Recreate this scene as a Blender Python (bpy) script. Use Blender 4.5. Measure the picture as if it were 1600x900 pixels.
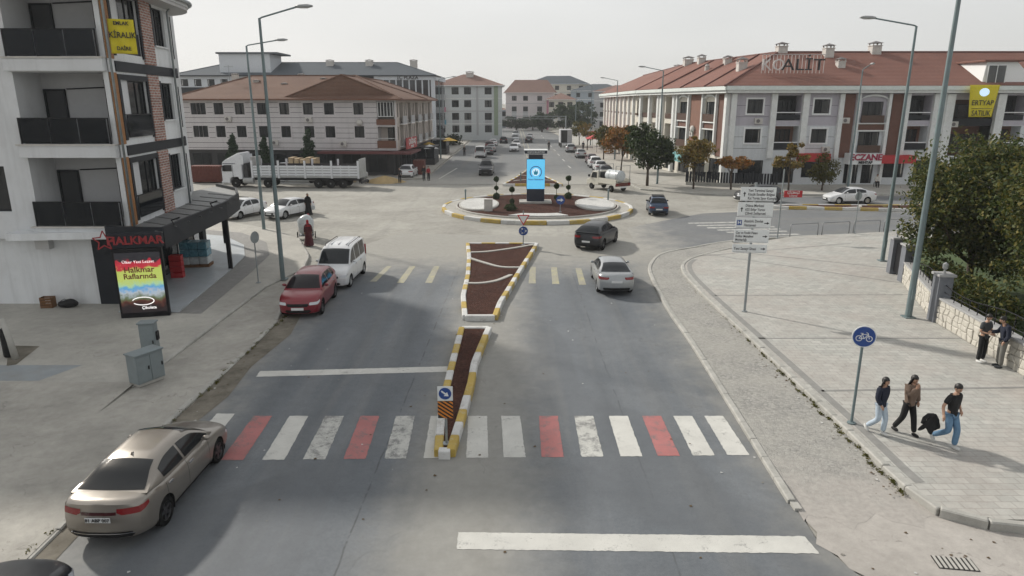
import bpy, bmesh, math, random
import numpy as np
from mathutils import Vector, Matrix

for _o in list(bpy.data.objects): bpy.data.objects.remove(_o)
SC = bpy.context.scene
COL = SC.collection
R = math.radians
rnd = random.Random(7)

# ---------------------------------------------------------------- camera
cam = bpy.data.cameras.new('camera'); cam_o = bpy.data.objects.new('camera', cam); COL.objects.link(cam_o)
cam.sensor_width = 36; cam.lens = 24.0; cam.clip_end = 5000; cam.clip_start = 0.2
cam_o.location = (0, 0, 9.0); cam_o.rotation_euler = (R(90 - 15.2), 0, 0)
SC.camera = cam_o
# ---------------------------------------------------------------- sky and sun
SUN_AZ = Vector((-0.76, 0.65)); SUN_EL = R(32)
W = bpy.data.worlds.new('World'); SC.world = W; W.use_nodes = True
nt = W.node_tree; nt.nodes.clear()
sky = nt.nodes.new('ShaderNodeTexSky'); sky.sky_type = 'NISHITA'; sky.sun_disc = False
sky.sun_elevation = SUN_EL; sky.sun_rotation = -math.atan2(0.76, 0.65)
sky.dust_density = 2.5; sky.air_density = 1.0; sky.ozone_density = 1.0; sky.altitude = 150
hs = nt.nodes.new('ShaderNodeHueSaturation'); hs.inputs['Saturation'].default_value = 0.40
gm = nt.nodes.new('ShaderNodeGamma'); gm.inputs['Gamma'].default_value = 0.19
bg = nt.nodes.new('ShaderNodeBackground'); bg.inputs['Strength'].default_value = 0.15
wo = nt.nodes.new('ShaderNodeOutputWorld')
# thin high overcast: the clear-sky contrast is levelled by the gamma node, faint cloud by the noise
tc = nt.nodes.new('ShaderNodeTexCoord'); mp = nt.nodes.new('ShaderNodeMapping'); mp.inputs['Scale'].default_value = (1, 1, 3.2)
nz = nt.nodes.new('ShaderNodeTexNoise'); nz.inputs['Scale'].default_value = 1.6; nz.inputs['Detail'].default_value = 4
mr = nt.nodes.new('ShaderNodeMapRange'); mr.inputs[1].default_value = .3; mr.inputs[2].default_value = .7; mr.inputs[3].default_value = .91; mr.inputs[4].default_value = 1.05
ml = nt.nodes.new('ShaderNodeVectorMath'); ml.operation = 'SCALE'
sc2 = nt.nodes.new('ShaderNodeVectorMath'); sc2.operation = 'MULTIPLY'; sc2.inputs[1].default_value = (3.28, 3.27, 3.215)
L = nt.links.new
L(sky.outputs[0], hs.inputs['Color']); L(hs.outputs[0], gm.inputs['Color']); L(gm.outputs[0], sc2.inputs[0]); L(sc2.outputs[0], ml.inputs[0])
L(tc.outputs['Generated'], mp.inputs[0]); L(mp.outputs[0], nz.inputs[0]); L(nz.outputs[0], mr.inputs[0]); L(mr.outputs[0], ml.inputs['Scale'])
L(ml.outputs[0], bg.inputs['Color']); L(bg.outputs[0], wo.inputs['Surface'])
sun = bpy.data.lights.new('sun', 'SUN'); sun.energy = 3.4; sun.angle = R(2.5); sun.color = (1.0, .945, .86)
sun_o = bpy.data.objects.new('sun', sun); COL.objects.link(sun_o)
_d = Vector((-SUN_AZ.x, -SUN_AZ.y, 0)).normalized() * math.cos(SUN_EL); _d.z = -math.sin(SUN_EL)
sun_o.rotation_euler = _d.to_track_quat('-Z', 'Y').to_euler(); sun_o.location = (-40, 40, 40)
vs = SC.view_settings; vs.view_transform = 'Standard'; vs.look = 'None'; vs.gamma = 1.0; vs.exposure = 0.2; vs.use_curve_mapping = False
SC.render.engine = 'CYCLES'; SC.cycles.use_denoising = True; SC.cycles.max_bounces = 4; SC.cycles.diffuse_bounces = 3; SC.cycles.glossy_bounces = 2; SC.cycles.transmission_bounces = 3; SC.cycles.volume_bounces = 0
SC.cycles.transparent_max_bounces = 8; SC.cycles.use_adaptive_sampling = True; SC.cycles.adaptive_threshold = .03; SC.cycles.caustics_reflective = False; SC.cycles.caustics_refractive = False
try: SC.cycles.denoiser = 'OPENIMAGEDENOISE'
except Exception: pass

# ---------------------------------------------------------------- geometry helpers
_H, _P, _F = 9.0, R(15.2), 1067.0
def G(px, py, z=0.0):
    """survey: a point of the 1600x900 photograph to plan coordinates at height z"""
    u = (px - 800) / _F; v = (py - 450) / _F
    s, c = math.sin(_P), math.cos(_P)
    t = (_H - z) / (s + v * c)
    return (u * t, (c - v * s) * t)

def tag(o, label=None, cat=None, group=None, kind=None):
    if label: o['label'] = label
    if cat: o['category'] = cat
    if group: o['group'] = group
    if kind: o['kind'] = kind
    return o
def thing(name, label, cat, loc=(0, 0, 0), rz=0, group=None):
    o = bpy.data.objects.new(name, None); COL.objects.link(o); o.empty_display_size = .2
    o.location = loc if len(loc) == 3 else (loc[0], loc[1], 0); o.rotation_euler = (0, 0, rz)
    return tag(o, label, cat, group)
def inst(name, me, parent=None, loc=(0, 0, 0), rot=(0, 0, 0), scale=None):
    o = bpy.data.objects.new(name, me); COL.objects.link(o)
    o.location = loc; o.rotation_euler = rot
    if scale: o.scale = scale
    if parent: o.parent = parent
    return o
def children(o): return [c for c in bpy.data.objects if c.parent == o]
def copy_tree(o, parent=None, kids=None):
    if kids is None:
        kids = {}
        for c in bpy.data.objects:
            if c.parent: kids.setdefault(c.parent.name, []).append(c)
    c = o.copy(); COL.objects.link(c); c.parent = parent
    for ch in kids.get(o.name, []): copy_tree(ch, c, kids)
    return c

class MB:
    def __init__(s): s.v = []; s.f = []; s.m = []
    def add(s, vs_, fs, mi=0):
        o = len(s.v); s.v += [tuple(p) for p in vs_]
        s.f += [tuple(i + o for i in f) for f in fs]; s.m += [mi] * len(fs); return s
    def box(s, x0, x1, y0, y1, z0, z1, mi=0):
        x0, x1 = min(x0, x1), max(x0, x1); y0, y1 = min(y0, y1), max(y0, y1); z0, z1 = min(z0, z1), max(z0, z1)
        return s.add([(x0, y0, z0), (x1, y0, z0), (x1, y1, z0), (x0, y1, z0), (x0, y0, z1), (x1, y0, z1), (x1, y1, z1), (x0, y1, z1)],
                     [(0, 3, 2, 1), (4, 5, 6, 7), (0, 1, 5, 4), (1, 2, 6, 5), (2, 3, 7, 6), (3, 0, 4, 7)], mi)
    def rbox(s, cx, cy, ang, lx, ly, z0, z1, mi=0):
        c, n = math.cos(ang), math.sin(ang); b = MB().box(-lx / 2, lx / 2, -ly / 2, ly / 2, z0, z1)
        return s.add([(cx + x * c - y * n, cy + x * n + y * c, z) for x, y, z in b.v], b.f, mi)
    def prism(s, poly, z0, z1, mi=0, bottom=True):
        a = sum(poly[i][0] * poly[(i + 1) % len(poly)][1] - poly[(i + 1) % len(poly)][0] * poly[i][1] for i in range(len(poly)))
        if a < 0: poly = poly[::-1]
        n = len(poly); z1f = z1 if callable(z1) else (lambda x, y: z1)
        vs_ = [(x, y, z0) for x, y in poly] + [(x, y, z1f(x, y)) for x, y in poly]
        fs = [tuple(range(n, 2 * n))] + [(i, (i + 1) % n, n + (i + 1) % n, n + i) for i in range(n)]
        if bottom: fs.append(tuple(range(n - 1, -1, -1)))
        return s.add(vs_, fs, mi)
    def sheet(s, poly, z, mi=0):
        a = sum(poly[i][0] * poly[(i + 1) % len(poly)][1] - poly[(i + 1) % len(poly)][0] * poly[i][1] for i in range(len(poly)))
        if a < 0: poly = poly[::-1]
        return s.add([(x, y, z) for x, y in poly], [tuple(range(len(poly)))], mi)
    def quad(s, a, b, c, d, mi=0): return s.add([a, b, c, d], [(0, 1, 2, 3)], mi)
    def tube(s, pts, r, n=8, mi=0, cap=True):
        pts = [Vector(p) for p in pts]; rs = r if isinstance(r, (list, tuple)) else [r] * len(pts)
        vs_, fs = [], []
        t0 = (pts[1] - pts[0]).normalized(); ref = Vector((0, 0, 1)) if abs(t0.z) < .9 else Vector((1, 0, 0))
        nrm = t0.cross(ref).normalized()
        for i, p in enumerate(pts):
            t = (pts[min(i + 1, len(pts) - 1)] - pts[max(i - 1, 0)]).normalized()
            nrm = (nrm - t * nrm.dot(t)).normalized(); b = t.cross(nrm)
            for k in range(n):
                a = 2 * math.pi * k / n
                vs_.append(p + (nrm * math.cos(a) + b * math.sin(a)) * rs[i])
        for i in range(len(pts) - 1):
            for k in range(n):
                fs.append((i * n + k, i * n + (k + 1) % n, (i + 1) * n + (k + 1) % n, (i + 1) * n + k))
        if cap: fs.append(tuple(range(n - 1, -1, -1))); fs.append(tuple(range((len(pts) - 1) * n, len(pts) * n)))
        return s.add(vs_, fs, mi)
    def lathe(s, prof, n=16, c=(0, 0, 0), axis='z', mi=0):
        vs_, fs = [], []
        for r, h in prof:
            for k in range(n):
                a = 2 * math.pi * k / n; x, y, z = r * math.cos(a), r * math.sin(a), h
                if axis == 'y': x, y, z = x, h, y
                elif axis == 'x': x, y, z = h, x, y
                vs_.append((c[0] + x, c[1] + y, c[2] + z))
        for i in range(len(prof) - 1):
            for k in range(n):
                fs.append((i * n + k, i * n + (k + 1) % n, (i + 1) * n + (k + 1) % n, (i + 1) * n + k))
        if prof[0][0] > 1e-4: fs.append(tuple(range(n - 1, -1, -1)))
        if prof[-1][0] > 1e-4: fs.append(tuple(range((len(prof) - 1) * n, len(prof) * n)))
        return s.add(vs_, fs, mi)
    def ball(s, c, r, n=10, m=7, mi=0):
        r = r if isinstance(r, (tuple, list)) else (r, r, r)
        b = MB().lathe([(max(math.sin(math.pi * i / m), 1e-5), -math.cos(math.pi * i / m)) for i in range(m + 1)], n)
        return s.add([(c[0] + x * r[0], c[1] + y * r[1], c[2] + z * r[2]) for x, y, z in b.v], b.f, mi)
    def mesh(s, name, mats, smooth=False, recalc=True):
        me = bpy.data.meshes.new(name); me.from_pydata(s.v, [], s.f)
        for m in (mats if isinstance(mats, (list, tuple)) else [mats]): me.materials.append(m)
        me.polygons.foreach_set('material_index', s.m)
        if recalc:
            bm = bmesh.new(); bm.from_mesh(me); bmesh.ops.remove_doubles(bm, verts=bm.verts, dist=1e-5)
            bmesh.ops.recalc_face_normals(bm, faces=bm.faces); bm.to_mesh(me); bm.free()
        if smooth:
            me.polygons.foreach_set('use_smooth', [True] * len(me.polygons))
            if smooth is not True: me.set_sharp_from_angle(angle=R(smooth))
        me.update(); return me
    def build(s, name, mats, parent=None, smooth=False, bevel=0, loc=(0, 0, 0), rz=0, recalc=True):
        o = inst(name, s.mesh(name, mats, smooth, recalc), parent, loc, (0, 0, rz))
        if bevel:
            b = o.modifiers.new('bevel', 'BEVEL'); b.width = bevel; b.segments = 2; b.limit_method = 'ANGLE'
        return o

_TMP = bpy.data.scenes.new('workbench')                          # small side scene, so that evaluating one mesh stays cheap
def evaluated_mesh(o):
    _TMP.collection.objects.link(o); vl = _TMP.view_layers[0]; vl.update()
    me = bpy.data.meshes.new_from_object(o.evaluated_get(vl.depsgraph)); bpy.data.objects.remove(o); return me
def text_mesh(txt, size, mat, depth=.006, align='CENTER', bold=0.0, sx=1.0, spacing=1.0):
    cu = bpy.data.curves.new('lettering', 'FONT'); cu.body = txt; cu.size = size; cu.extrude = depth; cu.offset = bold
    cu.align_x = align; cu.align_y = 'CENTER'; cu.resolution_u = 2; cu.space_character = spacing
    me = evaluated_mesh(bpy.data.objects.new('lettering', cu))
    if sx != 1.0:
        for v in me.vertices: v.co.x *= sx
    me.materials.clear(); me.materials.append(mat); me.name = 'lettering'
    return me

# ---------------------------------------------------------------- materials
MATS = {}
def mat(name, col, rough=.7, metal=0., var=.0, scale=4., bump=0., bscale=30., spec=.5, dirt=None, dscale=1.2, damt=.5, emit=None, estr=1., coat=0., coord='Object', streak=0.):
    if name in MATS: return MATS[name]
    m = bpy.data.materials.new(name); m.use_nodes = True; MATS[name] = m
    n = m.node_tree.nodes; l = m.node_tree.links.new; b = n['Principled BSDF']
    b.inputs['Roughness'].default_value = rough; b.inputs['Metallic'].default_value = metal
    b.inputs['Specular IOR Level'].default_value = spec; b.inputs['Coat Weight'].default_value = coat; b.inputs['Coat Roughness'].default_value = .06
    c4 = (*col, 1); b.inputs['Base Color'].default_value = c4; m.diffuse_color = c4
    co = None
    def crd():
        nonlocal co
        if co is None:
            if coord == 'World': g = n.new('ShaderNodeNewGeometry'); co = g.outputs['Position']
            else: g = n.new('ShaderNodeTexCoord'); co = g.outputs['Object']
        return co
    out = None
    if var:
        t = n.new('ShaderNodeTexNoise'); t.inputs['Scale'].default_value = scale; t.inputs['Detail'].default_value = 5; t.inputs['Roughness'].default_value = .62
        l(crd(), t.inputs['Vector'])
        r = n.new('ShaderNodeMapRange'); r.inputs[1].default_value = .28; r.inputs[2].default_value = .72; r.inputs[3].default_value = 1 - var; r.inputs[4].default_value = 1 + var
        l(t.outputs[0], r.inputs[0]); v = n.new('ShaderNodeVectorMath'); v.operation = 'SCALE'; v.inputs[0].default_value = col
        l(r.outputs[0], v.inputs['Scale']); out = v.outputs[0]
    if streak:
        g_ = n.new('ShaderNodeNewGeometry'); q = n.new('ShaderNodeVectorMath'); q.operation = 'MULTIPLY'; q.inputs[1].default_value = (2.2, 2.2, .16); l(g_.outputs['Position'], q.inputs[0])
        t = n.new('ShaderNodeTexNoise'); t.inputs['Scale'].default_value = 1.0; t.inputs['Detail'].default_value = 6; t.inputs['Roughness'].default_value = .7; l(q.outputs[0], t.inputs['Vector'])
        r = n.new('ShaderNodeMapRange'); r.inputs[1].default_value = .5; r.inputs[2].default_value = .72; r.inputs[3].default_value = 1; r.inputs[4].default_value = 1 - streak; l(t.outputs[0], r.inputs[0])
        v = n.new('ShaderNodeVectorMath'); v.operation = 'SCALE'; l(r.outputs[0], v.inputs['Scale'])
        if out: l(out, v.inputs[0])
        else: v.inputs[0].default_value = col
        out = v.outputs[0]
    if dirt:
        t = n.new('ShaderNodeTexNoise'); t.inputs['Scale'].default_value = dscale; t.inputs['Detail'].default_value = 7; t.inputs['Roughness'].default_value = .7
        l(crd(), t.inputs['Vector'])
        r = n.new('ShaderNodeMapRange'); r.inputs[1].default_value = .45; r.inputs[2].default_value = .75; r.inputs[3].default_value = 0; r.inputs[4].default_value = damt
        l(t.outputs[0], r.inputs[0]); x = n.new('ShaderNodeMix'); x.data_type = 'RGBA'
        l(r.outputs[0], x.inputs[0])
        if out: l(out, x.inputs[6])
        else: x.inputs[6].default_value = c4
        x.inputs[7].default_value = (*dirt, 1); out = x.outputs[2]
    if out: l(out, b.inputs['Base Color'])
    if bump:
        t = n.new('ShaderNodeTexNoise'); t.inputs['Scale'].default_value = bscale; t.inputs['Detail'].default_value = 4
        l(crd(), t.inputs['Vector']); bp = n.new('ShaderNodeBump'); bp.inputs['Strength'].default_value = bump; bp.inputs['Distance'].default_value = .02
        l(t.outputs[0], bp.inputs['Height']); l(bp.outputs[0], b.inputs['Normal'])
    if emit:
        b.inputs['Emission Color'].default_value = (*emit, 1); b.inputs['Emission Strength'].default_value = estr
    return m

class NT:
    """small node-graph writer for the special surfaces"""
    def __init__(s, name, rough=.8, spec=.4):
        s.m = bpy.data.materials.new(name); s.m.use_nodes = True; MATS[name] = s.m
        s.n = s.m.node_tree.nodes; s.l = s.m.node_tree.links.new; s.b = s.n['Principled BSDF']
        s.b.inputs['Roughness'].default_value = rough; s.b.inputs['Specular IOR Level'].default_value = spec
        s.pos = s.n.new('ShaderNodeNewGeometry').outputs['Position']
        sp = s.n.new('ShaderNodeSeparateXYZ'); s.l(s.pos, sp.inputs[0]); s.x, s.y, s.z = sp.outputs
        s.obj = s.n.new('ShaderNodeTexCoord').outputs['Object']
    def put(s, sock, v):
        if hasattr(v, 'links') or hasattr(v, 'is_linked'): s.l(v, sock)
        else: sock.default_value = v
    def noise(s, sc, det=5, rough=.6, vec=None, scl=None):
        t = s.n.new('ShaderNodeTexNoise'); t.inputs['Scale'].default_value = sc; t.inputs['Detail'].default_value = det; t.inputs['Roughness'].default_value = rough
        v = vec or s.pos
        if scl:
            q = s.n.new('ShaderNodeVectorMath'); q.operation = 'MULTIPLY'; q.inputs[1].default_value = scl; s.l(v, q.inputs[0]); v = q.outputs[0]
        s.l(v, t.inputs['Vector']); return t.outputs[0]
    def voro(s, sc, feature='F1', out='Distance', vec=None, scl=None, rand=1.0):
        t = s.n.new('ShaderNodeTexVoronoi'); t.feature = feature; t.inputs['Scale'].default_value = sc; t.inputs['Randomness'].default_value = rand
        v = vec or s.pos
        if scl:
            q = s.n.new('ShaderNodeVectorMath'); q.operation = 'MULTIPLY'; q.inputs[1].default_value = scl; s.l(v, q.inputs[0]); v = q.outputs[0]
        s.l(v, t.inputs['Vector']); return t.outputs[out]
    def warp(s, sc, amt):
        t = s.n.new('ShaderNodeTexNoise'); t.inputs['Scale'].default_value = sc; t.inputs['Detail'].default_value = 4; s.l(s.pos, t.inputs['Vector'])
        q = s.n.new('ShaderNodeVectorMath'); q.operation = 'SCALE'; q.inputs['Scale'].default_value = amt; s.l(t.outputs['Color'], q.inputs[0])
        w = s.n.new('ShaderNodeVectorMath'); w.operation = 'ADD'; s.l(s.pos, w.inputs[0]); s.l(q.outputs[0], w.inputs[1]); return w.outputs[0]
    def math(s, op, a, b=0.0, clamp=False):
        t = s.n.new('ShaderNodeMath'); t.operation = op; t.use_clamp = clamp; s.put(t.inputs[0], a); s.put(t.inputs[1], b); return t.outputs[0]
    def rng(s, v, a, b, c=0., d=1., smooth=False):
        t = s.n.new('ShaderNodeMapRange'); s.put(t.inputs[0], v); t.inputs[1].default_value = a; t.inputs[2].default_value = b; t.inputs[3].default_value = c; t.inputs[4].default_value = d
        if smooth: t.interpolation_type = 'SMOOTHSTEP'
        return t.outputs[0]
    def mix(s, f, a, b, mode='MIX'):
        t = s.n.new('ShaderNodeMix'); t.data_type = 'RGBA'; t.blend_type = mode; s.put(t.inputs[0], f)
        for i, v in ((6, a), (7, b)):
            if isinstance(v, tuple): t.inputs[i].default_value = (*v[:3], 1)
            else: s.l(v, t.inputs[i])
        return t.outputs[2]
    def scale(s, col, f):
        t = s.n.new('ShaderNodeVectorMath'); t.operation = 'SCALE'
        if isinstance(col, tuple): t.inputs[0].default_value = col[:3]
        else: s.l(col, t.inputs[0])
        s.put(t.inputs['Scale'], f); return t.outputs[0]
    def brick(s, vec, sc, w, h, mortar, c1, c2, cm, offset=.5):
        t = s.n.new('ShaderNodeTexBrick'); s.l(vec, t.inputs['Vector']); t.inputs['Scale'].default_value = sc
        t.inputs['Brick Width'].default_value = w; t.inputs['Row Height'].default_value = h; t.inputs['Mortar Size'].default_value = mortar; t.offset = offset
        t.inputs['Color1'].default_value = (*c1, 1); t.inputs['Color2'].default_value = (*c2, 1); t.inputs['Mortar'].default_value = (*cm, 1)
        return t.outputs['Color'], t.outputs['Fac']
    def bump(s, h, strength=.4, dist=.02):
        b = s.n.new('ShaderNodeBump'); b.inputs['Strength'].default_value = strength; b.inputs['Distance'].default_value = dist
        s.l(h, b.inputs['Height']); s.l(b.outputs[0], s.b.inputs['Normal'])
    def done(s, col, rough=None):
        s.put(s.b.inputs['Base Color'], col) if not isinstance(col, tuple) else None
        if isinstance(col, tuple): s.b.inputs['Base Color'].default_value = (*col[:3], 1)
        if rough is not None: s.put(s.b.inputs['Roughness'], rough)
        return s.m

def m_ground():
    a = NT('dusty_ground', .9, .25)
    n1 = a.noise(.16, 6, .65); n2 = a.noise(2.2, 5, .7); n3 = a.noise(40, 2)
    c = a.mix(a.rng(n1, .35, .65), (.26, .25, .225), (.37, .36, .325))
    tracks = a.noise(1.0, 4, .6, scl=(.9, .09, 1)); tracks2 = a.noise(1.0, 4, .6, scl=(.07, .8, 1))
    c = a.mix(a.rng(tracks, .55, .75, 0, .4), c, (.20, .197, .185)); c = a.mix(a.rng(tracks2, .57, .75, 0, .35), c, (.21, .205, .19))
    c = a.scale(c, a.rng(n2, .3, .7, .84, 1.14)); c = a.scale(c, a.rng(n3, .3, .7, .92, 1.08))
    a.bump(n3, .25, .01); return a.done(c)
def m_asphalt():
    a = NT('asphalt', .78, .35)
    n1 = a.noise(.22, 6, .62); lane = a.noise(1.0, 4, .6, scl=(.75, .035, 1)); fine = a.noise(70, 3, .8); n2 = a.noise(2.6, 6, .75)
    c = a.mix(a.rng(n1, .35, .68), (.112, .125, .139), (.152, .164, .176))
    c = a.mix(a.rng(lane, .5, .72, 0, .6), c, (.20, .203, .198))
    c = a.scale(c, a.rng(n2, .25, .75, .86, 1.12)); c = a.scale(c, a.rng(fine, .25, .75, .74, 1.26)); c = a.scale(c, a.rng(a.noise(13, 5, .85), .3, .7, .86, 1.14)); wt = a.math('ABSOLUTE', a.math('SINE', a.math('MULTIPLY', a.math('ADD', a.x, .55), math.pi / 1.75))); c = a.scale(c, a.math('ADD', 1.0, a.math('MULTIPLY', a.math('SUBTRACT', wt, .6), a.rng(a.noise(.15, 3), .35, .65, .0, .3))))
    st = a.voro(.55, 'F1', 'Distance'); c = a.mix(a.math('MULTIPLY', a.rng(st, .0, .16, .42, 0), a.rng(a.noise(5, 4), .45, .6)), c, (.06, .06, .062))
    sm = a.math('ABSOLUTE', a.math('ADD', a.math('SUBTRACT', a.x, a.math('MULTIPLY', a.y, .02)), a.math('ADD', 3.75, a.math('MULTIPLY', a.math('SUBTRACT', a.noise(.7, 4), .5), .12)))); c = a.mix(a.math('MULTIPLY', a.rng(sm, .012, .03, .6, 0), a.rng(a.noise(1.7, 3), .42, .5)), c, (.05, .05, .05))
    sm = a.math('ABSOLUTE', a.math('ADD', a.math('SUBTRACT', a.x, 3.3), a.math('MULTIPLY', a.math('SUBTRACT', a.noise(.5, 4), .5), .2))); c = a.mix(a.math('MULTIPLY', a.rng(sm, .01, .03, .45, 0), a.rng(a.noise(1.1, 3), .45, .55)), c, (.06, .06, .06))
    pt = a.rng(a.noise(.09, 1, .3, scl=(1.6, .7, 1)), .55, .56, 0, .35); c = a.mix(pt, c, (.105, .112, .12))
    # dust: at the gutters, by the traffic islands and over the mouth of the junction
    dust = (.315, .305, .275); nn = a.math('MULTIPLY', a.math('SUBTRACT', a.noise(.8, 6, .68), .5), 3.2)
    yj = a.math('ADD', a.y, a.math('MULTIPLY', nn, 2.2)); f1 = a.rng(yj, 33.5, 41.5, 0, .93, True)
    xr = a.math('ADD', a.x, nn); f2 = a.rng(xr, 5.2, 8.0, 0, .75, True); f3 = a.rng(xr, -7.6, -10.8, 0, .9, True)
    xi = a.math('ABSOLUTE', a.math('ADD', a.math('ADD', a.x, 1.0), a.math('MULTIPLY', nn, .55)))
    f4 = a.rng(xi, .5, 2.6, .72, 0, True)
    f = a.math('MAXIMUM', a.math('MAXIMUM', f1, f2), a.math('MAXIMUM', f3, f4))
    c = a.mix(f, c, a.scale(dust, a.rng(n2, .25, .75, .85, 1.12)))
    # cracks
    cr = a.voro(.12, 'DISTANCE_TO_EDGE', vec=a.warp(.5, 3.5)); w = a.noise(.9, 4); cr2 = a.math('ADD', cr, a.math('MULTIPLY', a.math('SUBTRACT', w, .5), .05))
    cf = a.math('MULTIPLY', a.rng(a.math('ABSOLUTE', cr2), .0, .004, .45, 0), a.rng(n1, .5, .62)); c = a.mix(cf, c, (.07, .07, .07))
    a.bump(fine, .35, .008); return a.done(c, a.rng(n1, .3, .7, .68, .85))
def m_asphalt2():
    a = NT('asphalt_far', .8, .35)
    n1 = a.noise(.12, 6, .62); lane = a.noise(1.0, 4, .6, scl=(.6, .02, 1)); n2 = a.noise(1.6, 5, .7)
    c = a.mix(a.rng(n1, .35, .68), (.14, .147, .152), (.185, .19, .19)); c = a.mix(a.rng(lane, .5, .75, 0, .6), c, (.21, .2, .18))
    nn = a.math('MULTIPLY', a.math('SUBTRACT', a.noise(.35, 6, .68), .5), 14.0)
    f1 = a.rng(a.math('ADD', a.y, nn), 96, 80, 0, .95, True)
    c = a.mix(f1, c, (.33, .32, .29)); c = a.scale(c, a.rng(n2, .25, .75, .88, 1.1)); return a.done(c)
def m_asphalt3():
    a = NT('asphalt_side', .8, .35)
    n1 = a.noise(.2, 6, .62); lane = a.noise(1.0, 4, .6, scl=(.03, .6, 1)); n2 = a.noise(2.2, 5, .7)
    c = a.mix(a.rng(n1, .35, .68), (.14, .148, .156), (.185, .19, .192)); c = a.mix(a.rng(lane, .5, .75, 0, .6), c, (.2, .19, .17))
    nn = a.math('MULTIPLY', a.math('SUBTRACT', a.noise(.5, 6, .68), .5), 9.0)
    f1 = a.rng(a.math('ADD', a.x, nn), 12.5, 7.5, 0, .95, True)
    c = a.mix(f1, c, (.33, .32, .29)); c = a.scale(c, a.rng(n2, .25, .75, .88, 1.1)); return a.done(c)
def m_pavers(name, c1, c2, cm, w, h, mort, dirt):
    a = NT(name, .82, .3)
    c, f = a.brick(a.pos, 1.0, w, h, mort, c1, c2, cm); n1 = a.noise(.35, 6, .66); n2 = a.noise(3, 5, .7); n3 = a.noise(60, 2)
    c = a.mix(a.rng(n1, .42, .7, 0, .75), c, dirt); st = a.voro(.8, 'F1', 'Distance'); c = a.mix(a.math('MULTIPLY', a.rng(st, .05, .3, .35, 0), a.rng(a.noise(3, 4), .4, .62)), c, (.2, .195, .18)); c = a.scale(c, a.rng(n2, .25, .75, .84, 1.13)); c = a.scale(c, a.rng(n3, .3, .7, .93, 1.07))
    a.bump(a.math('SUBTRACT', 1.0, f), .35, .012); return a.done(c)
def m_concrete(name, c1, c2, crack=.35, sc=.3):
    a = NT(name, .88, .25); n1 = a.noise(sc, 7, .66); n2 = a.noise(3.1, 6, .72); n3 = a.noise(55, 2)
    c = a.mix(a.rng(n1, .34, .66), c1, c2); c = a.scale(c, a.rng(n2, .25, .75, .84, 1.13)); c = a.scale(c, a.rng(n3, .3, .7, .92, 1.08))
    if crack:
        cr = a.voro(.28, 'DISTANCE_TO_EDGE', vec=a.warp(.8, 2.6)); w = a.noise(5, 4)
        cf = a.rng(a.math('ABSOLUTE', a.math('ADD', cr, a.math('MULTIPLY', a.math('SUBTRACT', w, .5), .05))), 0, .005, crack, 0); cf = a.math('MULTIPLY', cf, a.rng(a.noise(.4, 3), .42, .55)); c = a.mix(cf, c, (.11, .105, .095))
    a.bump(n3, .3, .01); return a.done(c)
def m_setts():
    a = NT('worn_setts', .9, .25)
    d = a.voro(12, 'DISTANCE_TO_EDGE', vec=a.warp(5, .12)); col = a.voro(12, 'F1', 'Color', vec=a.warp(5, .12)); n1 = a.noise(.6, 6, .66); n2 = a.noise(9, 4)
    sp = a.n.new('ShaderNodeSeparateXYZ'); a.l(col, sp.inputs[0])
    c = a.mix(sp.outputs[0], (.25, .247, .235), (.38, .372, .345)); c = a.mix(a.rng(d, 0, .06, .6, 0), c, (.19, .182, .165))
    c = a.mix(a.rng(n1, .36, .6, 0, .85), c, (.36, .35, .322)); c = a.scale(c, a.rng(n2, .3, .7, .85, 1.12)); dr = a.rng(a.math('ADD', a.y, a.math('MULTIPLY', a.math('SUBTRACT', a.noise(.9, 6, .7), .5), 5.0)), 16.4, 13.9, 0, 1, True); c = a.mix(dr, c, a.scale((.375, .352, .325), a.rng(n2, .3, .7, .88, 1.1)))
    a.bump(a.math('MULTIPLY', a.rng(d, 0, .1), a.math('SUBTRACT', 1.0, dr)), .5, .02); return a.done(c)
def m_mulch():
    a = NT('bark_mulch', .95, .15); d = a.voro(22, 'F1', 'Distance', scl=(1, 1.6, 1)); col = a.voro(22, 'F1', 'Color', scl=(1, 1.6, 1)); n = a.noise(1.1, 5)
    sp = a.n.new('ShaderNodeSeparateXYZ'); a.l(col, sp.inputs[0])
    c = a.mix(sp.outputs[0], (.035, .016, .012), (.115, .052, .038)); c = a.scale(c, a.rng(n, .3, .7, .8, 1.15)); a.bump(d, 1.0, .05); return a.done(c)
def m_pebble():
    a = NT('white_pebbles', .8, .3); d = a.voro(16, 'DISTANCE_TO_EDGE'); col = a.voro(16, 'F1', 'Color'); n = a.noise(.9, 5)
    sp = a.n.new('ShaderNodeSeparateXYZ'); a.l(col, sp.inputs[0])
    c = a.mix(sp.outputs[0], (.5, .5, .48), (.68, .68, .66)); c = a.mix(a.rng(d, 0, .08, .7, 0), c, (.25, .24, .22)); c = a.scale(c, a.rng(n, .3, .7, .88, 1.08)); a.bump(d, .8, .03); return a.done(c)
def m_paint(name, col, wear=.5, under=(.15, .15, .15)):
    a = NT(name, .75, .3); n = a.noise(2.3, 8, .78); f = a.noise(30, 4, .7); t = a.math('ADD', a.math('MULTIPLY', n, .7), a.math('MULTIPLY', f, .3))
    c = a.scale(col, a.rng(a.noise(1.2, 5), .3, .7, .86, 1.06)); c = a.mix(a.rng(t, .63 - .16 * wear, .70 - .13 * wear, 0, .85), c, under); return a.done(c)
def m_rooftile(name, c1, c2, cm, ang=None):
    a = NT(name, .85, .3)
    n1 = a.noise(.25, 6, .65); n2 = a.noise(6, 4, .7)
    z = a.math('SINE', a.math('MULTIPLY', a.z, 2 * math.pi / .16)); c = a.mix(a.rng(n1, .3, .7), c1, c2); c = a.scale(c, a.rng(n2, .25, .75, .78, 1.2))
    c = a.mix(a.rng(z, .55, 1, 0, .55), c, cm); a.bump(z, .5, .03); return a.done(c)
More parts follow.
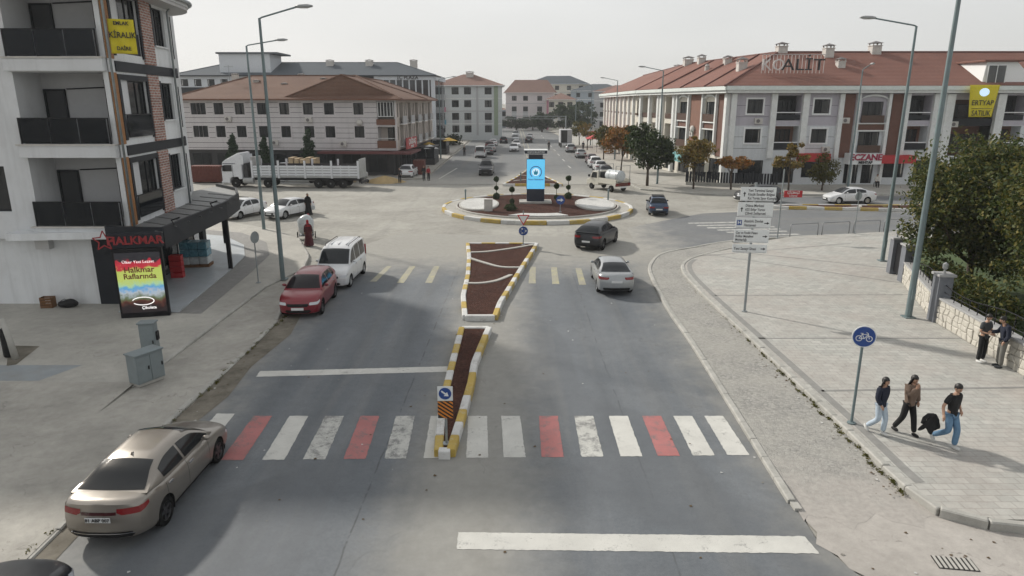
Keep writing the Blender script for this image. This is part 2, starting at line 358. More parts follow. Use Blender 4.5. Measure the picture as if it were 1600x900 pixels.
def m_brickwall(name, c1, c2, cm):
    a = NT(name, .88, .25)
    v = a.n.new('ShaderNodeCombineXYZ'); a.l(a.math('ADD', a.x, a.y), v.inputs[0]); a.l(a.z, v.inputs[1])
    c, f = a.brick(v.outputs[0], 1.0, .34, .12, .022, c1, c2, cm); n = a.noise(4.5, 5, .8); c = a.scale(c, a.rng(n, .3, .7, .6, 1.35)); a.bump(a.math('SUBTRACT', 1., f), .5, .015); return a.done(c)
def m_planks(name, c1, c2, step):
    a = NT(name, .6, .4); w = a.math('FRACT', a.math('MULTIPLY', a.math('ADD', a.x, a.y), 1 / step)); n = a.noise(1.0, 4, .6, scl=(9, 9, .6))
    c = a.mix(a.rng(n, .3, .7), c1, c2); c = a.mix(a.rng(w, .0, .12, .9, 0), c, (.05, .03, .02)); return a.done(c)
def m_leaf(name, cols):
    m = bpy.data.materials.new(name); m.use_nodes = True; MATS[name] = m; n = m.node_tree.nodes; l = m.node_tree.links.new; b = n['Principled BSDF']
    g = n.new('ShaderNodeNewGeometry'); r = n.new('ShaderNodeValToRGB'); r.color_ramp.interpolation = 'LINEAR'
    el = r.color_ramp.elements; el[0].color = (*cols[0], 1); el[1].color = (*cols[-1], 1)
    for i, c in enumerate(cols[1:-1]): e = el.new((i + 1) / (len(cols) - 1)); e.color = (*c, 1)
    l(g.outputs['Random Per Island'], r.inputs[0]); l(r.outputs[0], b.inputs['Base Color']); b.inputs['Roughness'].default_value = .6; b.inputs['Specular IOR Level'].default_value = .25
    t = n.new('ShaderNodeBsdfTranslucent'); l(r.outputs[0], t.inputs['Color']); mx = n.new('ShaderNodeMixShader'); mx.inputs[0].default_value = .28
    l(b.outputs[0], mx.inputs[1]); l(t.outputs[0], mx.inputs[2]); l(mx.outputs[0], n['Material Output'].inputs['Surface']); return m
def m_glass(name, tint=(.03, .04, .045), alpha=.75, rough=.04, spec=.5):
    m = bpy.data.materials.new(name); m.use_nodes = True; MATS[name] = m; n = m.node_tree.nodes; l = m.node_tree.links.new; b = n['Principled BSDF']
    b.inputs['Base Color'].default_value = (*tint, 1); b.inputs['Roughness'].default_value = rough; b.inputs['Specular IOR Level'].default_value = spec; b.inputs['Alpha'].default_value = alpha; return m

M = dict(
 ground=m_ground(), asphalt=m_asphalt(), asphalt2=m_asphalt2(), asphalt3=m_asphalt3(),
 plaza=m_pavers('plaza_pavers', (.375, .375, .35), (.45, .446, .415), (.27, .265, .245), .4, .26, .011, (.37, .335, .305)),
 pave=m_concrete('pavement_concrete', (.345, .333, .303), (.44, .425, .385)), pave2=m_concrete('lower_concrete', (.30, .288, .26), (.41, .393, .355), .5, .5),
 dirt=m_concrete('kerb_dirt', (.10, .09, .07), (.22, .2, .165), 0, 1.1), drive=m_concrete('driveway_concrete', (.33, .31, .285), (.42, .395, .365), .5, .35),
 setts=m_setts(), mulch=m_mulch(), pebble=m_pebble(),
 wpaint=m_paint('white_road_paint', (.56, .555, .52), .5), wworn=m_paint('worn_white_paint', (.5, .5, .47), .95), rpaint=m_paint('red_road_paint', (.40, .16, .155), .8), ypaint=m_paint('yellow_road_paint', (.47, .44, .24), 1.5, (.30, .29, .26)),
 kwhite=m_paint('white_kerb_paint', (.60, .60, .585), .7, (.36, .34, .31)), kyellow=m_paint('yellow_kerb_paint', (.46, .33, .085), .75, (.42, .37, .25)), kgrey=m_concrete('kerb_concrete', (.33, .325, .30), (.44, .43, .40), 0, 1.0),
 tile_brown=m_rooftile('brown_roof_tiles', (.135, .075, .052), (.175, .1, .07), (.07, .04, .03)), tile_red=m_rooftile('red_roof_tiles', (.185, .085, .064), (.235, .115, .09), (.10, .048, .04)), tile_far=m_rooftile('muted_roof_tiles', (.2, .12, .1), (.24, .15, .12), (.12, .08, .07)),
 brick=m_brickwall('brick_cladding', (.40, .20, .155), (.25, .12, .095), (.44, .42, .40)), wood=m_planks('wood_cladding', (.26, .11, .035), (.38, .18, .06), .11),
)
mat('wall_lightgrey', (.62, .635, .65), .85, streak=.16, var=.05, scale=.8, dirt=(.45, .45, .445), dscale=.7, damt=.4)
mat('wall_white', (.70, .72, .735), .8, streak=.14, var=.04, scale=.7, dirt=(.45, .45, .43), dscale=.6, damt=.35)
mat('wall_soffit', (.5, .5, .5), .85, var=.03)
mat('anthracite', (.022, .025, .031), .6, var=.1, scale=2, spec=.25)
mat('black_metal', (.009, .009, .011), .5, var=.1, spec=.25)
mat('window_frame_dark', (.016, .018, .022), .5, spec=.25)
mat('window_frame_white', (.74, .75, .75), .5)
mat('window_frame_brown', (.07, .035, .022), .5)
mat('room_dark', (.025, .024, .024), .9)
mat('curtain', (.55, .53, .49), .9, var=.1, scale=6)
mat('curtain2', (.3, .29, .28), .9, var=.1, scale=6)
m_glass('pane_glass', (.015, .02, .024), .42, .03, .42); m_glass('smoked_glass', (.007, .010, .014), .88, .06, .22); m_glass('car_glass', (.008, .011, .014), .84, .05, .42)
mat('galvanised', (.30, .33, .34), .5, .55, var=.12, scale=3, dirt=(.2, .2, .19), damt=.5)
mat('pole_paint', (.155, .205, .215), .55, .2, var=.12, scale=2.5, dirt=(.16, .17, .16), damt=.5)
mat('lamp_head', (.33, .34, .34), .5, .3); mat('lamp_glass', (.6, .6, .58), .3)
mat('white_plastic', (.7, .7, .7), .45); mat('sign_white', (.72, .74, .74), .4, var=.03, scale=8); mat('sign_blue', (.015, .06, .25), .4); mat('sign_red', (.5, .03, .03), .4); mat('sign_black', (.01, .01, .012), .5)
mat('rubber', (.011, .011, .011), .9, spec=.2, var=.2, scale=10); mat('rim', (.42, .43, .44), .3, .8); mat('rim_dark', (.08, .08, .085), .35, .7)
mat('black_plastic', (.014, .014, .015), .65, spec=.3); mat('chrome', (.6, .6, .61), .15, 1.0)
mat('tail_red', (.20, .006, .008), .18, coat=.4); mat('lamp_clear', (.55, .57, .6), .12, coat=.6); mat('plate', (.66, .67, .67), .5)
mat('skin', (.40, .24, .165), .6); mat('hair', (.010, .008, .007), .5)
mat('bark', (.07, .052, .038), .9, var=.35, scale=14, bump=.6, bscale=25)
mat('red_sheet', (.42, .025, .03), .6, var=.06); mat('burgundy_roof', (.12, .035, .035), .7, var=.15)
mat('yellow_banner', (.62, .52, .02), .7, var=.06, scale=3)
mat('steel_rail', (.28, .29, .3), .4, .7)
mat('conc_plain', (.4, .39, .36), .85, var=.1, scale=3, bump=.2)
# ================================================================ ground, roads, pavements
def struct(name, mb, m, **k): return tag(mb.build(name, m, **k), kind='structure')
struct('ground', MB().sheet([(-2500, -600), (2500, -600), (2500, 4000), (-2500, 4000)], -.03), M['ground'])
ROADR = [(6.75, -40), (6.9, 11.3), (6.5, 12.6), (6.55, 14.1), (6.7, 18.6), (6.95, 24.7), (7.05, 29.8), (7.5, 35.8), (8.0, 38.2), (9.2, 40.9), (10.5, 42.5), (10.5, 46)]
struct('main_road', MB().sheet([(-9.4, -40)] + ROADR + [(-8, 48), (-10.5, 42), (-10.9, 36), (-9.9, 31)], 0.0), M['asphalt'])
struct('north_road', MB().sheet([(-10.5, 78), (13.2, 78), (13.0, 200), (4, 420), (-14, 420), (-9.6, 200)], 0.0), M['asphalt2'])
SIDEB = [(8.2, 40.2), (9.2, 41.1), (11.7, 42.9), (14.6, 44.9), (19, 46.3), (27.4, 48.0), (40, 50.6), (90, 58)]
struct('side_road', MB().sheet([(8.0, 41)] + SIDEB[2:] + [(90, 66), (40, 58.6), (33, 57.6), (24, 59.0), (16, 57), (11.5, 53), (8.5, 50)], .004), M['asphalt3'])
struct('far_side_road', MB().sheet([(24, 61.6), (33, 61.2), (45, 62.0), (95, 69), (95, 77), (45, 68.2), (24, 67.6)], .004), M['asphalt3'])
SIDEP = [(10.4, 38.8), (12.2, 40.7), (14.6, 42.6), (19, 45.6), (27.4, 47.6)]
struct('driveway', MB().sheet([(6.75, 13.9), (6.55, 13.3), (6.62, 12.9), (6.42, 12.5), (6.7, 12.1), (6.75, 11.7), (7.1, 11.3), (7.0, 10.8), (7.3, 10.2), (7.0, 8), (7.1, 4), (40, 4), (40, 13.2), (10.7, 13.2), (9.3, 13.9)], .006), M['drive'])

# kerbs: one stone after the other along a line
_KM = {}
def stone_mesh(w, h, m, ch=.03):
    k = (w, h, m.name)
    if k not in _KM:
        pr = [(-w / 2, 0), (w / 2, 0), (w / 2, h - ch), (w / 2 - ch, h), (-w / 2 + ch, h), (-w / 2, h - ch)]
        b = MB(); n = 6; e = .03
        ring = lambda x, q: [(x, y * q, z * (q if z > 0 else 1)) for y, z in pr]
        vs_ = ring(-.5, .94) + ring(-.5 + e, 1) + ring(.5 - e, 1) + ring(.5, .94)
        fs = [(i * n + j, i * n + (j + 1) % n, (i + 1) * n + (j + 1) % n, (i + 1) * n + j) for i in range(3) for j in range(n)] + [(5, 4, 3, 2, 1, 0), (18, 19, 20, 21, 22, 23)]
        _KM[k] = b.add(vs_, fs).mesh('kerb_stone', m)
    return _KM[k]
def resample(path, step, closed=False):
    P_ = [Vector((p[0], p[1])) for p in path]
    if closed: P_.append(P_[0])
    d = [0]
    for a, b in zip(P_, P_[1:]): d.append(d[-1] + (b - a).length)
    n = max(1, round(d[-1] / step)); out = []
    for i in range(n + 1):
        t = d[-1] * i / n; k = max(j for j in range(len(d)) if d[j] <= t + 1e-9); k = min(k, len(P_) - 2)
        out.append(P_[k].lerp(P_[k + 1], (t - d[k]) / max(d[k + 1] - d[k], 1e-9)))
    return out
def kerb(parent, path, step, w, z0, h, mats_, closed=False, jit=.01, gap=.012, start=0):
    pts = resample(path, step, closed)
    for i, (a, b) in enumerate(zip(pts, pts[1:])):
        c = (a + b) / 2; d = b - a; j = rnd.uniform(-jit, jit)
        inst('kerb_stone', stone_mesh(w, h, mats_[(i + start) % len(mats_)]), parent, (c.x, c.y, z0 + j), (rnd.uniform(-jit, jit), 0, math.atan2(d.y, d.x) + rnd.uniform(-jit, jit) * .6), (d.length - gap, 1, 1))
def smooth_path(path, n=5, closed=False):
    P_ = [Vector((p[0], p[1])) for p in path]; out = []; N = len(P_)
    rng_ = range(N if closed else N - 1)
    for i in rng_:
        g = (lambda k: P_[k % N]) if closed else (lambda k: P_[max(0, min(N - 1, k))])
        p0, p1, p2, p3 = g(i - 1), g(i), g(i + 1), g(i + 2)
        for j in range(n):
            t = j / n
            q = .5 * ((2 * p1) + (p2 - p0) * t + (2 * p0 - 5 * p1 + 4 * p2 - p3) * t * t + (3 * p1 - p0 - 3 * p2 + p3) * t ** 3); out.append((q.x, q.y))
    if not closed: out.append((P_[-1].x, P_[-1].y))
    return out

KR = smooth_path([(6.5, 14.0), (6.7, 18.6), (6.95, 24.7), (7.05, 29.8), (7.5, 35.8), (8.0, 38.2), (9.2, 40.9), (11.7, 42.8), (14.6, 44.8), (19, 46.2), (27.4, 48.0), (40, 50.6), (90, 58)])
K2 = smooth_path([(13.2, 12.5), (12.0, 12.75), (10.7, 13.0), (9.75, 13.35), (9.42, 14.6), (9.42, 17.4), (9.33, 23.3), (9.17, 32.5), (9.4, 36.5), (10.3, 38.8), (12.15, 40.7), (14.6, 42.6)])
k = struct('setts_strip', MB().prism([(6.62, 15.7)] + [p for p in KR if 15.7 < p[1] < 44.9] + [(14.6, 43)] + [p for p in K2[::-1] if p[1] > 15.7] + [(9.42, 15.7)], -.03, .085), M['setts'])
_rp = MB(); _n = 16; _e = [(6.5 + 3.1 * i / _n, 13.3 + .22 * math.sin(i * .9) + .1 * math.sin(i * 2.3)) for i in range(_n + 1)]
for i in range(_n):
    f0, f1 = i / _n, (i + 1) / _n; _rp.quad((*_e[i], .009), (*_e[i + 1], .009), (6.62 + 2.8 * f1, 15.7, .085), (6.62 + 2.8 * f0, 15.7, .085))
_rp.build('ramp', M['setts'], k)
k = struct('kerb', MB().prism([(6.45, 13.7), (6.62, 13.7), (6.62, 14.0), (6.45, 14.0)], -.03, .07), M['kgrey'])
kerb(k, KR, 1.0, .2, -.02, .14, [M['kgrey']], start=0)
k = struct('plaza_kerb', MB().prism([(13.2, 12.4), (13.5, 12.4), (13.5, 12.6), (13.2, 12.6)], -.03, .1), M['kgrey'])
kerb(k, K2, .95, .2, -.02, .245, [M['kgrey']], jit=.014)
pl = struct('plaza', MB().prism([(10.7, 13.1), (9.75, 13.45)] + [(x + .1, y) for x, y in K2 if 14.0 < y < 40.5] + [(14.6, 43), (19, 45.8), (27.4, 47.8), (60, 53.5), (60, 13.0)], -.03, .19), M['plaza'])
def band(path, w, z, m, name, parent=None):
    pts = [Vector((p[0], p[1])) for p in path]; b = MB(); L_, R_ = [], []
    for i, p in enumerate(pts):
        t = (pts[min(i + 1, len(pts) - 1)] - pts[max(i - 1, 0)]).normalized(); n = Vector((-t.y, t.x)) * w / 2
        L_.append((p.x + n.x, p.y + n.y, z)); R_.append((p.x - n.x, p.y - n.y, z))
    for i in range(len(pts) - 1): b.quad(R_[i], R_[i + 1], L_[i + 1], L_[i])
    return b.build(name, m, parent, recalc=False)
mat('band_stone', (.24, .237, .225), .85, var=.15, scale=3, coord='World')
band([(x + .38, y) for x, y in K2 if 14.4 < y < 39], .26, .194, MATS['band_stone'], 'paving_band', pl)
for a_, b_ in (((9.6, 31.1), (19.2, 31.2)), ((9.55, 25.0), (18, 25.0)), ((9.8, 20.0), (17.0, 20.3)), ((11.5, 40.4), (19.8, 33.3)), ((13.6, 40.9), (21.5, 36.2)), ((11, 39.6), (22, 43.5))):
    band([a_, b_], .13, .194, MATS['band_stone'], 'paving_band', pl)

KL = smooth_path([(-9.75, 4), (-9.86, 12.3), (-9.95, 14), (-10.0, 19), (-9.95, 22), (-10.05, 27.5), (-10.8, 30.8), (-11.3, 33.5), (-11.5, 35.6)])
struct('lower_pavement', MB().prism([(-70, 4)] + KL + [(-12.4, 35), (-12.4, 20.8), (-70, 20.8)], -.03, .06), M['pave2'])
_rp = MB().quad((-70, 18.6, .062), (-12.35, 18.6, .062), (-12.35, 20.8, .152), (-70, 20.8, .152)); struct('pavement_ramp', _rp, M['pave2'])
k = struct('old_kerb', MB().prism([(-9.85, 3.7), (-9.65, 3.7), (-9.65, 4), (-9.85, 4)], -.03, .05), M['kgrey'])
kerb(k, KL, 1.0, .18, -.06, .13, [M['kgrey']], jit=.025, gap=.02)
UP = [(-12.35, 20.8), (-12.35, 33), (-11.6, 36.8), (-12.2, 40), (-14.5, 45.5), (-17, 48.6), (-23, 53), (-60, 56), (-70, 56), (-70, 20.8)]
up = struct('upper_pavement', MB().prism(UP, -.03, .15), M['pave'])
k = struct('pavement_edge', MB().prism([(-12.5, 20.6), (-12.3, 20.6), (-12.3, 20.8), (-12.5, 20.8)], -.03, .1), M['kgrey'])
kerb(k, UP[:5], 1.1, .16, -.02, .18, [M['kgrey']], jit=.012)
struct('gutter_dirt', MB().sheet([(-9.75, 6), (-9.2, 9), (-9.3, 12), (-9.45, 16), (-9.0, 20), (-9.2, 22.5), (-8.9, 26), (-9.3, 29), (-10.2, 31.2), (-10.7, 30.8), (-9.95, 27.5), (-9.85, 22), (-9.9, 19), (-9.85, 14)], .008), M['dirt'])
mat('deck_tile', (.42, .455, .48), .45, var=.08, scale=1.5, dirt=(.27, .27, .26), damt=.4, coord='World')
mat('paver_dark', (.23, .225, .215), .85, var=.15, scale=4, coord='World')
DK = [(-14.55, 28.5), (-14.8, 31), (-15.35, 36), (-15.9, 39.7), (-17.2, 43), (-19.6, 46), (-26, 48.5), (-26, 31), (-17.2, 31), (-17.2, 28.5)]
struct('deck_surround', MB().prism([(-13.5, 28.3), (-13.7, 31), (-14.1, 36), (-14.6, 40.2), (-16.1, 44), (-19, 47.4), (-26, 50), (-26, 31), (-17.2, 31), (-17.0, 28.6)], .1, .158), MATS['paver_dark'])
struct('shop_deck', MB().prism(DK, .1, .19), MATS['deck_tile'])
struct('soil_pit', MB().sheet([G(14, 540, .15), G(62, 541, .15), G(25, 570, .15), G(10, 572, .15)], .156), M['dirt'])
mat('grey_tile', (.27, .295, .31), .7, var=.1, scale=2, dirt=(.24, .23, .2), damt=.6, coord='World')
struct('paved_patch', MB().sheet([(-22, 20.9), (-15.6, 20.9), (-15.0, 22.3), (-22, 22.3)], .154), MATS['grey_tile'])
# the north street's pavements and forecourts
struct('east_pavement', MB().prism([(13.4, 79), (13.2, 300), (30, 300), (24.5, 77.5), (95, 77.5), (95, 70), (45, 69.0), (24, 68.6), (19, 69.6), (15.6, 72.6)], -.03, .13), M['pave'])
k = struct('east_kerb', MB().prism([(13.3, 300), (13.5, 300), (13.5, 300.3), (13.3, 300.3)], -.03, .1), M['kgrey'])
kerb(k, smooth_path([(45, 68.9), (24, 68.5), (19, 69.5), (15.5, 72.5), (13.35, 79), (13.3, 140)]), 1.6, .22, -.02, .17, [M['kgrey']])
struct('west_pavement', MB().prism([(-10.6, 84), (-10.2, 300), (-24, 300), (-17, 86), (-40, 90), (-40, 83), (-16, 81.5)], -.03, .12), M['pave2'])
mat('grass', (.055, .085, .025), .9, var=.4, scale=3, bump=.5, bscale=20)
struct('garden_ground', MB().prism([(17.1, 20.6), (18.3, 28.2), (20.2, 33.3), (22.5, 39.5), (26, 44.5), (60, 49), (60, 20)], .1, .3), MATS['grass'])

# painted markings
def ragged(poly, z, amp=.006, step=.07):
    out = []
    for p, q in zip(poly, poly[1:] + poly[:1]):
        n = max(1, int(math.dist(p, q) / step))
        for i in range(n): f = i / n; out.append((p[0] + (q[0] - p[0]) * f + rnd.gauss(0, amp), p[1] + (q[1] - p[1]) * f + rnd.gauss(0, amp)))
    return MB().sheet(out, z)
mk = struct('zebra_crossing', ragged([(-8.75, 16.1), (-8.2, 16.1), (-8.3, 18.75), (-8.85, 18.75)], .006), M['wpaint'])
xs_ = [-7.59, -6.52, -5.46, -4.41, -3.35, -2.32, -1.2, -.22, .78, 1.83, 2.86, 3.85, 4.78, 5.7]
kd = 'rwwrwwwwrwwrww'; worn = {2, 4, 9}
for i, (x, c) in enumerate(zip(xs_, kd)):
    m_ = M['rpaint'] if c == 'r' else (M['wworn'] if i in worn else M['wpaint'])
    sk = -.1 if x < 0 else .02
    ragged([(x, 16.0 + .02 * i), (x + .58, 16.0 + .02 * i), (x + .56 + sk, 18.6), (x + sk, 18.6)], .006).build('stripe', m_, mk)
struct('stop_line', ragged([(-8.7, 21.6), (-2.25, 22.05), (-2.27, 22.55), (-8.75, 22.1)], .006), M['wpaint'])
tag(ragged([(-1.15, 12.32), (6.35, 12.18), (6.3, 12.76), (-1.17, 12.9)], .006).build('stop_line', M['wpaint']), kind='structure')
mk = struct('yellow_crossing', ragged([G(578, 440), G(588, 440), G(612, 416), G(604, 416)], .006), M['ypaint'])
for a_ in ((620, 442, 640, 416), (664, 442, 678, 416), (826, 443, 828, 417), (863, 444, 861, 418), (905, 445, 899, 419)):
    ragged([G(a_[0], a_[1]), G(a_[0] + 11, a_[1]), G(a_[2] + 9, a_[3]), G(a_[2], a_[3])], .006).build('stripe', M['ypaint'], mk)
mk = struct('side_crossing', ragged([(13.6, 51.9), (19.5, 52.6), (19.4, 53.1), (13.6, 52.4)], .010), M['wworn'])
for i, (x0, x1, y) in enumerate(((14.0, 19.6, 50.9), (14.5, 19.7, 49.9), (15.0, 19.8, 49.0), (15.4, 19.9, 48.1), (16.2, 20.4, 46.9))):
    ragged([(x0, y), (x1, y + .5), (x1, y + .95), (x0, y + .45)], .010).build('stripe', M['wworn'], mk)
mk = struct('lane_markings', MB().sheet([(2.5, 96), (2.62, 96), (2.9, 300), (2.72, 300)], .006), M['ypaint'])
MB().sheet([(3.3, 96), (3.42, 96), (3.75, 300), (3.57, 300)], .006).build('line', M['ypaint'], mk)
for i in range(9):
    y = 98 + i * 12
    MB().sheet([(-3.6, y), (-3.45, y), (-3.35, y + 4), (-3.5, y + 4)], .006).build('line', M['wpaint'], mk); MB().sheet([(8.3, y), (8.45, y), (8.35, y + 4), (8.2, y + 4)], .006).build('line', M['wpaint'], mk)
MB().sheet([(-9.0, 84), (-8.85, 84), (-7.7, 98), (-7.9, 98)], .006).build('line', M['wpaint'], mk)

# ================================================================ traffic islands
def inset(poly, d):
    n = len(poly); out = []
    a = sum(poly[i][0] * poly[(i + 1) % n][1] - poly[(i + 1) % n][0] * poly[i][1] for i in range(n)); s = 1 if a > 0 else -1
    for i in range(n):
        p0, p1, p2 = Vector(poly[i - 1]), Vector(poly[i]), Vector(poly[(i + 1) % n])
        t1 = (p1 - p0).normalized(); t2 = (p2 - p1).normalized(); n1 = Vector((-t1.y, t1.x)); n2 = Vector((-t2.y, t2.x)); b = (n1 + n2)
        b = b / max(b.length_squared / 2, .35) ; out.append(tuple(p1 + b * d * s))
    return out
def island(name, label, outline, h=.24, step=.9, strips=(), fill='mulch'):
    o = thing(name, label, 'traffic island', (0, 0, 0)); tag(o)
    kp = inset(outline, .12)
    n = len(outline)
    for i in range(n):                                           # every side has its own row of stones
        a, b = Vector(kp[i]), Vector(kp[(i + 1) % n]); d = (b - a).normalized() * .0
        kerb(o, [tuple(a), tuple(b)], step, .24, -.02, h + .02, [M['kwhite'], M['kyellow']], jit=.008, start=i)
    MB().prism(inset(outline, .22), -.02, h - .05).build('mulch_bed', M[fill], o)
    for sp in strips: 
        ob = band(smooth_path(sp, 6), .22, h + .0, MATS['conc_plain'], 'edging', o); s_ = ob.modifiers.new('s', 'SOLIDIFY'); s_.thickness = .12; s_.offset = -1
    return o
i1 = [G(678, 718), (-1.5, 16.03), (-1.33, 18.6), (-1.22, 20.6), (-1.2, 22.4), (-1.02, 24.4), (-.8, 26.4), (-2.15, 26.4), (-2.2, 23.3), (-2.22, 20.0), (-2.16, 17.8)]
island('near_splitter_island', 'narrow bark-filled traffic island with arrow sign at the red and white crossing', [tuple(p) for p in i1])
i2 = [(-2.12, 27.75), (-.62, 27.75), (-.42, 30.0), (0.0, 32.6), (.55, 36.2), (1.15, 39.8), (1.75, 43.5), (-3.0, 43.6), (-2.65, 39.5), (-2.45, 35), (-2.42, 31)]
island('wide_splitter_island', 'wide wedge-shaped bark island with pale curved edgings before the roundabout', i2,
       strips=([(-2.35, 33.3), (-1.6, 33.3), (-.8, 33.8), (-.05, 35.0)], [(-2.45, 39.0), (-1.7, 38.0), (-.6, 36.8), (.6, 36.7)], [(-2.6, 40.6), (-1.4, 40.9), (.1, 41.9), (1.4, 43.0)]))
i3 = [(-1.1, 76.6), (5.7, 76.6), (4.4, 84), (3.3, 92), (2.9, 98.5), (2.4, 98.5), (1.7, 92), (.4, 84)]
island('far_splitter_island', 'pointed bark island behind the digital totem at the street mouth', i3, step=1.2, strips=([(.2, 80), (1.5, 81.0), (3.0, 81.3), (4.6, 80.3)], [(1.0, 86.5), (2.0, 85.8), (3.0, 86.2), (3.8, 87)]))
i4 = [(22.6, 60.4), (24.2, 59.4), (33, 58.2), (45, 59.4), (62, 62), (62, 63.6), (45, 61.4), (33, 60.6), (24.5, 61.0)]
island('side_road_island', 'long bark island with white pebble curves dividing the side road', i4, step=1.5, strips=([(23.2, 60.6), (25.0, 60.3), (27.0, 59.2)], [(29.0, 58.9), (30.4, 59.4), (30.8, 60.4)], [(35.5, 60.6), (37.5, 60.1), (40, 59.4)]))
CX, CY = 2.2, 59.8
def circ(r, n=64, cx=CX, cy=CY, ry=None): return [(cx + r * math.cos(2 * math.pi * i / n), cy + (ry or r) * math.sin(2 * math.pi * i / n)) for i in range(n)]
rb = thing('roundabout_island', 'round central island with yellow and white kerb, bark bed and pebble ovals', 'roundabout', (0, 0, 0))
kerb(rb, circ(8.2), 1.75, .3, -.02, .30, [M['kwhite'], M['kyellow']], closed=True, jit=.006)
MB().prism(circ(8.08), -.02, .24).build('paved_ring', M['pave'], rb)
kerb(rb, circ(7.05), .75, .16, .2, .18, [MATS['conc_plain']], closed=True, jit=.003, gap=.004)
MB().prism(circ(6.98), .2, .33).build('mulch_bed', M['mulch'], rb)
for sx in (-1, 1):
    MB().prism(circ(1.75, 40, CX + sx * 5.1, CY, 3.6), .3, .44).build('pebble_bed_rim', MATS['conc_plain'], rb)
    MB().prism(circ(1.62, 40, CX + sx * 5.1, CY, 3.45), .36, .47).build('pebble_bed', M['pebble'], rb)
seg = [(CX + 6.6 * math.cos(a), CY + 6.6 * math.sin(a)) for a in [R(248 + 3 * i) for i in range(15)]] + [(CX + 5.3 * math.cos(a), CY + 5.3 * math.sin(a)) for a in [R(286 - 3 * i) for i in range(11)]]
MB().prism(seg, .3, .42).build('pebble_strip', M['pebble'], rb)
# ================================================================ vehicles
def pw(pts, x):
    return float(np.interp(x, [p[0] for p in pts], [p[1] for p in pts]))
def pc(pts, x):
    """smooth (monotone cubic) interpolation of a profile"""
    xs = np.array([p[0] for p in pts], float); ys = np.array([p[1] for p in pts], float)
    if x <= xs[0]: return float(ys[0])
    if x >= xs[-1]: return float(ys[-1])
    h = np.diff(xs); d = np.diff(ys) / h; m = np.zeros(len(xs)); m[0], m[-1] = d[0], d[-1]
    for i in range(1, len(xs) - 1): m[i] = 0 if d[i - 1] * d[i] <= 0 else 2 * d[i - 1] * d[i] / (d[i - 1] + d[i])
    i = int(np.searchsorted(xs, x) - 1); t = (x - xs[i]) / h[i]
    return float((2 * t**3 - 3 * t**2 + 1) * ys[i] + (t**3 - 2 * t**2 + t) * h[i] * m[i] + (-2 * t**3 + 3 * t**2) * ys[i + 1] + (t**3 - t**2) * h[i] * m[i + 1])

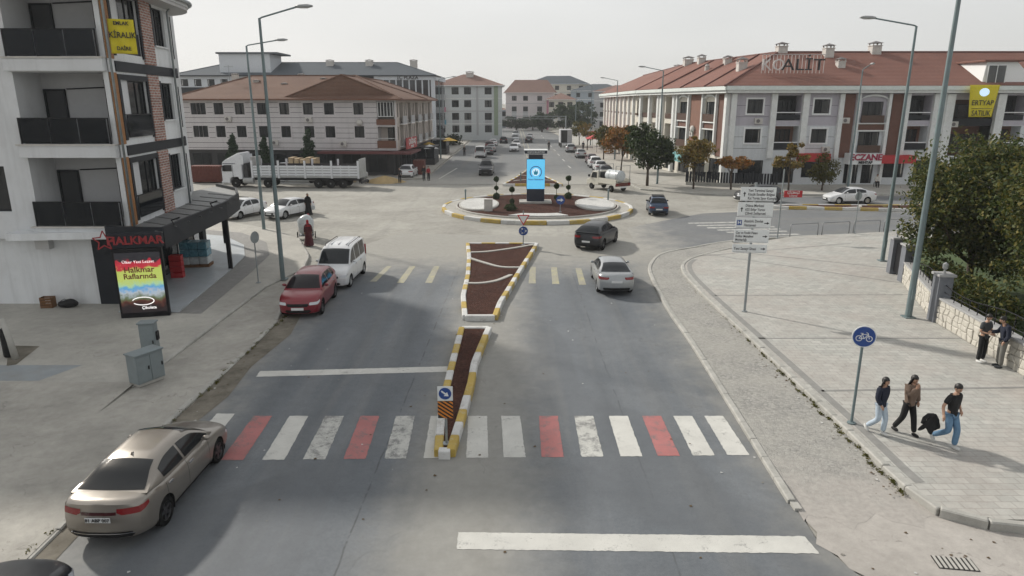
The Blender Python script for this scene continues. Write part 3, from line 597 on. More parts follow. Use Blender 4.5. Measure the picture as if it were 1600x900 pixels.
# all lengths in metres, s runs from the nose (0) to the tail (L)
SPECS = {
 'sedan': dict(L=4.63, W=1.78, fo=.93, wb=2.70, r=.325, deck=[(0, .66), (.1, .74), (.5, .84), (1.15, .95), (1.7, .965), (2.7, .985), (3.6, 1.03), (4.1, 1.085), (4.5, 1.075), (4.63, 1.02)],
    roof=[(1.12, .95), (1.5, 1.2), (1.95, 1.39), (2.5, 1.435), (3.0, 1.42), (3.45, 1.33), (3.85, 1.18), (4.15, 1.085)], ws=(1.2, 1.98), rw=(3.28, 4.06), wr=.56, wins=[(1.35, 2.5), (2.58, 3.45)], pil=3.62),
 'compact': dict(L=4.35, W=1.74, fo=.88, wb=2.58, r=.31, deck=[(0, .64), (.1, .72), (.5, .82), (1.1, .92), (2.6, .96), (3.5, 1.0), (3.9, 1.04), (4.25, 1.03), (4.35, .98)],
    roof=[(1.05, .92), (1.45, 1.2), (1.85, 1.38), (2.4, 1.43), (2.9, 1.415), (3.3, 1.31), (3.6, 1.16), (3.82, 1.04)], ws=(1.12, 1.86), rw=(3.1, 3.75), wr=.56, wins=[(1.28, 2.35), (2.43, 3.2)], pil=3.4),
 'boxy': dict(L=4.13, W=1.62, fo=.72, wb=2.42, r=.29, deck=[(0, .72), (.06, .80), (1.2, .90), (2.6, .92), (3.4, .93), (4.05, .92), (4.13, .86)],
    roof=[(1.2, .90), (1.5, 1.14), (1.78, 1.36), (2.2, 1.42), (2.8, 1.41), (3.1, 1.34), (3.35, 1.12), (3.5, .93)], ws=(1.26, 1.76), rw=(3.08, 3.44), wr=.55, wins=[(1.42, 2.3), (2.38, 3.05)], pil=3.2),
 'suv': dict(L=4.25, W=1.80, fo=.84, wb=2.63, r=.345, deck=[(0, .78), (.1, .88), (.5, .98), (1.1, 1.05), (2.6, 1.08), (3.6, 1.13), (4.0, 1.14), (4.2, 1.08), (4.25, 1.0)],
    roof=[(1.05, 1.05), (1.45, 1.32), (1.85, 1.51), (2.4, 1.58), (3.1, 1.57), (3.65, 1.50), (3.95, 1.33), (4.12, 1.14)], ws=(1.12, 1.86), rw=(3.72, 4.1), wr=.58, wins=[(1.3, 2.35), (2.43, 3.2), (3.27, 3.6)], pil=3.7),
 'coupe_suv': dict(L=4.45, W=1.84, fo=.86, wb=2.68, r=.355, deck=[(0, .76), (.1, .88), (.5, .98), (1.15, 1.05), (2.6, 1.08), (3.6, 1.14), (4.15, 1.16), (4.4, 1.1), (4.45, 1.02)],
    roof=[(1.1, 1.05), (1.5, 1.32), (1.9, 1.5), (2.4, 1.56), (3.1, 1.54), (3.6, 1.46), (4.0, 1.31), (4.3, 1.16)], ws=(1.18, 1.92), rw=(3.62, 4.22), wr=.57, wins=[(1.35, 2.4), (2.48, 3.25), (3.32, 3.6)], pil=3.7),
 'van': dict(L=4.42, W=1.80, fo=.85, wb=2.75, r=.325, deck=[(0, .82), (.08, .92), (.5, 1.02), (1.0, 1.10), (1.4, 1.12), (4.3, 1.12), (4.42, 1.08)],
    roof=[(.95, 1.10), (1.25, 1.42), (1.6, 1.74), (2.0, 1.88), (2.8, 1.93), (4.15, 1.91), (4.33, 1.8), (4.40, 1.12)], ws=(1.0, 1.66), rw=(4.31, 4.395), wr=.72, wins=[(1.2, 2.05), (2.15, 3.0), (3.1, 4.05)], pil=4.2),
 'pickup': dict(L=5.1, W=1.82, fo=.9, wb=3.0, r=.38, deck=[(0, .92), (.06, 1.02), (.5, 1.10), (1.4, 1.16), (3.2, 1.18), (5.0, 1.18), (5.1, 1.14)],
    roof=[(1.35, 1.16), (1.7, 1.5), (2.0, 1.72), (2.4, 1.78), (3.2, 1.77), (3.5, 1.68), (3.62, 1.4), (3.68, 1.18)], ws=(1.42, 2.0), rw=(3.5, 3.66), wr=.6, wins=[(1.6, 2.45), (2.53, 3.35)], pil=3.45),
}
class CarShape:
    def __init__(s, key):
        sp = SPECS[key]; s.__dict__.update(sp); s.key = key; s.hw = s.W / 2
        s.wy = [s.fo, s.fo + s.wb]
        e = .30 if key not in ('van', 'boxy') else .16
        s.plan = [(0, .90), (.15, .955), (.45, .985), (1.0, 1), (s.L - 1.0, 1), (s.L - .4, .985), (s.L - .12, .95), (s.L, .89)]; s.cf, s.cr = e, e * .75
    def zb(s, x): return pw([(0, .26), (.3, .2), (s.L - .4, .21), (s.L, .30)], x)
    def sect(s, x):
        w = s.hw * pc(s.plan, x); zd = pc(s.deck, x); zb = s.zb(x); zm = zb + (zd - zb) * .52
        return [(0, zb), (.82 * w, zb), (.93 * w, zb + .03), (.975 * w, zb + .12), (.995 * w, zm - .08), (w, zm + .03), (.99 * w, zd - .2), (.972 * w, zd - .11), (.945 * w, zd - .05), (.885 * w, zd - .008), (.7 * w, zd + .012), (.35 * w, zd + .028), (0, zd + .034)]
    def bend(s, p):
        x, y, z = p; q = min(abs(y) / s.hw, 1.0)
        if x < 1.0: x += s.cf * q**2.6 * (1 - x) ** 1.5 * (1.0)
        if x > s.L - 1.0: x -= s.cr * q**2.6 * (1 - (s.L - x)) ** 1.5
        zd = pc(s.deck, x)
        if p[0] < .5: f = (1 - p[0] / .5); x += f * (.10 * max(0, z - .62) / .3 + .05 * max(0, .40 - z) / .2)
        if p[0] > s.L - .5: f = 1 - (s.L - p[0]) / .5; x -= f * (.07 * max(0, z - .72) / .3 + .06 * max(0, .45 - z) / .2)
        return (x, y, z)
    def out(s, p): return (s.L / 2 - p[0], p[1], p[2])
    def side_y(s, x, z):
        pr = s.sect(x)[1:10]; return float(np.interp(z, [q[1] for q in pr], [q[0] for q in pr]))
    def edge_y(s, x, z):
        """half width of the cabin at height z"""
        zd = pc(s.deck, x); top = max(q[1] for q in s.roof); wb = .915 * s.hw * pc(s.plan, x); wt = s.wr
        f = max(0, min(1, (z - zd) / (top - zd))); return wb + (wt - wb) * f ** 1.15
def car_meshes(key):
    """numpy-free build of the shared (unpainted) part meshes of one body style"""
    c = CarShape(key); P_ = {}
    # --- lower body
    n_t = 30; xs = sorted(set([0, .03, .08, .15] + [round(.22 + i * (c.L - .44) / 58, 4) for i in range(59)] + [c.L - .15, c.L - .08, c.L - .03, c.L]))
    rows = []
    for x in xs:
        pr = c.sect(x); d = [0]
        for a, b in zip(pr, pr[1:]): d.append(d[-1] + math.dist(a, b))
        ts = [d[-1] * i / (n_t - 1) for i in range(n_t)]
        # keep the corner points of the section, resample between them
        ys = np.interp(ts, d, [q[0] for q in pr]); zs = np.interp(ts, d, [q[1] for q in pr]); rows.append(list(zip(ys, zs)))
    Ra = c.r + .055; zc = c.r
    body = MB(); well = MB()
    for sgn in (1, -1):
        V = {}; ins = {}
        for i, x in enumerate(xs):
            for j in range(n_t):
                y, z = rows[i][j]; px = x
                inside = None
                if y > .6 * c.hw:
                    for w in c.wy:
                        dx, dz = px - w, z - zc
                        if math.hypot(dx, dz) < Ra and z < zc + Ra: inside = w
                V[i, j] = [px, y, z]; ins[i, j] = inside
        faces = []
        for i in range(len(xs) - 1):
            for j in range(n_t - 1):
                q = [(i, j), (i + 1, j), (i + 1, j + 1), (i, j + 1)]
                k = [ins[t] for t in q]
                if all(t is not None for t in k): continue
                faces.append(q)
        for t, w in ins.items():
            if w is not None:
                p = V[t]; dx, dz = p[0] - w, p[2] - zc; l = max(math.hypot(dx, dz), 1e-4)
                if dz < -.05 and l < .6 * Ra: continue
                p[0] = w + dx / l * Ra; p[2] = zc + dz / l * Ra
        idx = {}; vs_ = []
        def vid(t):
            if t not in idx: idx[t] = len(vs_); q = c.out(c.bend(tuple(V[t]))); vs_.append((q[0], sgn * q[1], q[2]))
            return idx[t]
        fs = [tuple(vid(t) for t in q) for q in faces]; body.add(vs_, fs)
    for x, i in ((xs[0], 0), (xs[-1], -1)):                       # nose and tail, curved in plan
        m = 10; pr = rows[i]; vs_ = []
        for y, z in pr:
            for k in range(m + 1): q = c.out(c.bend((x, y * (2 * k / m - 1), z))); vs_.append(q)
        body.add(vs_, [(a * (m + 1) + k, a * (m + 1) + k + 1, (a + 1) * (m + 1) + k + 1, (a + 1) * (m + 1) + k) for a in range(n_t - 1) for k in range(m)])
    for w in c.wy:
        for sgn in (1, -1):
            n = 14; vs_ = []; yo, yi = c.hw * .965, c.hw * .55
            for k in range(n + 1):
                a = math.pi * (-.12 + 1.24 * k / n); x, z = w + Ra * math.cos(a), zc + Ra * math.sin(a)
                vs_ += [c.out((x, sgn * yo, z)), c.out((x, sgn * yi, z))]
            well.add(vs_, [(2 * k, 2 * k + 2, 2 * k + 3, 2 * k + 1) for k in range(n)]); well.add([vs_[2 * k + 1] for k in range(n + 1)], [tuple(range(n + 1))])
    well.box(-c.L / 2 + .35, c.L / 2 - .35, -.8 * c.hw, .8 * c.hw, .24, .27)
    # --- cabin
    rp = c.roof; d = []; N = 40
    ss = [rp[0][0] + (rp[-1][0] - rp[0][0]) * i / 200 for i in range(201)]; zz = [pc(rp, t) for t in ss]; acc = [0]
    for i in range(200): acc.append(acc[-1] + math.hypot(ss[i + 1] - ss[i], zz[i + 1] - zz[i]))
    st = [float(np.interp(acc[-1] * i / N, acc, ss)) for i in range(N + 1)]
    def top_pt(x, q, off=0.):                                     # q from -1 to 1 across
        z = pc(rp, x); ye = c.edge_y(x, z); cr = .045 * min(1, max(0, (z - pc(c.deck, x)) / .25))
        bow = .10 * (1 - q * q); front = 1 if x < (c.ws[1] + c.ws[0]) / 2 else 0
        f = max(0, min(1, (c.ws[1] + .35 - x) / .8)); g = max(0, min(1, (x - c.rw[0] + .15) / .5))
        zc_ = z + cr * (1 - q * q) - (.035 if abs(q) == 1 else 0) * min(1, (z - pc(c.deck, x)) / .2)
        e = .004 + off
        slope = (pc(rp, x + .02) - pc(rp, x - .02)) / .04; l = math.hypot(1, slope)
        return (x - bow * f * .8 + bow * g * .5 - e * slope / l * 1.0, q * ye, zc_ + e / l)
    def side_pt(x, f, sgn, off=0.):
        z0 = pc(c.deck, x) - .05; z1 = pc(rp, x) - .03; z = z0 + (max(z1, z0) - z0) * f
        return (x, sgn * (c.edge_y(x, max(z, pc(c.deck, x))) + off), z)
    cab = MB(); qn = 10; fn = 6; vs_ = []
    K = fn * 2 + qn + 1
    for x in st:
        for k in range(fn): vs_.append(c.out(side_pt(x, k / fn, -1)))
        for k in range(qn + 1): vs_.append(c.out(top_pt(x, 2 * k / qn - 1)))
        for k in range(fn - 1, -1, -1): vs_.append(c.out(side_pt(x, k / fn, 1)))
    cab.add(vs_, [(i * K + k, i * K + k + 1, (i + 1) * K + k + 1, (i + 1) * K + k) for i in range(N) for k in range(K - 1)])
    body.add(cab.v, cab.f)
    def top_patch(x0, x1, q, off, n=8, taper=0):
        b = MB(); v = []
        a0, a1 = np.interp([x0, x1], ss, acc)
        for i in range(n + 1):
            x = float(np.interp(a0 + (a1 - a0) * i / n, acc, ss))
            for k in range(9): v.append(c.out(top_pt(x, q * (k / 4 - 1), off)))
        return b.add(v, [(i * 9 + k, i * 9 + k + 1, (i + 1) * 9 + k + 1, (i + 1) * 9 + k) for i in range(n) for k in range(8)])
    P_['windscreen'] = [top_patch(*c.ws, .93, .006)]; P_['rear_window'] = [top_patch(*c.rw, .9, .006)]
    sw = []
    for x0, x1 in c.wins:
        for sgn in (1, -1):
            b = MB(); v = []; n = 10; m = 5
            for i in range(n + 1):
                x = x0 + (x1 - x0) * i / n; zl = pc(c.deck, x) + .035; zh = max(zl + .012, pc(rp, x) - .075)
                for k in range(m):
                    z = zl + (zh - zl) * k / (m - 1); v.append(c.out((x, sgn * (c.edge_y(x, z) + .007), z)))
            sw.append(b.add(v, [(i * m + k, i * m + k + 1, (i + 1) * m + k + 1, (i + 1) * m + k) for i in range(n) for k in range(m - 1)]))
    P_['side_window'] = sw
    # --- fittings laid on the body surface
    def end_patch(front, poly_rows, off=.008):
        """rows of (z, y0, y1) on nose or tail"""
        b = MB(); v = []; n = 8
        for z, y0, y1 in poly_rows:
            for k in range(n + 1):
                y = y0 + (y1 - y0) * k / n; q = c.bend((0 if front else c.L, y, z)); v.append(c.out((q[0] - off if front else q[0] + off, q[1], q[2])))
        b.add(v, [(i * (n + 1) + k, i * (n + 1) + k + 1, (i + 1) * (n + 1) + k + 1, (i + 1) * (n + 1) + k) for i in range(len(poly_rows) - 1) for k in range(n)])
        return b
    def side_patch(x0, x1, z0a, z1a, z0b, z1b, sgn, off=.006, n=6):
        b = MB(); v = []
        for i in range(n + 1):
            f = i / n; x = x0 + (x1 - x0) * f
            for k in range(3):
                z = (z0a + (z0b - z0a) * f) * (1 - k / 2) + (z1a + (z1b - z1a) * f) * (k / 2)
                q = c.bend((x, sgn * (c.side_y(x, z)), z)); q = c.out(q); v.append((q[0] + (off if x0 < 1 else (-off if x1 > c.L - 1 else 0)), q[1] + sgn * off, q[2]))
        return b.add(v, [(i * 3 + k, i * 3 + k + 1, (i + 1) * 3 + k + 1, (i + 1) * 3 + k) for i in range(n) for k in range(2)])
    zf = pc(c.deck, 0); zr = pc(c.deck, c.L); h = c.hw
    P_['grille'] = [end_patch(1, [(zf - .22, -.45 * h, .45 * h), (zf - .16, -.52 * h, .52 * h), (zf - .09, -.5 * h, .5 * h)])]
    P_['bumper_intake'] = [end_patch(1, [(.28, -.5 * h, .5 * h), (.34, -.62 * h, .62 * h), (.42, -.55 * h, .55 * h)])]
    P_['headlight'] = []; P_['taillight'] = []; P_['mirror'] = []; P_['door_handle'] = []
    for sg in (1, -1):
        b = end_patch(1, [(zf - .16, .56 * h * sg, .88 * h * sg), (zf - .1, .54 * h * sg, .89 * h * sg), (zf - .045, .58 * h * sg, .88 * h * sg)])
        b2 = side_patch(.0, .3, zf - .16, zf - .05, zf - .06, zf + .01, sg); b.add(b2.v, b2.f); P_['headlight'].append(b)
        tall = key in ('van',)
        z0, z1 = (zr - .25, zr + .38) if tall else (zr - .22, zr - .06)
        if tall:
            b = MB(); b.box(*(c.out((c.L - .10, 0, 0))[0], c.out((c.L - .01, 0, 0))[0]), sg * (h * .905 - .1), sg * (h * .905 + .012), .95, 1.5)
        else:
            b = end_patch(0, [(z0 + .03, .52 * h * sg, .88 * h * sg), ((z0 + z1) / 2, .42 * h * sg, .885 * h * sg), (z1, .42 * h * sg, .87 * h * sg)])
            b2 = side_patch(c.L - .30, c.L, z1 - .05, z1 + .02, z0 + .03, z1, sg); b.add(b2.v, b2.f)
        P_['taillight'].append(b)
        mx = c.ws[0] + .42; mz = pc(c.deck, mx) + .06; b = MB()
        my = c.edge_y(mx, mz)
        mo = c.out((mx, 0, 0))[0]
        b.ball((mo, sg * (my + .13), mz + .03), (.07, .1, .065), 10, 6); b.box(mo - .02, mo + .03, sg * (my - .02), sg * (my + .1), mz - .03, mz + .0); P_['mirror'].append(b)
        for x0, x1 in c.wins[:2]:
            hx = x1 - .12; hz = pc(c.deck, hx) - .13; yy = c.side_y(hx, hz); b = MB(); o_ = c.out((hx, 0, 0))[0]
            b.box(o_ - .09, o_ + .09, sg * (yy - .005), sg * (yy + .03), hz - .015, hz + .015); P_['door_handle'].append(b)
    # panel gaps: doors, boot, bonnet
    g = MB()
    for sg in (1, -1):
        for x in [c.wins[0][0] + .12] + [w[1] + .04 for w in c.wins[:2]]:
            v = []
            for k in range(9):
                z = c.zb(x) + .1 + (pc(c.deck, x) - .03 - c.zb(x) - .1) * k / 8; y = c.side_y(x, z) + .0025
                v += [c.out((x - .006, sg * y, z)), c.out((x + .006, sg * y, z))]
            g.add(v, [(2 * k, 2 * k + 1, 2 * k + 3, 2 * k + 2) for k in range(8)])
        x0, x1 = c.fo + Ra + .02, c.fo + c.wb - Ra - .02; v = []
        for k in range(13):
            x = x0 + (x1 - x0) * k / 12; z = c.zb(x) + .1; y = c.side_y(x, z) + .004; y2 = c.side_y(x, z - .07) + .004
            v += [c.out((x, sg * y, z)), c.out((x, sg * y2, z - .07))]
        g.add(v, [(2 * k, 2 * k + 1, 2 * k + 3, 2 * k + 2) for k in range(12)])
    P_['panel_gaps'] = [g]
    P_['rear_valance'] = [end_patch(0, [(.31, -.66 * h, .66 * h), (.38, -.74 * h, .74 * h), (.45, -.7 * h, .7 * h)], .01)]
    for nm, fr in (('front_plate', 1), ('rear_plate', 0)):
        z = .47 if fr else (.62 if key in ('suv', 'coupe_suv', 'van', 'pickup') else zr - .27); q = c.bend((0 if fr else c.L, .13, z)); x = c.out(q)[0]; b = MB()
        b.box(x - .012 if not fr else x - .0, x + .025 if fr else x - .025, -.26, .26, z - .056, z + .056); P_[nm] = [b]
    tyre = MB(); r = c.r; tyre.lathe([(r * .66, -.1), (r * .9, -.105), (r * .985, -.085), (r, -.05), (r, .05), (r * .985, .085), (r * .9, .105), (r * .66, .1)], 28, axis='y')
    tyre.f.pop(); tyre.f.pop(); tyre.m.pop(); tyre.m.pop()
    rim = MB(); rim.lathe([(r * .68, -.09), (r * .68, .085), (r * .62, .095), (r * .58, .06), (r * .58, .02), (.02, .02)], 24, axis='y'); rim.lathe([(.001, .085), (.05, .08), (.06, .05), (.06, .02)], 12, axis='y')
    for k in range(5):
        a = 2 * math.pi * k / 5; ca, sa = math.cos(a), math.sin(a)
        w0, w1 = .045, .032
        pts = []
        for rr, ww in ((.04, w0), (r * .62, w1)):
            for yy in (.045, .085):
                for e in (-1, 1): pts.append((rr * ca - e * ww * sa, yy - (.012 if rr < .1 else 0), rr * sa + e * ww * ca))
        rim.add(pts, [(2, 3, 7, 6), (0, 2, 6, 4), (1, 5, 7, 3), (0, 4, 5, 1)])
    return c, dict(body=body, well=well, tyre=tyre, rim=rim, **P_)
_CM = {}
def vehicle(name, label, key, paint, loc, head, group=None, roof=None, extra=None, rims='rim', cat='car', plate=None):
    if key not in _CM:
        c, p = car_meshes(key)
        _CM[key] = (c, p, {})
    c, p, cache = _CM[key]
    def me(part, i, m, smooth=True, ang=None):
        k = (part, i, m.name)
        if k not in cache: cache[k] = p[part][i].mesh(part, m, ang or smooth) if isinstance(p[part], list) else p[part].mesh(part, m, ang or smooth)
        return cache[k]
    o = thing(name, label, cat, (loc[0], loc[1], loc[2] if len(loc) > 2 else .0), math.atan2(head[1], head[0]), group)
    inst('body', me('body', 0, paint, ang=38), o); inst('underbody', me('well', 0, MATS['black_plastic']), o)
    for part, mm in (('windscreen', 'car_glass'), ('rear_window', 'car_glass'), ('side_window', 'car_glass'), ('grille', 'black_plastic'), ('bumper_intake', 'black_plastic'), ('headlight', 'lamp_clear'), ('taillight', 'tail_red'),
                     ('panel_gaps', 'black_plastic'), ('rear_valance', 'black_plastic'), ('front_plate', 'plate'), ('rear_plate', 'plate'), ('door_handle', 'chrome')):
        for i in range(len(p[part])): inst(part, me(part, i, MATS[mm], part not in ('front_plate', 'rear_plate', 'door_handle')), o)
    for i in range(2): inst('mirror', me('mirror', i, paint if key != 'boxy' else MATS['black_plastic']), o)
    for w in c.wy:
        for sg in (1, -1):
            t = inst('wheel', me('tyre', 0, MATS['rubber'], ang=40), o, (c.L / 2 - w, sg * (c.hw - .125), c.r), (0, 0, 0 if sg > 0 else math.pi)); inst('rim', me('rim', 0, MATS[rims], ang=30), t)
    if plate:
        zr = pc(c.deck, c.L) - .27; t = inst('plate_lettering', text_mesh(plate, .105, MATS['sign_black'], .002, bold=.002), o, (-c.L / 2 - .028 + .0, 0, zr), (R(90), 0, R(-90)))
    if extra: extra(o, c, paint)
    return o
def carpaint(name, col, metal=.35, rough=.32, coat=.5): 
    return mat('paint_' + name, col, rough, metal, coat=coat, dirt=tuple(.65 * x + .018 for x in col), dscale=1.5, damt=.35)
def roof_rails(o, c, paint):
    top = max(q[1] for q in c.roof)
    for sg in (1, -1):
        MB().tube([(c.L / 2 - 1.75, sg * .6, top - .02), (c.L / 2 - 1.9, sg * .61, top + .07), (-c.L / 2 + .5, sg * .61, top + .07), (-c.L / 2 + .35, sg * .6, top - .03)], .018, 6).build('roof_rail', MATS['black_plastic'], o, True)
    for i in range(3):
        b = MB(); y0 = -.4 + .4 * i
        b.box(-c.L / 2 + .5, c.L / 2 - 2.0, y0 - .03, y0 + .03, top + .02, top + .05); b.build('roof_rib', paint, o)
def fin(o, c, paint):
    top = pc(c.roof, c.rw[0] - .15); x = c.L / 2 - c.rw[0] + .15
    MB().add([(x + .12, 0, top + .03), (x - .06, -.03, top + .03), (x - .06, .03, top + .03), (x - .05, 0, top + .1)], [(0, 1, 3), (0, 3, 2), (1, 2, 3), (0, 2, 1)]).build('roof_fin', paint, o)
def boot_strip(o, c, paint):
    fin(o, c, paint); z = pc(c.deck, c.L) - .14; v = []
    for zz in (z - .045, z + .02):
        for k in range(9): y = (-.40 + .1 * k) * c.hw * 1.02; q = c.out(c.bend((c.L, y, zz))); v.append((q[0] - .009, q[1], q[2]))
    MB().add(v, [(k, k + 1, 10 + k, 9 + k) for k in range(8)]).build('boot_strip', MATS['tail_dark'], o, True)
    MB().tube([(c.out(c.bend((c.L, y, .40)))[0] - .012, y, .42 - .02 * abs(y)) for y in [(-.75 + .15 * k) * c.hw for k in range(11)]], .012, 5).build('bumper_trim', MATS['chrome'], o)
def cargo_bed(o, c, paint):
    MB().box(-c.L / 2 + .1, c.L / 2 - 3.75, -.72, .72, 1.19, 1.2).build('bed_floor', MATS['black_plastic'], o)
    top = 1.78
    b = MB()
    for x in (-.9, .3): b.box(x - .03, x + .03, -.62, .62, top + .05, top + .1)
    b.build('roof_rack', MATS['black_plastic'], o); MB().box(c.L / 2 - .05, c.L / 2 + .12, -.75, .75, .45, .85).build('bull_bar', MATS['black_plastic'], o, bevel=.04)

mat('tail_dark', (.05, .008, .010), .2, coat=.4)
WHITE = carpaint('white', (.66, .67, .68), .0); SILVER = carpaint('silver', (.36, .375, .385), .55); TAN = carpaint('champagne', (.275, .25, .22), .6, .3); RED = carpaint('red', (.21, .018, .028), .2)
DARK = carpaint('dark', (.008, .010, .014), .0, .3, .25); BLUE = carpaint('blue', (.02, .045, .095), .2); GREY = carpaint('grey', (.07, .073, .078), .4); BROWN = carpaint('maroon', (.10, .03, .035), .3); BEIGE = carpaint('beige', (.45, .42, .34), .1)
vehicle('parked_car', 'champagne beige saloon parked at the left kerb beside the crossing', 'sedan', TAN, (-8.45, 14.55), (.012, 1), extra=boot_strip, rims='rim_dark', plate='81 ABP 007')
vehicle('parked_car', 'dark blue-black saloon cut off by the bottom left corner', 'sedan', DARK, (-8.95, 8.8), (-.01, 1))
vehicle('parked_car', 'red crossover parked facing us in front of the white van', 'suv', RED, (-9.25, 30.05), (.035, -1), rims='rim_dark')
vehicle('parked_van', 'white passenger van with roof rails parked behind the red crossover', 'van', WHITE, (-8.95, 34.75), (-.035, -1), extra=roof_rails, cat='van')
vehicle('moving_car', 'silver saloon driving away in the right lane toward the roundabout', 'sedan', SILVER, (5.05, 33.75), (.02, 1))
vehicle('moving_car', 'black coupe-shaped crossover turning right beside the roundabout', 'coupe_suv', DARK, (5.55, 43.9), (.42, .9), rims='rim_dark')
vehicle('moving_car', 'small dark blue boxy saloon rounding the island with a roof rack', 'boxy', BLUE, (12.25, 57.4), (.12, 1), extra=lambda o, c, p: MB().box(-.7, .5, -.5, .5, 1.47, 1.5).build('roof_rack', MATS['black_plastic'], o))
vehicle('moving_car', 'white saloon driving left in front of the pharmacy', 'sedan', WHITE, (31.2, 63.2), (-1, -.06))
vehicle('parked_car', 'dark grey car half hidden behind the direction sign', 'suv', GREY, (23.0, 64.0), (-1, .02))
vehicle('parked_car', 'white hatchback parked nearest the shop canopy beside the street lamp', 'compact', WHITE, (-22.0, 55.6), (-.35, -.94))
vehicle('parked_car', 'white saloon parked beside the white hatchback near the handcart', 'sedan', WHITE, (-18.3, 55.8), (-.42, -.9))
vehicle('parked_car', 'dark car mostly hidden behind the shop canopy edge', 'compact', DARK, (-25.6, 57.6), (-.3, -.95))
vehicle('parked_car', 'white hatchback seen from behind near the red shop sign', 'suv', WHITE, (-12.9, 86.0), (.05, 1))
vehicle('moving_pickup', 'dark grey off-road pickup coming toward the roundabout', 'pickup', GREY, (-3.3, 89.6), (-.02, -1), extra=cargo_bed, cat='pickup')
vehicle('parked_van', 'white van with dark rear doors parked on the left of the far street', 'van', WHITE, (-5.3, 118.2), (.03, 1), cat='van')
far_l = [('dark hatchback parked just ahead of the white far van', 'compact', GREY, -4.2, 124.5, 1), ('silver hatchback parked second ahead of the far white van', 'compact', SILVER, -3.9, 131.5, 1), ('maroon car parked third ahead of the far white van', 'suv', BROWN, -4.5, 141, 1),
         ('white car parked fourth ahead of the far white van', 'compact', WHITE, -4.0, 150, 1), ('dark off-roader parked farthest up the left side', 'suv', DARK, -1.9, 160, 1), ('white saloon leading the oncoming traffic in the far street', 'sedan', WHITE, .35, 133.5, -1),
         ('white car second in the oncoming queue', 'compact', WHITE, .9, 146, -1), ('silver saloon third in the oncoming queue', 'sedan', SILVER, .8, 170, -1), ('dark car in the queue beside the yellow centre line', 'compact', DARK, 3.9, 163, 1), ('white car ahead of the dark one beside the centre line', 'compact', WHITE, 4.6, 178, 1),
         ('pale car at the far end of the oncoming queue', 'suv', SILVER, 1.0, 190, -1), ('white car beside the far trees', 'compact', WHITE, -4.5, 185, 1)]
for lb, kk, pt, x, y, h_ in far_l: vehicle('distant_car', lb, kk, pt, (x, y), (.01, h_), 'cars in the far street')
for lb, kk, pt, x, y in [('silver estate parked behind the dark box truck', 'suv', SILVER, 11.0, 131), ('silver car parked between the estate and the white crossover', 'compact', SILVER, 11.6, 117.5), ('dark red car parked behind the trees at the right kerb', 'compact', BROWN, 12.2, 106.5),
                         ('white crossover parked second from the tanker truck row', 'suv', WHITE, 11.9, 99.8), ('white car parked third from the tanker truck', 'compact', WHITE, 11.9, 93.6), ('grey-brown saloon parked directly ahead of the tanker truck', 'compact', GREY, 11.7, 87.0)]:
    vehicle('parked_car', lb, kk, pt, (x, y), (.01, 1), 'cars parked along the right kerb')
# ================================================================ buildings
def rot2(a, x, y): return (x * math.cos(a) - y * math.sin(a), x * math.sin(a) + y * math.cos(a))
_WM = {}
def window_meshes(w, h, frame, style, cur):
    k = (round(w, 2), round(h, 2), frame, style, cur)
    if k in _WM: return _WM[k]
    f = .07 if w > .7 else .05; b = MB()
    b.box(0, w, 0, .08, 0, f); b.box(0, w, 0, .08, h - f, h); b.box(0, f, 0, .08, f, h - f); b.box(w - f, w, 0, .08, f, h - f)
    n = {'w1': 1, 'w2': 2, 'w3': 3, 'w5': 5, 'far': 2}.get(style, 2)
    for i in range(1, n): b.box(w * i / n - .035, w * i / n + .035, .003, .077, f, h - f)
    if style == 'w3': b.box(f, w - f, .006, .074, h * .3, h * .3 + .05)
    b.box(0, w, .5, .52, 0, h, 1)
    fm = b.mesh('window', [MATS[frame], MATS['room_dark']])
    pm = MB().box(f * .6, w - f * .6, .036, .044, f * .6, h - f * .6).mesh('pane', MATS['pane_glass'])
    cm = None
    if cur:
        c = MB(); m = MATS['curtain' if cur in (1, 3) else 'curtain2']
        def wavy(x0, x1):
            nn = 12; v = []
            for i in range(nn + 1): x = x0 + (x1 - x0) * i / nn; y = .22 + .035 * (i % 2); v += [(x, y, .05), (x, y, h - .03)]
            c.add(v, [(2 * i, 2 * i + 2, 2 * i + 3, 2 * i + 1) for i in range(nn)])
        if cur == 1: wavy(.03, w * .42); wavy(w * .62, w - .03)
        elif cur == 2: wavy(.03, w - .03)
        else: wavy(w * .5, w - .03)
        cm = c.mesh('curtain', m)
    _WM[k] = (fm, pm, cm); return _WM[k]
def add_window(b, loc, ang, w, h, frame='window_frame_dark', style='w2', cur=0):
    fm, pm, cm = window_meshes(w, h, frame, style, cur)
    o = inst('window', fm, b, loc, (0, 0, ang)); inst('pane', pm, o)
    if cm: inst('curtain', cm, o)
    return o
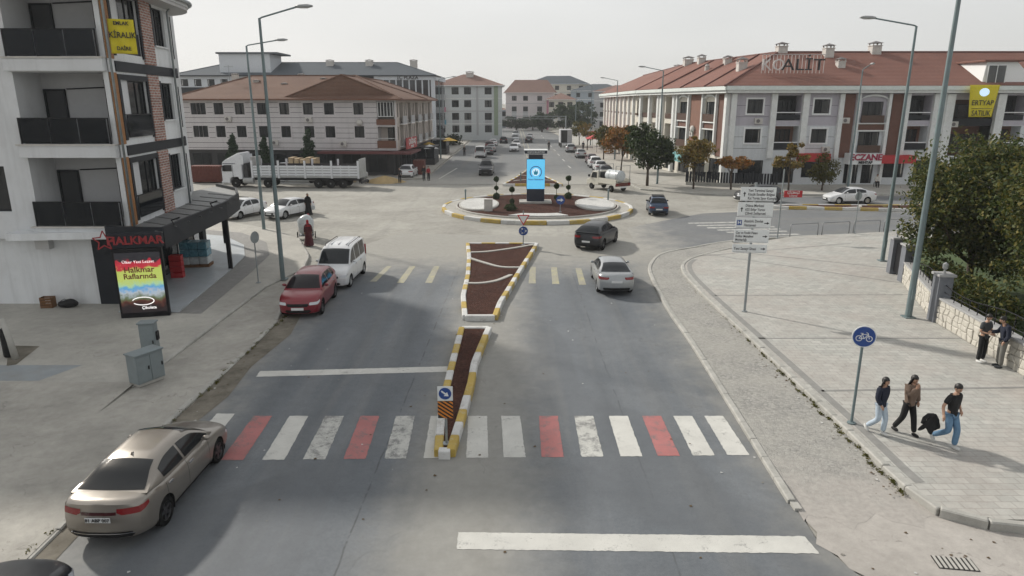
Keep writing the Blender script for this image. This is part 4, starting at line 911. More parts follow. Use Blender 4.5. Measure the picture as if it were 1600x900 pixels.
class Fac:
    """one face of a building; local x along it, y into the building, z up"""
    def __init__(s, b, p0, ang): s.b = b; s.p = (p0[0] - b.location.x, p0[1] - b.location.y); s.a = ang
    def loc(s, x, y, z): q = rot2(s.a, x, y); return (s.p[0] + q[0], s.p[1] + q[1], z)
    def part(s, name, mb, m, **k): return mb.build(name, m, s.b, loc=(s.p[0], s.p[1], 0), rz=s.a, **k)
    def wall(s, x0, x1, z0, z1, ops, m, depth=.25, name='wall'):
        xs = sorted({x0, x1, *[q for o in ops for q in (o[0], o[1])]}); zs = sorted({z0, z1, *[q for o in ops for q in (o[2], o[3])]}); b = MB()
        xs = [x for x in xs if x0 <= x <= x1]; zs = [z for z in zs if z0 <= z <= z1]
        for xa, xb in zip(xs, xs[1:]):
            for za, zb in zip(zs, zs[1:]):
                cx, cz = (xa + xb) / 2, (za + zb) / 2
                if any(o[0] < cx < o[1] and o[2] < cz < o[3] for o in ops): continue
                b.quad((xa, 0, za), (xb, 0, za), (xb, 0, zb), (xa, 0, zb))
        for o in ops:
            a, c, d, e = o[:4]; dp = o[4] if len(o) > 4 else depth
            b.quad((a, 0, d), (c, 0, d), (c, dp, d), (a, dp, d)); b.quad((a, 0, e), (a, dp, e), (c, dp, e), (c, 0, e)); b.quad((a, 0, d), (a, dp, d), (a, dp, e), (a, 0, e)); b.quad((c, 0, d), (c, 0, e), (c, dp, e), (c, dp, d))
        return s.part(name, b, m, recalc=False)
    def box(s, name, x0, x1, y0, y1, z0, z1, m, bevel=0): return s.part(name, MB().box(x0, x1, y0, y1, z0, z1), m, bevel=bevel)
    def win(s, o, frame='window_frame_dark', style='w2', cur=0, y=.12): return add_window(s.b, s.loc(o[0], y, o[2]), s.a, o[1] - o[0], o[3] - o[2], frame, style, cur)
    def surround(s, o, m, w=.14, d=.06):
        a, c, e, f = o[:4]; b = MB(); b.box(a - w, c + w, -d, .02, f, f + w); b.box(a - w, c + w, -d - .05, .02, e - w, e); b.box(a - w, a, -d, .02, e, f); b.box(c, c + w, -d, .02, e, f); return s.part('window_surround', b, m)
    def lines(s, x0, x1, z, ops, m, h=.05, name='groove', d=.012):
        segs = [(x0, x1)]
        for o in ops:
            if o[2] - .16 < z < o[3] + .16: segs = [q for a, b_ in segs for q in ((a, min(b_, o[0] - .14)), (max(a, o[1] + .14), b_)) if q[1] - q[0] > .05]
        b = MB()
        for a, c in segs: b.box(a, c, -d, .005, z - h / 2, z + h / 2)
        if segs: s.part(name, b, m)
def hip_roof(b, p0, ang, W_, D, z, rise, over, m, ends=(1, 1), name='roof', fascia='wall_white', caps=True, th=.18):
    x0, x1, y0, y1 = -over, W_ + over, -over, D + over; r = MB(); run = min((x1 - x0), (y1 - y0)) / 2
    loc = (p0[0] - b.location.x, p0[1] - b.location.y, 0)
    if (x1 - x0) >= (y1 - y0): ra, rb = (x0 + run * ends[0], (y0 + y1) / 2), (x1 - run * ends[1], (y0 + y1) / 2)
    else: ra, rb = ((x0 + x1) / 2, y0 + run * ends[0]), ((x0 + x1) / 2, y1 - run * ends[1])
    A, B, C, D_ = (x0, y0, z), (x1, y0, z), (x1, y1, z), (x0, y1, z); E, F = (*ra, z + rise), (*rb, z + rise)
    if (x1 - x0) >= (y1 - y0): fs = [(A, B, F, E), (C, D_, E, F), (B, C, F), (D_, A, E)]
    else: fs = [(A, B, E), (B, C, F, E), (C, D_, F), (D_, A, E, F)]
    for f in fs: r.add(f, [tuple(range(len(f)))])
    o = r.build(name, m, b, loc=loc, rz=ang)
    MB().box(x0, x1, y0, y1, z - th, z - .004).build('eaves', MATS[fascia], b, loc=loc, rz=ang)
    if caps:
        c = MB(); hips = [(E, F), (A, E), (D_, E), (B, F), (C, F)] if (x1 - x0) >= (y1 - y0) else [(E, F), (A, E), (B, E), (C, F), (D_, F)]
        for p, q in hips: c.tube([p, q], .11, 6)
        k = c.build('ridge_tiles', m, o); 
    return o
def chimney(b, x, y, z, w=.9, h=1.6, round_=False):
    w, h = w * .9, h * .68
    loc = (x - b.location.x, y - b.location.y, z); c = MB()
    if round_: c.lathe([(w * .38, -.8), (w * .38, h * .75)], 14); c.lathe([(w * .42, h * .75), (.05, h)], 14)
    else:
        c.box(-w / 2, w / 2, -w / 2, w / 2, -.9, h * .62); c.box(-w * .56, w * .56, -w * .56, w * .56, h * .62, h * .68)
        for sx in (-1, 1):
            for sy in (-1, 1): c.box(sx * w * .42 - .06, sx * w * .42 + .06, sy * w * .42 - .06, sy * w * .42 + .06, h * .68, h * .86)
    o = c.build('chimney', MATS['chim'], b, loc=loc)
    if not round_:
        t = MB(); v = [(-w * .62, -w * .62, h * .86), (w * .62, -w * .62, h * .86), (w * .62, w * .62, h * .86), (-w * .62, w * .62, h * .86), (0, 0, h * 1.05)]; t.add(v, [(0, 1, 4), (1, 2, 4), (2, 3, 4), (3, 0, 4), (3, 2, 1, 0)]); t.build('chimney_cap', MATS['chim_dark'], o)
    else: MB().lathe([(w * .46, h * .72), (.03, h * 1.02)], 14).build('chimney_cap', MATS['chim_dark'], o)
    return o
mat('chim', (.52, .50, .47), .85, var=.12, scale=3); mat('chim_dark', (.16, .15, .15), .8)
mat('loggia_grey', (.42, .425, .435), .85, var=.04)

# ---- A: the near corner block on the left
A = thing('corner_apartment_block', 'grey corner apartment block with smoked glass balconies above the supermarket', 'building', (-16.63, 29.5, 0))
LG = MATS['wall_lightgrey']; FR = Fac(A, (-34, 29.5), 0.0)
X = lambda x: x + 34
fl = [3.72, 7.22, 10.72]; logg = [(X(-20.62), X(-16.88), z, z + 3.0 - (.0 if i < 2 else .12), 1.7) for i, z in enumerate(fl)]
ops = logg + [(X(-23.6), X(-21.72), z + .7, z + 2.65) for z in fl] + [(X(-29), X(-27), z + .7, z + 2.65) for z in fl]
FR.wall(0, X(-16.66), 3.22, 14.1, ops, LG)
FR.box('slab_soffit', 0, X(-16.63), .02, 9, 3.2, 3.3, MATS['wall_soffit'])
for o_ in ops[3:]: FR.win(o_, style='w2', cur=2)
for i, z in enumerate(fl):
    a, c = logg[i][0], logg[i][1]
    FR.box('loggia_back', a, c, 1.7, 1.75, z, z + 3, MATS['loggia_grey'])
    d = add_window(A, FR.loc(a + .08, 1.6, z + .05), 0, .95, 2.3, 'window_frame_dark', 'w1')
    t = MB(); t.tube([(a + 1.1, 1.66, z + 2.35), (c - .95, 1.66, z + 2.42), (c - .9, 1.66, z + 2.35), (c - .85, 1.66, z + 1.2)], .03, 6); FR.part('conduit', t, MATS['window_frame_dark'])
    FR.box('balcony_slab', a - .15, c + .2, -.28, .0, z - .48, z + .03, LG, bevel=.02)
    FR.box('slab_trim', a - .2, c + .22, -.33, -.0, z + .03, z + .09, MATS['chim'])
    g = MB(); n = 3
    for k in range(n): FR.part('railing_panel', MB().box(a + .04 + (c - a - .08) * k / n + .015, a + .04 + (c - a - .08) * (k + 1) / n - .015, -.215, -.2, z + .12, z + 1.12), MATS['smoked_glass'])
    FR.part('handrail', MB().box(a, c + .05, -.23, -.185, z + 1.12, z + 1.17).box(a, a + .05, -.23, -.185, z + .09, z + 1.12).box(c, c + .05, -.23, -.185, z + .09, z + 1.12), MATS['black_metal'])
# ground floor wall under the overhang
FR.box('ground_floor_wall', 0, X(-18.7), .35, .6, .1, 3.2, MATS['wall_white'])
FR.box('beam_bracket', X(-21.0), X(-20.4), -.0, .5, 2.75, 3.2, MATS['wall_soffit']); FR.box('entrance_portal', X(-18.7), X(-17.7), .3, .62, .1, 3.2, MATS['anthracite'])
RA = math.atan2(.992, -.124); RD = Fac(A, (-16.63, 29.5), RA)
wins = [(.9, 3.8, z + .32, z + 2.72) for z in fl] ; win2 = [(5.6, 7.2, z + .95, z + 2.72) for z in fl]
RD.wall(0, 7.7, 3.22, 14.1, wins + win2, MATS['wall_white'])
for i, z in enumerate(fl):
    o_ = wins[i]; RD.win((o_[0], o_[1], o_[2] + (.95 if i == 2 else 0), o_[3]), style='w3', cur=(2, 3, 1)[i]); o2 = win2[i]; RD.win(o2, style='w2', cur=(0, 0, 1)[i])
    if i == 2: RD.box('spandrel_panel', .9, 3.8, .05, .12, z + .32, z + 1.27, MATS['anthracite'])
    else: RD.part('railing_panel', MB().box(.95, 3.75, -.09, -.075, z + .3, z + 1.25), MATS['smoked_glass']); RD.part('handrail', MB().box(.9, 3.8, -.1, -.06, z + 1.25, z + 1.29), MATS['black_metal'])
    RD.part('window_bay_frame', MB().box(.68, .9, -.06, .02, z + .2, z + 2.95).box(3.8, 3.95, -.06, .02, z + .2, z + 2.95).box(.9, 3.8, -.06, .02, z + 2.72, z + 2.95), MATS['anthracite'])
    RD.box('window_trim', 5.45, 5.6, -.05, .02, z + .9, z + 2.8, MATS['anthracite']); RD.box('window_sill', 5.5, 7.3, -.1, .1, z + .88, z + .95, MATS['wall_white'])
    if i: RD.box('floor_band', .66, 8.0, -.05, .02, z - .45, z - .02, MATS['anthracite'])
    RD.box('wood_cladding', .02, .66, -.035, .02, z + .05, z + (3.0 if i < 2 else 3.3), M['wood'])
    RD.box('brick_pier', 3.97, 5.27, -.09, .02, z - (.0 if i else .3), z + (3.03 if i < 2 else 3.35), M['brick'])
RD.part('ledge', MB().box(-.1, 8.4, -.22, .0, 3.4, 3.66), MATS['wall_white'])
for s_ in (.0, 7.42): RD.part('downpipe', MB().tube([(s_, -.13, 3.7), (s_, -.13, 13.4), (s_, -.6, 13.9)], .055, 8), MATS['galvanised'], smooth=True)
# rounded end
cv = []; nseg = 8; rr = 2.3
for i in range(nseg + 1): a = R(90) * i / nseg; cv.append((7.7 + rr * math.sin(a), rr - rr * math.cos(a)))
b = MB()
for (xa, ya), (xb, yb) in zip(cv, cv[1:]): b.quad((xa, ya, 3.22), (xb, yb, 3.22), (xb, yb, 14.1), (xa, ya, 14.1))
RD.part('rounded_wall', b, MATS['wall_white'], smooth=True, recalc=False)
for i, z in enumerate(fl):
    for k in (1, 2, 3):
        (xa, ya), (xb, yb) = cv[k + 1], cv[k + 2]; a = math.atan2(yb - ya, xb - xa); l = math.hypot(xb - xa, yb - ya)
        nx, ny = math.sin(a) * .05, -math.cos(a) * .05
        add_window(A, RD.loc(xa + nx, ya + ny, z + .5), RA + a, l, 2.1, 'window_frame_dark', 'w1')
    b = MB()
    for q, zz in ((.06, (z - .45, z + .0)),):
        for (xa, ya), (xb, yb) in zip(cv, cv[1:]):
            s1 = [(xa + (xa - 7.7) * .05, ya - (rr - ya) * .05), (xb + (xb - 7.7) * .05, yb - (rr - yb) * .05)]
            b.quad((*s1[0], zz[0]), (*s1[1], zz[0]), (*s1[1], zz[1]), (*s1[0], zz[1]))
    if i: RD.part('rounded_band', b, MATS['anthracite'], recalc=False)
b = MB().prism([(-.3, -.3), (8.2, -.3)] + [(x + (x - 7.7) * .12 + .05, y - .3 * (1 - (i / nseg))) for i, (x, y) in enumerate(cv)] + [(10.3, 5), (-.3, 5)], 3.3, 3.6); RD.part('rounded_ledge', b, MATS['wall_white'])
# back of the block, eaves and roof
FR2 = Fac(A, (-34, 44), 0); MB().box(-17.3, -3.6, 2.8, 14, 3.3, 14.05).build('core_wall', LG, A)
ev = MB(); pol = [(-18.5, -1.1), (.6, -1.1), (.95, 0)] + [RD.loc(x + (x - 7.7) * .35, y - .95 + i * .05, 0)[:2] for i, (x, y) in enumerate(cv)] + [(-4, 14.5), (-18.5, 14.5)]
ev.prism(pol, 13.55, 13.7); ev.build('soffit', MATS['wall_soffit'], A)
b = MB(); b.prism([((x + 9) * 1.008 - 9, (y - 6) * 1.008 + 6) for x, y in pol], 13.705, 13.95); b.build('eaves', MATS['wall_white'], A)
g_ = [((x + 9) * 1.018 - 9, (y - 6) * 1.018 + 6, 13.9) for x, y in pol[:12]]; MB().tube(g_, .1, 8).build('gutter', MATS['galvanised'], A, True)
b = MB(); n = len(pol); cxy = (-9, 6.5); b.add([(x, y, 13.96) for x, y in pol] + [(cxy[0] + (x - cxy[0]) * .35, cxy[1] + (y - cxy[1]) * .35, 16.2) for x, y in pol], [(i, (i + 1) % n, n + (i + 1) % n, n + i) for i in range(n)] + [tuple(range(n, 2 * n))]); b.build('roof', M['tile_brown'], A)
# supermarket front and canopy
SH = Fac(A, (-17.65, 30.2), RA)
SH.wall(0, 12, .15, 3.2, [(.5 + 2.8 * k, 3.0 + 2.8 * k, .3, 2.9) for k in range(4)], MATS['anthracite'])
for k in range(4): SH.win((.5 + 2.8 * k, 3.0 + 2.8 * k, .3, 2.9), style='w2')
can = [(-17.3, 28.75), (-14.78, 28.5), (-14.95, 31), (-15.25, 36.2), (-15.9, 39.6), (-17.1, 42.4), (-19.2, 44.6), (-19.6, 42), (-18.2, 38.5), (-17.0, 30.0)]
mat('canopy_sheet', (.2, .205, .205), .6, .3, var=.12, scale=2)
cl = [(x + 16.63, y - 29.5) for x, y in can]
MB().prism(cl, 3.62, 3.74).build('canopy_roof', MATS['canopy_sheet'], A)
for i in range(9):
    f = i / 8; p, q = (.2 + 2.0 - .5 * f, -1.3 + 11 * f), (-.6 - .9 * f, .3 + 11 * f); MB().tube([(p[0] - .2, p[1], 3.755), (q[0], q[1], 3.755)], .02, 4).build('canopy_seam', MATS['canopy_sheet'], A)
for a_, c_ in zip(cl[:7], cl[1:7]):
    d = (Vector(c_) - Vector(a_)); m_ = (Vector(a_) + Vector(c_)) / 2; MB().rbox(m_.x, m_.y, math.atan2(d.y, d.x), d.length + .06, .12, 3.0, 3.92).build('canopy_fascia', MATS['anthracite'], A)
for x, y in ((-15.5, 36.6), (-18.6, 43.6)): MB().rbox(x + 16.63, y - 29.5, RA, .2, .2, .15, 3.62).build('canopy_post', MATS['black_metal'], A)
for x, y in ((-14.6, 29.2), (-15.1, 34.3)):
    MB().tube([(x + 16.63, y - 29.5, 3.9), (x + 16.53, y - 29.5, 4.1), (x + 16.9, y - 29.5, 4.22)], .04, 6).build('spotlight', MATS['black_metal'], A)

# ---- B: three-storey block with brown hipped roof, left beyond the truck
B_ = thing('striped_apartment_block', 'pale striped three-storey block with brown hipped roof behind the truck', 'building', (-14.3, 87, 0))
mat('clad_pale', (.55, .525, .53), .8, streak=.14, var=.05, scale=.6, coord='World'); mat('groove_dark', (.06, .057, .062), .8); mat('clad_cream', (.52, .47, .43), .8, var=.06); mat('shop_dark', (.03, .03, .032), .6, var=.2); mat('brown_panel', (.14, .06, .035), .7, var=.12)
BA = math.atan2(-2.2, 28.0); BW = 28.1; BF = Fac(B_, (-14.3 - 28.0, 89.2), BA)
def bpx(px): # where the sight line of this photo column meets the face
    u = (px - 800) / _F; d0 = .99; ang = BA; p = (-42.3, 89.2); k = u / .9651
    # solve p+s*dir with x = k'*y  (eye level)
    dx, dy = math.cos(ang), math.sin(ang); kk = u * .9651; return (kk * p[1] - p[0]) / (dx - kk * dy)
cols_ = [304, 340, 373, 408, 443, 480, 513, 559]
ops = []
for px in cols_:
    s_ = bpx(px)
    for z0, z1 in ((7.55, 8.95), (4.75, 6.15)): ops.append((s_ - .62, s_ + .62, z0, z1))
for z0, z1 in ((7.55, 8.95), (4.75, 6.15)): ops.append((2.5, 3.7, z0, z1))
xb = bpx(588); bal = [(xb, BW - .25, 6.95, 9.2, 1.5), (xb, BW - .25, 3.9, 6.1, 1.5)]
BF.wall(0, BW, 3.2, 9.4, ops + bal, MATS['clad_pale'])
for i, o_ in enumerate(ops): BF.win(o_, style='w2', cur=(0, 2, 0, 0, 1, 0, 0, 0, 1, 0, 2, 0, 0, 0, 1, 2, 0, 0)[i % 18])
for k in range(10): BF.lines(0, xb, 3.45 + .62 * k, ops, MATS['groove_dark'])
for o_ in bal: BF.box('balcony_back', o_[0], o_[1], 1.5, 1.55, o_[2], o_[3], MATS['clad_cream'])
BF.win((xb + .1, BW - .35, 7.3, 9.1), 'window_frame_white', 'w5', y=-.05); BF.box('balcony_parapet', xb - .1, BW - .2, -.1, .02, 6.3, 7.0, MATS['brown_panel']); BF.box('balcony_parapet', xb - .1, BW - .2, -.12, .02, 3.5, 4.4, MATS['brown_panel'])
BF.box('balcony_rail', xb, BW - .25, -.06, -.03, 4.65, 4.7, MATS['window_frame_white']); BF.win((BW - 1.5, BW - .7, 3.9, 5.9), style='w1', y=1.35)
BF.box('ground_floor', 0, BW, .6, .9, .1, 3.2, MATS['shop_dark']); BF.box('awning', bpx(497), BW + .6, -1.6, .6, 2.85, 3.12, MATS['burgundy_roof'])
for k in range(8): BF.win((1 + 3.3 * k, 3.4 + 3.3 * k, .5, 2.7), style='w2', y=.45)
BS = Fac(B_, (-14.3, 87), math.atan2(1, .04))
ops = []; sb = []
for k in range(5):
    x = .6 + 5.6 * k
    for z0, z1 in ((7.2, 8.9), (4.4, 6.1)): ops += [(x, x + .8, z0, z1), (x + 4.4, x + 5.1, z0, z1)]; sb.append((x + 1.4, x + 3.8, z0 - .5, z1 + .1, 1.2))
BS.wall(0, 29, 3.2, 9.4, ops + sb, MATS['clad_cream'])
for o_ in ops: BS.win(o_, style='w1')
for i, o_ in enumerate(sb):
    BS.box('balcony_back', o_[0], o_[1], 1.2, 1.25, o_[2], o_[3], MATS['clad_cream']); BS.win((o_[0] + .3, o_[0] + 1.9, o_[2] + .1, o_[3] - .2), style='w2', y=1.08, cur=1)
    BS.box('balcony_parapet', o_[0] - .1, o_[1] + .1, -.5, -.4, o_[2] - .3, o_[2] + .65, MATS['loggia_grey']); BS.box('balcony_slab', o_[0] - .1, o_[1] + .1, -.5, .0, o_[2] - .4, o_[2] - .3, MATS['window_frame_white'])
BS.box('ground_floor', 0, 29, .4, .7, .1, 3.2, MATS['shop_dark'])
for k in range(8): BS.win((.5 + 3.5 * k, 3.3 + 3.5 * k, .4, 2.8), style='w2', y=.3)
BS.box('shop_awning', -.6, 6.5, -1.8, .4, 2.75, 3.0, MATS['burgundy_roof'])
hip_roof(B_, (-42.3, 89.2), BA, BW, 14, 9.45, 3.0, .9, M['tile_brown'], fascia='brown_panel');
hip_roof(B_, (-14.3 - 13.4, 88.6), -math.atan2(.04, 1), 13.4, 28, 9.44, 2.85, .85, M['tile_brown'], ends=(0.05, 1), fascia='brown_panel')
for x, y, z in ((-33.5, 93.5, 11.3), (-29.5, 92.5, 10.9), (-24.8, 94, 11.6), (-19.3, 91.8, 10.6), (-37, 95.5, 12.2), (-28.3, 96, 12.2)): chimney(B_, x, y, z, .8, .85)

# ---- C: dark glass plaza behind it
C_ = thing('glass_plaza_building', 'dark glass office block with grey roof and white mullions behind the striped block', 'building', (-15.6, 140, 0))
mat('plaza_roof', (.075, .09, .105), .85, var=.12, spec=.2); mat('white_panel', (.55, .58, .62), .6, var=.05); mat('glass_facade', (.018, .024, .032), .08, spec=.8)
CF = Fac(C_, (-66, 140), 0); CW = 50.4
CF.wall(0, CW, .0, 14.0, [(30.5 + 3 * k, 33.0 + 3 * k, 9.8, 13.4) for k in range(3)] + [(1 + 2.6 * k, 2.4 + 2.6 * k, 12.1, 13.4) for k in range(11)], MATS['anthracite'])
CF.box('white_panel', 0, 29, -.06, .02, 11.9, 12.08, MATS['white_panel']); CF.box('white_panel', 0, 29, -.08, .02, 13.42, 14.0, MATS['white_panel'])
for k in range(12): CF.box('white_panel', -.2 + 2.6 * k, 1.0 + 2.6 * k - .0, -.05, .02, 12.1, 13.41, MATS['white_panel'])
for k in range(11): CF.win((1 + 2.6 * k, 2.4 + 2.6 * k, 12.1, 13.4), style='w1')
for k in range(3): CF.win((30.5 + 3 * k, 33.0 + 3 * k, 9.8, 13.4), style='w3')
for k in range(4): CF.part('curtain_wall_pane', MB().box(39.6 + 2.7 * k, 42.2 + 2.7 * k, -.12, .02, 3.5, 13.2), MATS['glass_facade'])
for k in range(9): CF.box('mullion', 39.3 + 1.28 * k, 39.55 + 1.28 * k, -.3, -.13, 3.4, 13.25, MATS['white_panel'])
CF.box('sign_fascia', 39, CW + .2, -.5, .02, 13.26, 14.1, MATS['white_panel'])
inst('sign_lettering', text_mesh('İÇ PLAZA', .95, MATS['sign_black'], .03, bold=.02), C_, CF.loc(45.6, -.55, 13.68), (R(90), 0, 0))
CS = Fac(C_, (-15.6, 140), R(88)); CS.wall(0, 16, 0, 14.0, [], MATS['anthracite'])
for k in range(4): CS.part('curtain_wall_pane', MB().box(.4 + 3.9 * k, 4.0 + 3.9 * k, -.1, .02, 3.5, 13.2), MATS['glass_facade'])
CS.box('corner_column', -.35, .5, -.4, .3, 0, 14.0, MATS['white_panel']); CS.box('sign_fascia', .6, 16, -.5, .02, 13.26, 14.1, MATS['white_panel'])
hip_roof(C_, (-66, 140), 0, CW, 16, 14.15, 2.8, .8, MATS['plaza_roof'], fascia='anthracite')
b = MB().box(-57.5, -47.5, 141, 148, 14, 18.2); b.v = [(x + 15.6, y - 140, z) for x, y, z in b.v]; b.build('stair_tower', MATS['white_panel'], C_)
b = MB().box(-57.9, -45.8, 140.6, 149, 18.2, 18.5); b.v = [(x + 15.6, y - 140, z) for x, y, z in b.v]; b.build('tower_roof', MATS['plaza_roof'], C_)
for x in (-37, -29, -20): chimney(C_, x, 146, 16.4, 1.5, 1.5)

# ---- D: grey terrace block and the far houses of the street
mat('pilaster', (.70, .715, .705), .75, var=.05, dirt=(.42, .43, .41), damt=.4)
def block(name, label, p0, ang, W_, D, floors, fh, wallm, roofm, cols, z0=.0, side=None, rise=2.4, over=.7, win=(1.7, 1.65), frame='window_frame_dark', ends=(1, 1), gf=None, bays=(), scols=3):
    o = thing(name, label, 'building', (p0[0], p0[1], 0)); f = Fac(o, p0, ang); ops = []
    for k in range(floors):
        for c in cols: ops.append((c - win[0] / 2, c + win[0] / 2, z0 + k * fh + .9, z0 + k * fh + .9 + win[1]))
    H_ = z0 + floors * fh; f.wall(0, W_, 0, H_, ops, wallm)
    for i, q in enumerate(ops): f.win(q, frame, 'w2', cur=(0, 1, 0, 2, 0)[i % 5])
    for k in range(1, floors): f.box('floor_band', 0, W_, -.06, .01, z0 + k * fh - .12, z0 + k * fh + .06, MATS['pilaster' if k % 2 else 'loggia_grey'])
    for c in cols: f.box('window_spandrel', c - win[0] / 2, c + win[0] / 2, -.03, .01, z0 + .9 + win[1] + .02, z0 + fh + .88, MATS['loggia_grey'])
    for c0, c1, m_ in bays: f.box('bay_panel', c0, c1, -.12, .02, z0 + .2, H_ - .05, m_)
    if side:
        q = rot2(ang, W_, 0) if side > 0 else (0, 0); d_ = D
        sf = Fac(o, (p0[0] + q[0], p0[1] + q[1]), ang + R(90)) if side > 0 else Fac(o, (p0[0] + rot2(ang, 0, D)[0], p0[1] + rot2(ang, 0, D)[1]), ang - R(90)); so = []
        for k in range(floors):
            for c in range(scols): x = D * (c + .5) / scols; so.append((x - .6, x + .6, z0 + k * fh + .9, z0 + k * fh + .9 + win[1]))
        sf.wall(0, D, 0, H_, so, wallm)
        for q_ in so: sf.win(q_, frame, 'w2')
    hip_roof(o, p0, ang, W_, D, H_ + .02, rise, over, roofm, ends, caps=False)
    return o
mat('wall_palegreen', (.54, .57, .575), .8, var=.04); mat('wall_pink', (.60, .55, .555), .8, var=.04); mat('wall_cream', (.60, .57, .50), .8, var=.05); mat('wall_bluegrey', (.30, .35, .40), .8, var=.05); mat('green_panel', (.27, .33, .24), .8); mat('pink_panel', (.42, .18, .24), .8); mat('blue_panel', (.10, .27, .36), .8)
d1 = block('terrace_block', 'pale grey four-storey block with stacked windows and green strip beyond the glass plaza', (-19, 172), R(2), 16.6, 14, 4, 3.0, MATS['wall_palegreen'], M['tile_far'], [1.8, 5.2, 8.2, 13.2], z0=1.0, side=1, bays=((10.3, 10.8, MATS['loggia_grey']), (14.6, 15.6, MATS['green_panel'])), rise=2.8)
chimney(d1, -10.5, 178, 15.4, 2.0, 1.6)
fd = Fac(d1, (-19, 172), R(2))
for k in range(3): fd.box('balcony', .2, 3.2 - .3, -1.0, -.1, 3.8 + 3 * k, 4.9 + 3 * k, (MATS['blue_panel'], MATS['pink_panel'], MATS['loggia_grey'])[k])
block('gabled_house', 'pinkish white house with steep red-brown roof at the end of the street', (-2.2, 250), R(-6), 17, 12, 3, 3.6, MATS['wall_pink'], M['tile_far'], [3, 7, 12], z0=1.5, rise=4.5, ends=(.5, .5))
block('distant_block', 'grey-roofed apartment block rising behind the gabled house', (6, 300), R(-8), 26, 16, 5, 3.3, MATS['wall_cream'], MATS['plaza_roof'], [3, 8, 13, 18, 23], rise=3.5)
block('distant_block', 'cream house with pink balcony panel right of the gabled house', (11.2, 235), R(-4), 10, 12, 3, 3.3, MATS['wall_cream'], M['tile_far'], [2, 5, 8], rise=2.2, bays=((.3, 1.0, MATS['pink_panel']),))
block('distant_block', 'blue-grey apartment block above the dark trees', (24, 290), R(-12), 22, 16, 4, 3.4, MATS['wall_bluegrey'], MATS['plaza_roof'], [3, 8, 13, 18], rise=2.8)
block('distant_block', 'low brown-grey block beside the right terrace', (29, 250), R(-10), 18, 14, 4, 3.2, MATS['loggia_grey'], M['tile_far'], [3, 8, 13], rise=2.2)
block('distant_block', 'grey shop row closing the street behind the queue', (-14, 262), R(0), 12, 10, 2, 3.2, MATS['wall_bluegrey'], M['tile_far'], [2, 5, 8, 11], rise=1.5)

# ---- E: long terrace with white pilasters on the right
E_ = thing('pilastered_terrace', 'long lilac and white terrace with brown panels, arches and red tiled roof', 'building', (23.75, 77, 0))
mat('lilac', (.44, .42, .465), .8, streak=.12, var=.05); mat('pale_blue', (.60, .625, .645), .8, streak=.14, var=.05); mat('pilaster', (.70, .715, .705), .75, var=.05, dirt=(.42, .43, .41), damt=.4); mat('cladding_brown', (.13, .06, .042), .75, var=.12, scale=3); mat('cladding_tan', (.20, .10, .07), .75, var=.12, scale=3); mat('cornice', (.66, .71, .685), .75, var=.05, dirt=(.45, .49, .46), damt=.4)
EF = Fac(E_, (23.75, 77), 0); EW = 62
ex = lambda px: (px - 800) / _F * (77 * .965 + .3) - 23.75
PIL, LIL = MATS['pilaster'], MATS['lilac']
rows_ = ((7.85, 9.35), (4.7, 6.2))
w_ = [1179, 1283]; b_ = [(1213, 1251), (1420, 1454), (1566, 1600)]; arch = [(1341, 1384)]; bigarch = [(1486, 1552)]
ops = []
for px in w_:
    for z0, z1 in rows_: ops.append((ex(px) - .85, ex(px) + .85, z0, z1))
nb = len(ops); lo = []
for a_, c_ in b_:
    lo += [(ex(a_), ex(c_), 7.1, 9.75, 1.5), (ex(a_), ex(c_), 3.9, 6.5, 1.5)]
ar = []
for a_, c_ in arch: ar += [(ex(a_) + .35, ex(c_) - .35, 6.9, 9.1), (ex(a_) + .35, ex(c_) - .35, 3.7, 5.9)]
ba = [(ex(a_), ex(c_), 3.3, 9.3, 1.8) for a_, c_ in bigarch]
shop = [(ex(1160) + 0, ex(1200), .3, 2.8), (ex(1216), ex(1250), .3, 2.8), (ex(1262), ex(1302), .9, 2.8), (ex(1330), ex(1352), .25, 2.8), (ex(1358), ex(1376), .25, 2.8), (ex(1392), ex(1425), .9, 2.7), (ex(1440), ex(1480), .4, 2.8)]
EF.wall(0, EW, .1, 3.2, shop, MATS['pale_blue'], name='shop_wall'); EF.wall(0, EW, 3.2, 6.55, [o for o in ops + lo + ar + ba if o[2] < 6.5], MATS['pale_blue']); EF.wall(0, EW, 6.55, 10.0, [o for o in ops + lo + ar + ba if o[3] > 6.6], LIL)
for o_ in shop: EF.win(o_, style='w2')
for i, o_ in enumerate(ops): EF.surround(o_, MATS['window_frame_white'], .17); EF.win(o_, style='w2', cur=(2, 0, 3, 2)[i])
for i, o_ in enumerate(lo):
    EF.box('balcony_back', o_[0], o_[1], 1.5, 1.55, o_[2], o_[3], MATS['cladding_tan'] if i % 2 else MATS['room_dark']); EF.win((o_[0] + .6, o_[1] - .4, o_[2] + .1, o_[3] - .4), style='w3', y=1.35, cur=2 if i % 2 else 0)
    EF.box('balcony_rail', o_[0] + .02, o_[1] - .02, -.05, .0, o_[2] + .1, o_[2] + (.75 if i % 2 else .6), MATS['window_frame_dark']); EF.box('balcony_handrail', o_[0] + .02, o_[1] - .02, -.06, .0, o_[2] + .8, o_[2] + .9, MATS['window_frame_white'])
for i, o_ in enumerate(ar): EF.win(o_, style='w3', cur=(2, 1)[i % 2]); EF.box('balcony_rail', o_[0] - .1, o_[1] + .1, -.35, -.3, o_[2] - .05, o_[2] + .75, MATS['window_frame_brown'])
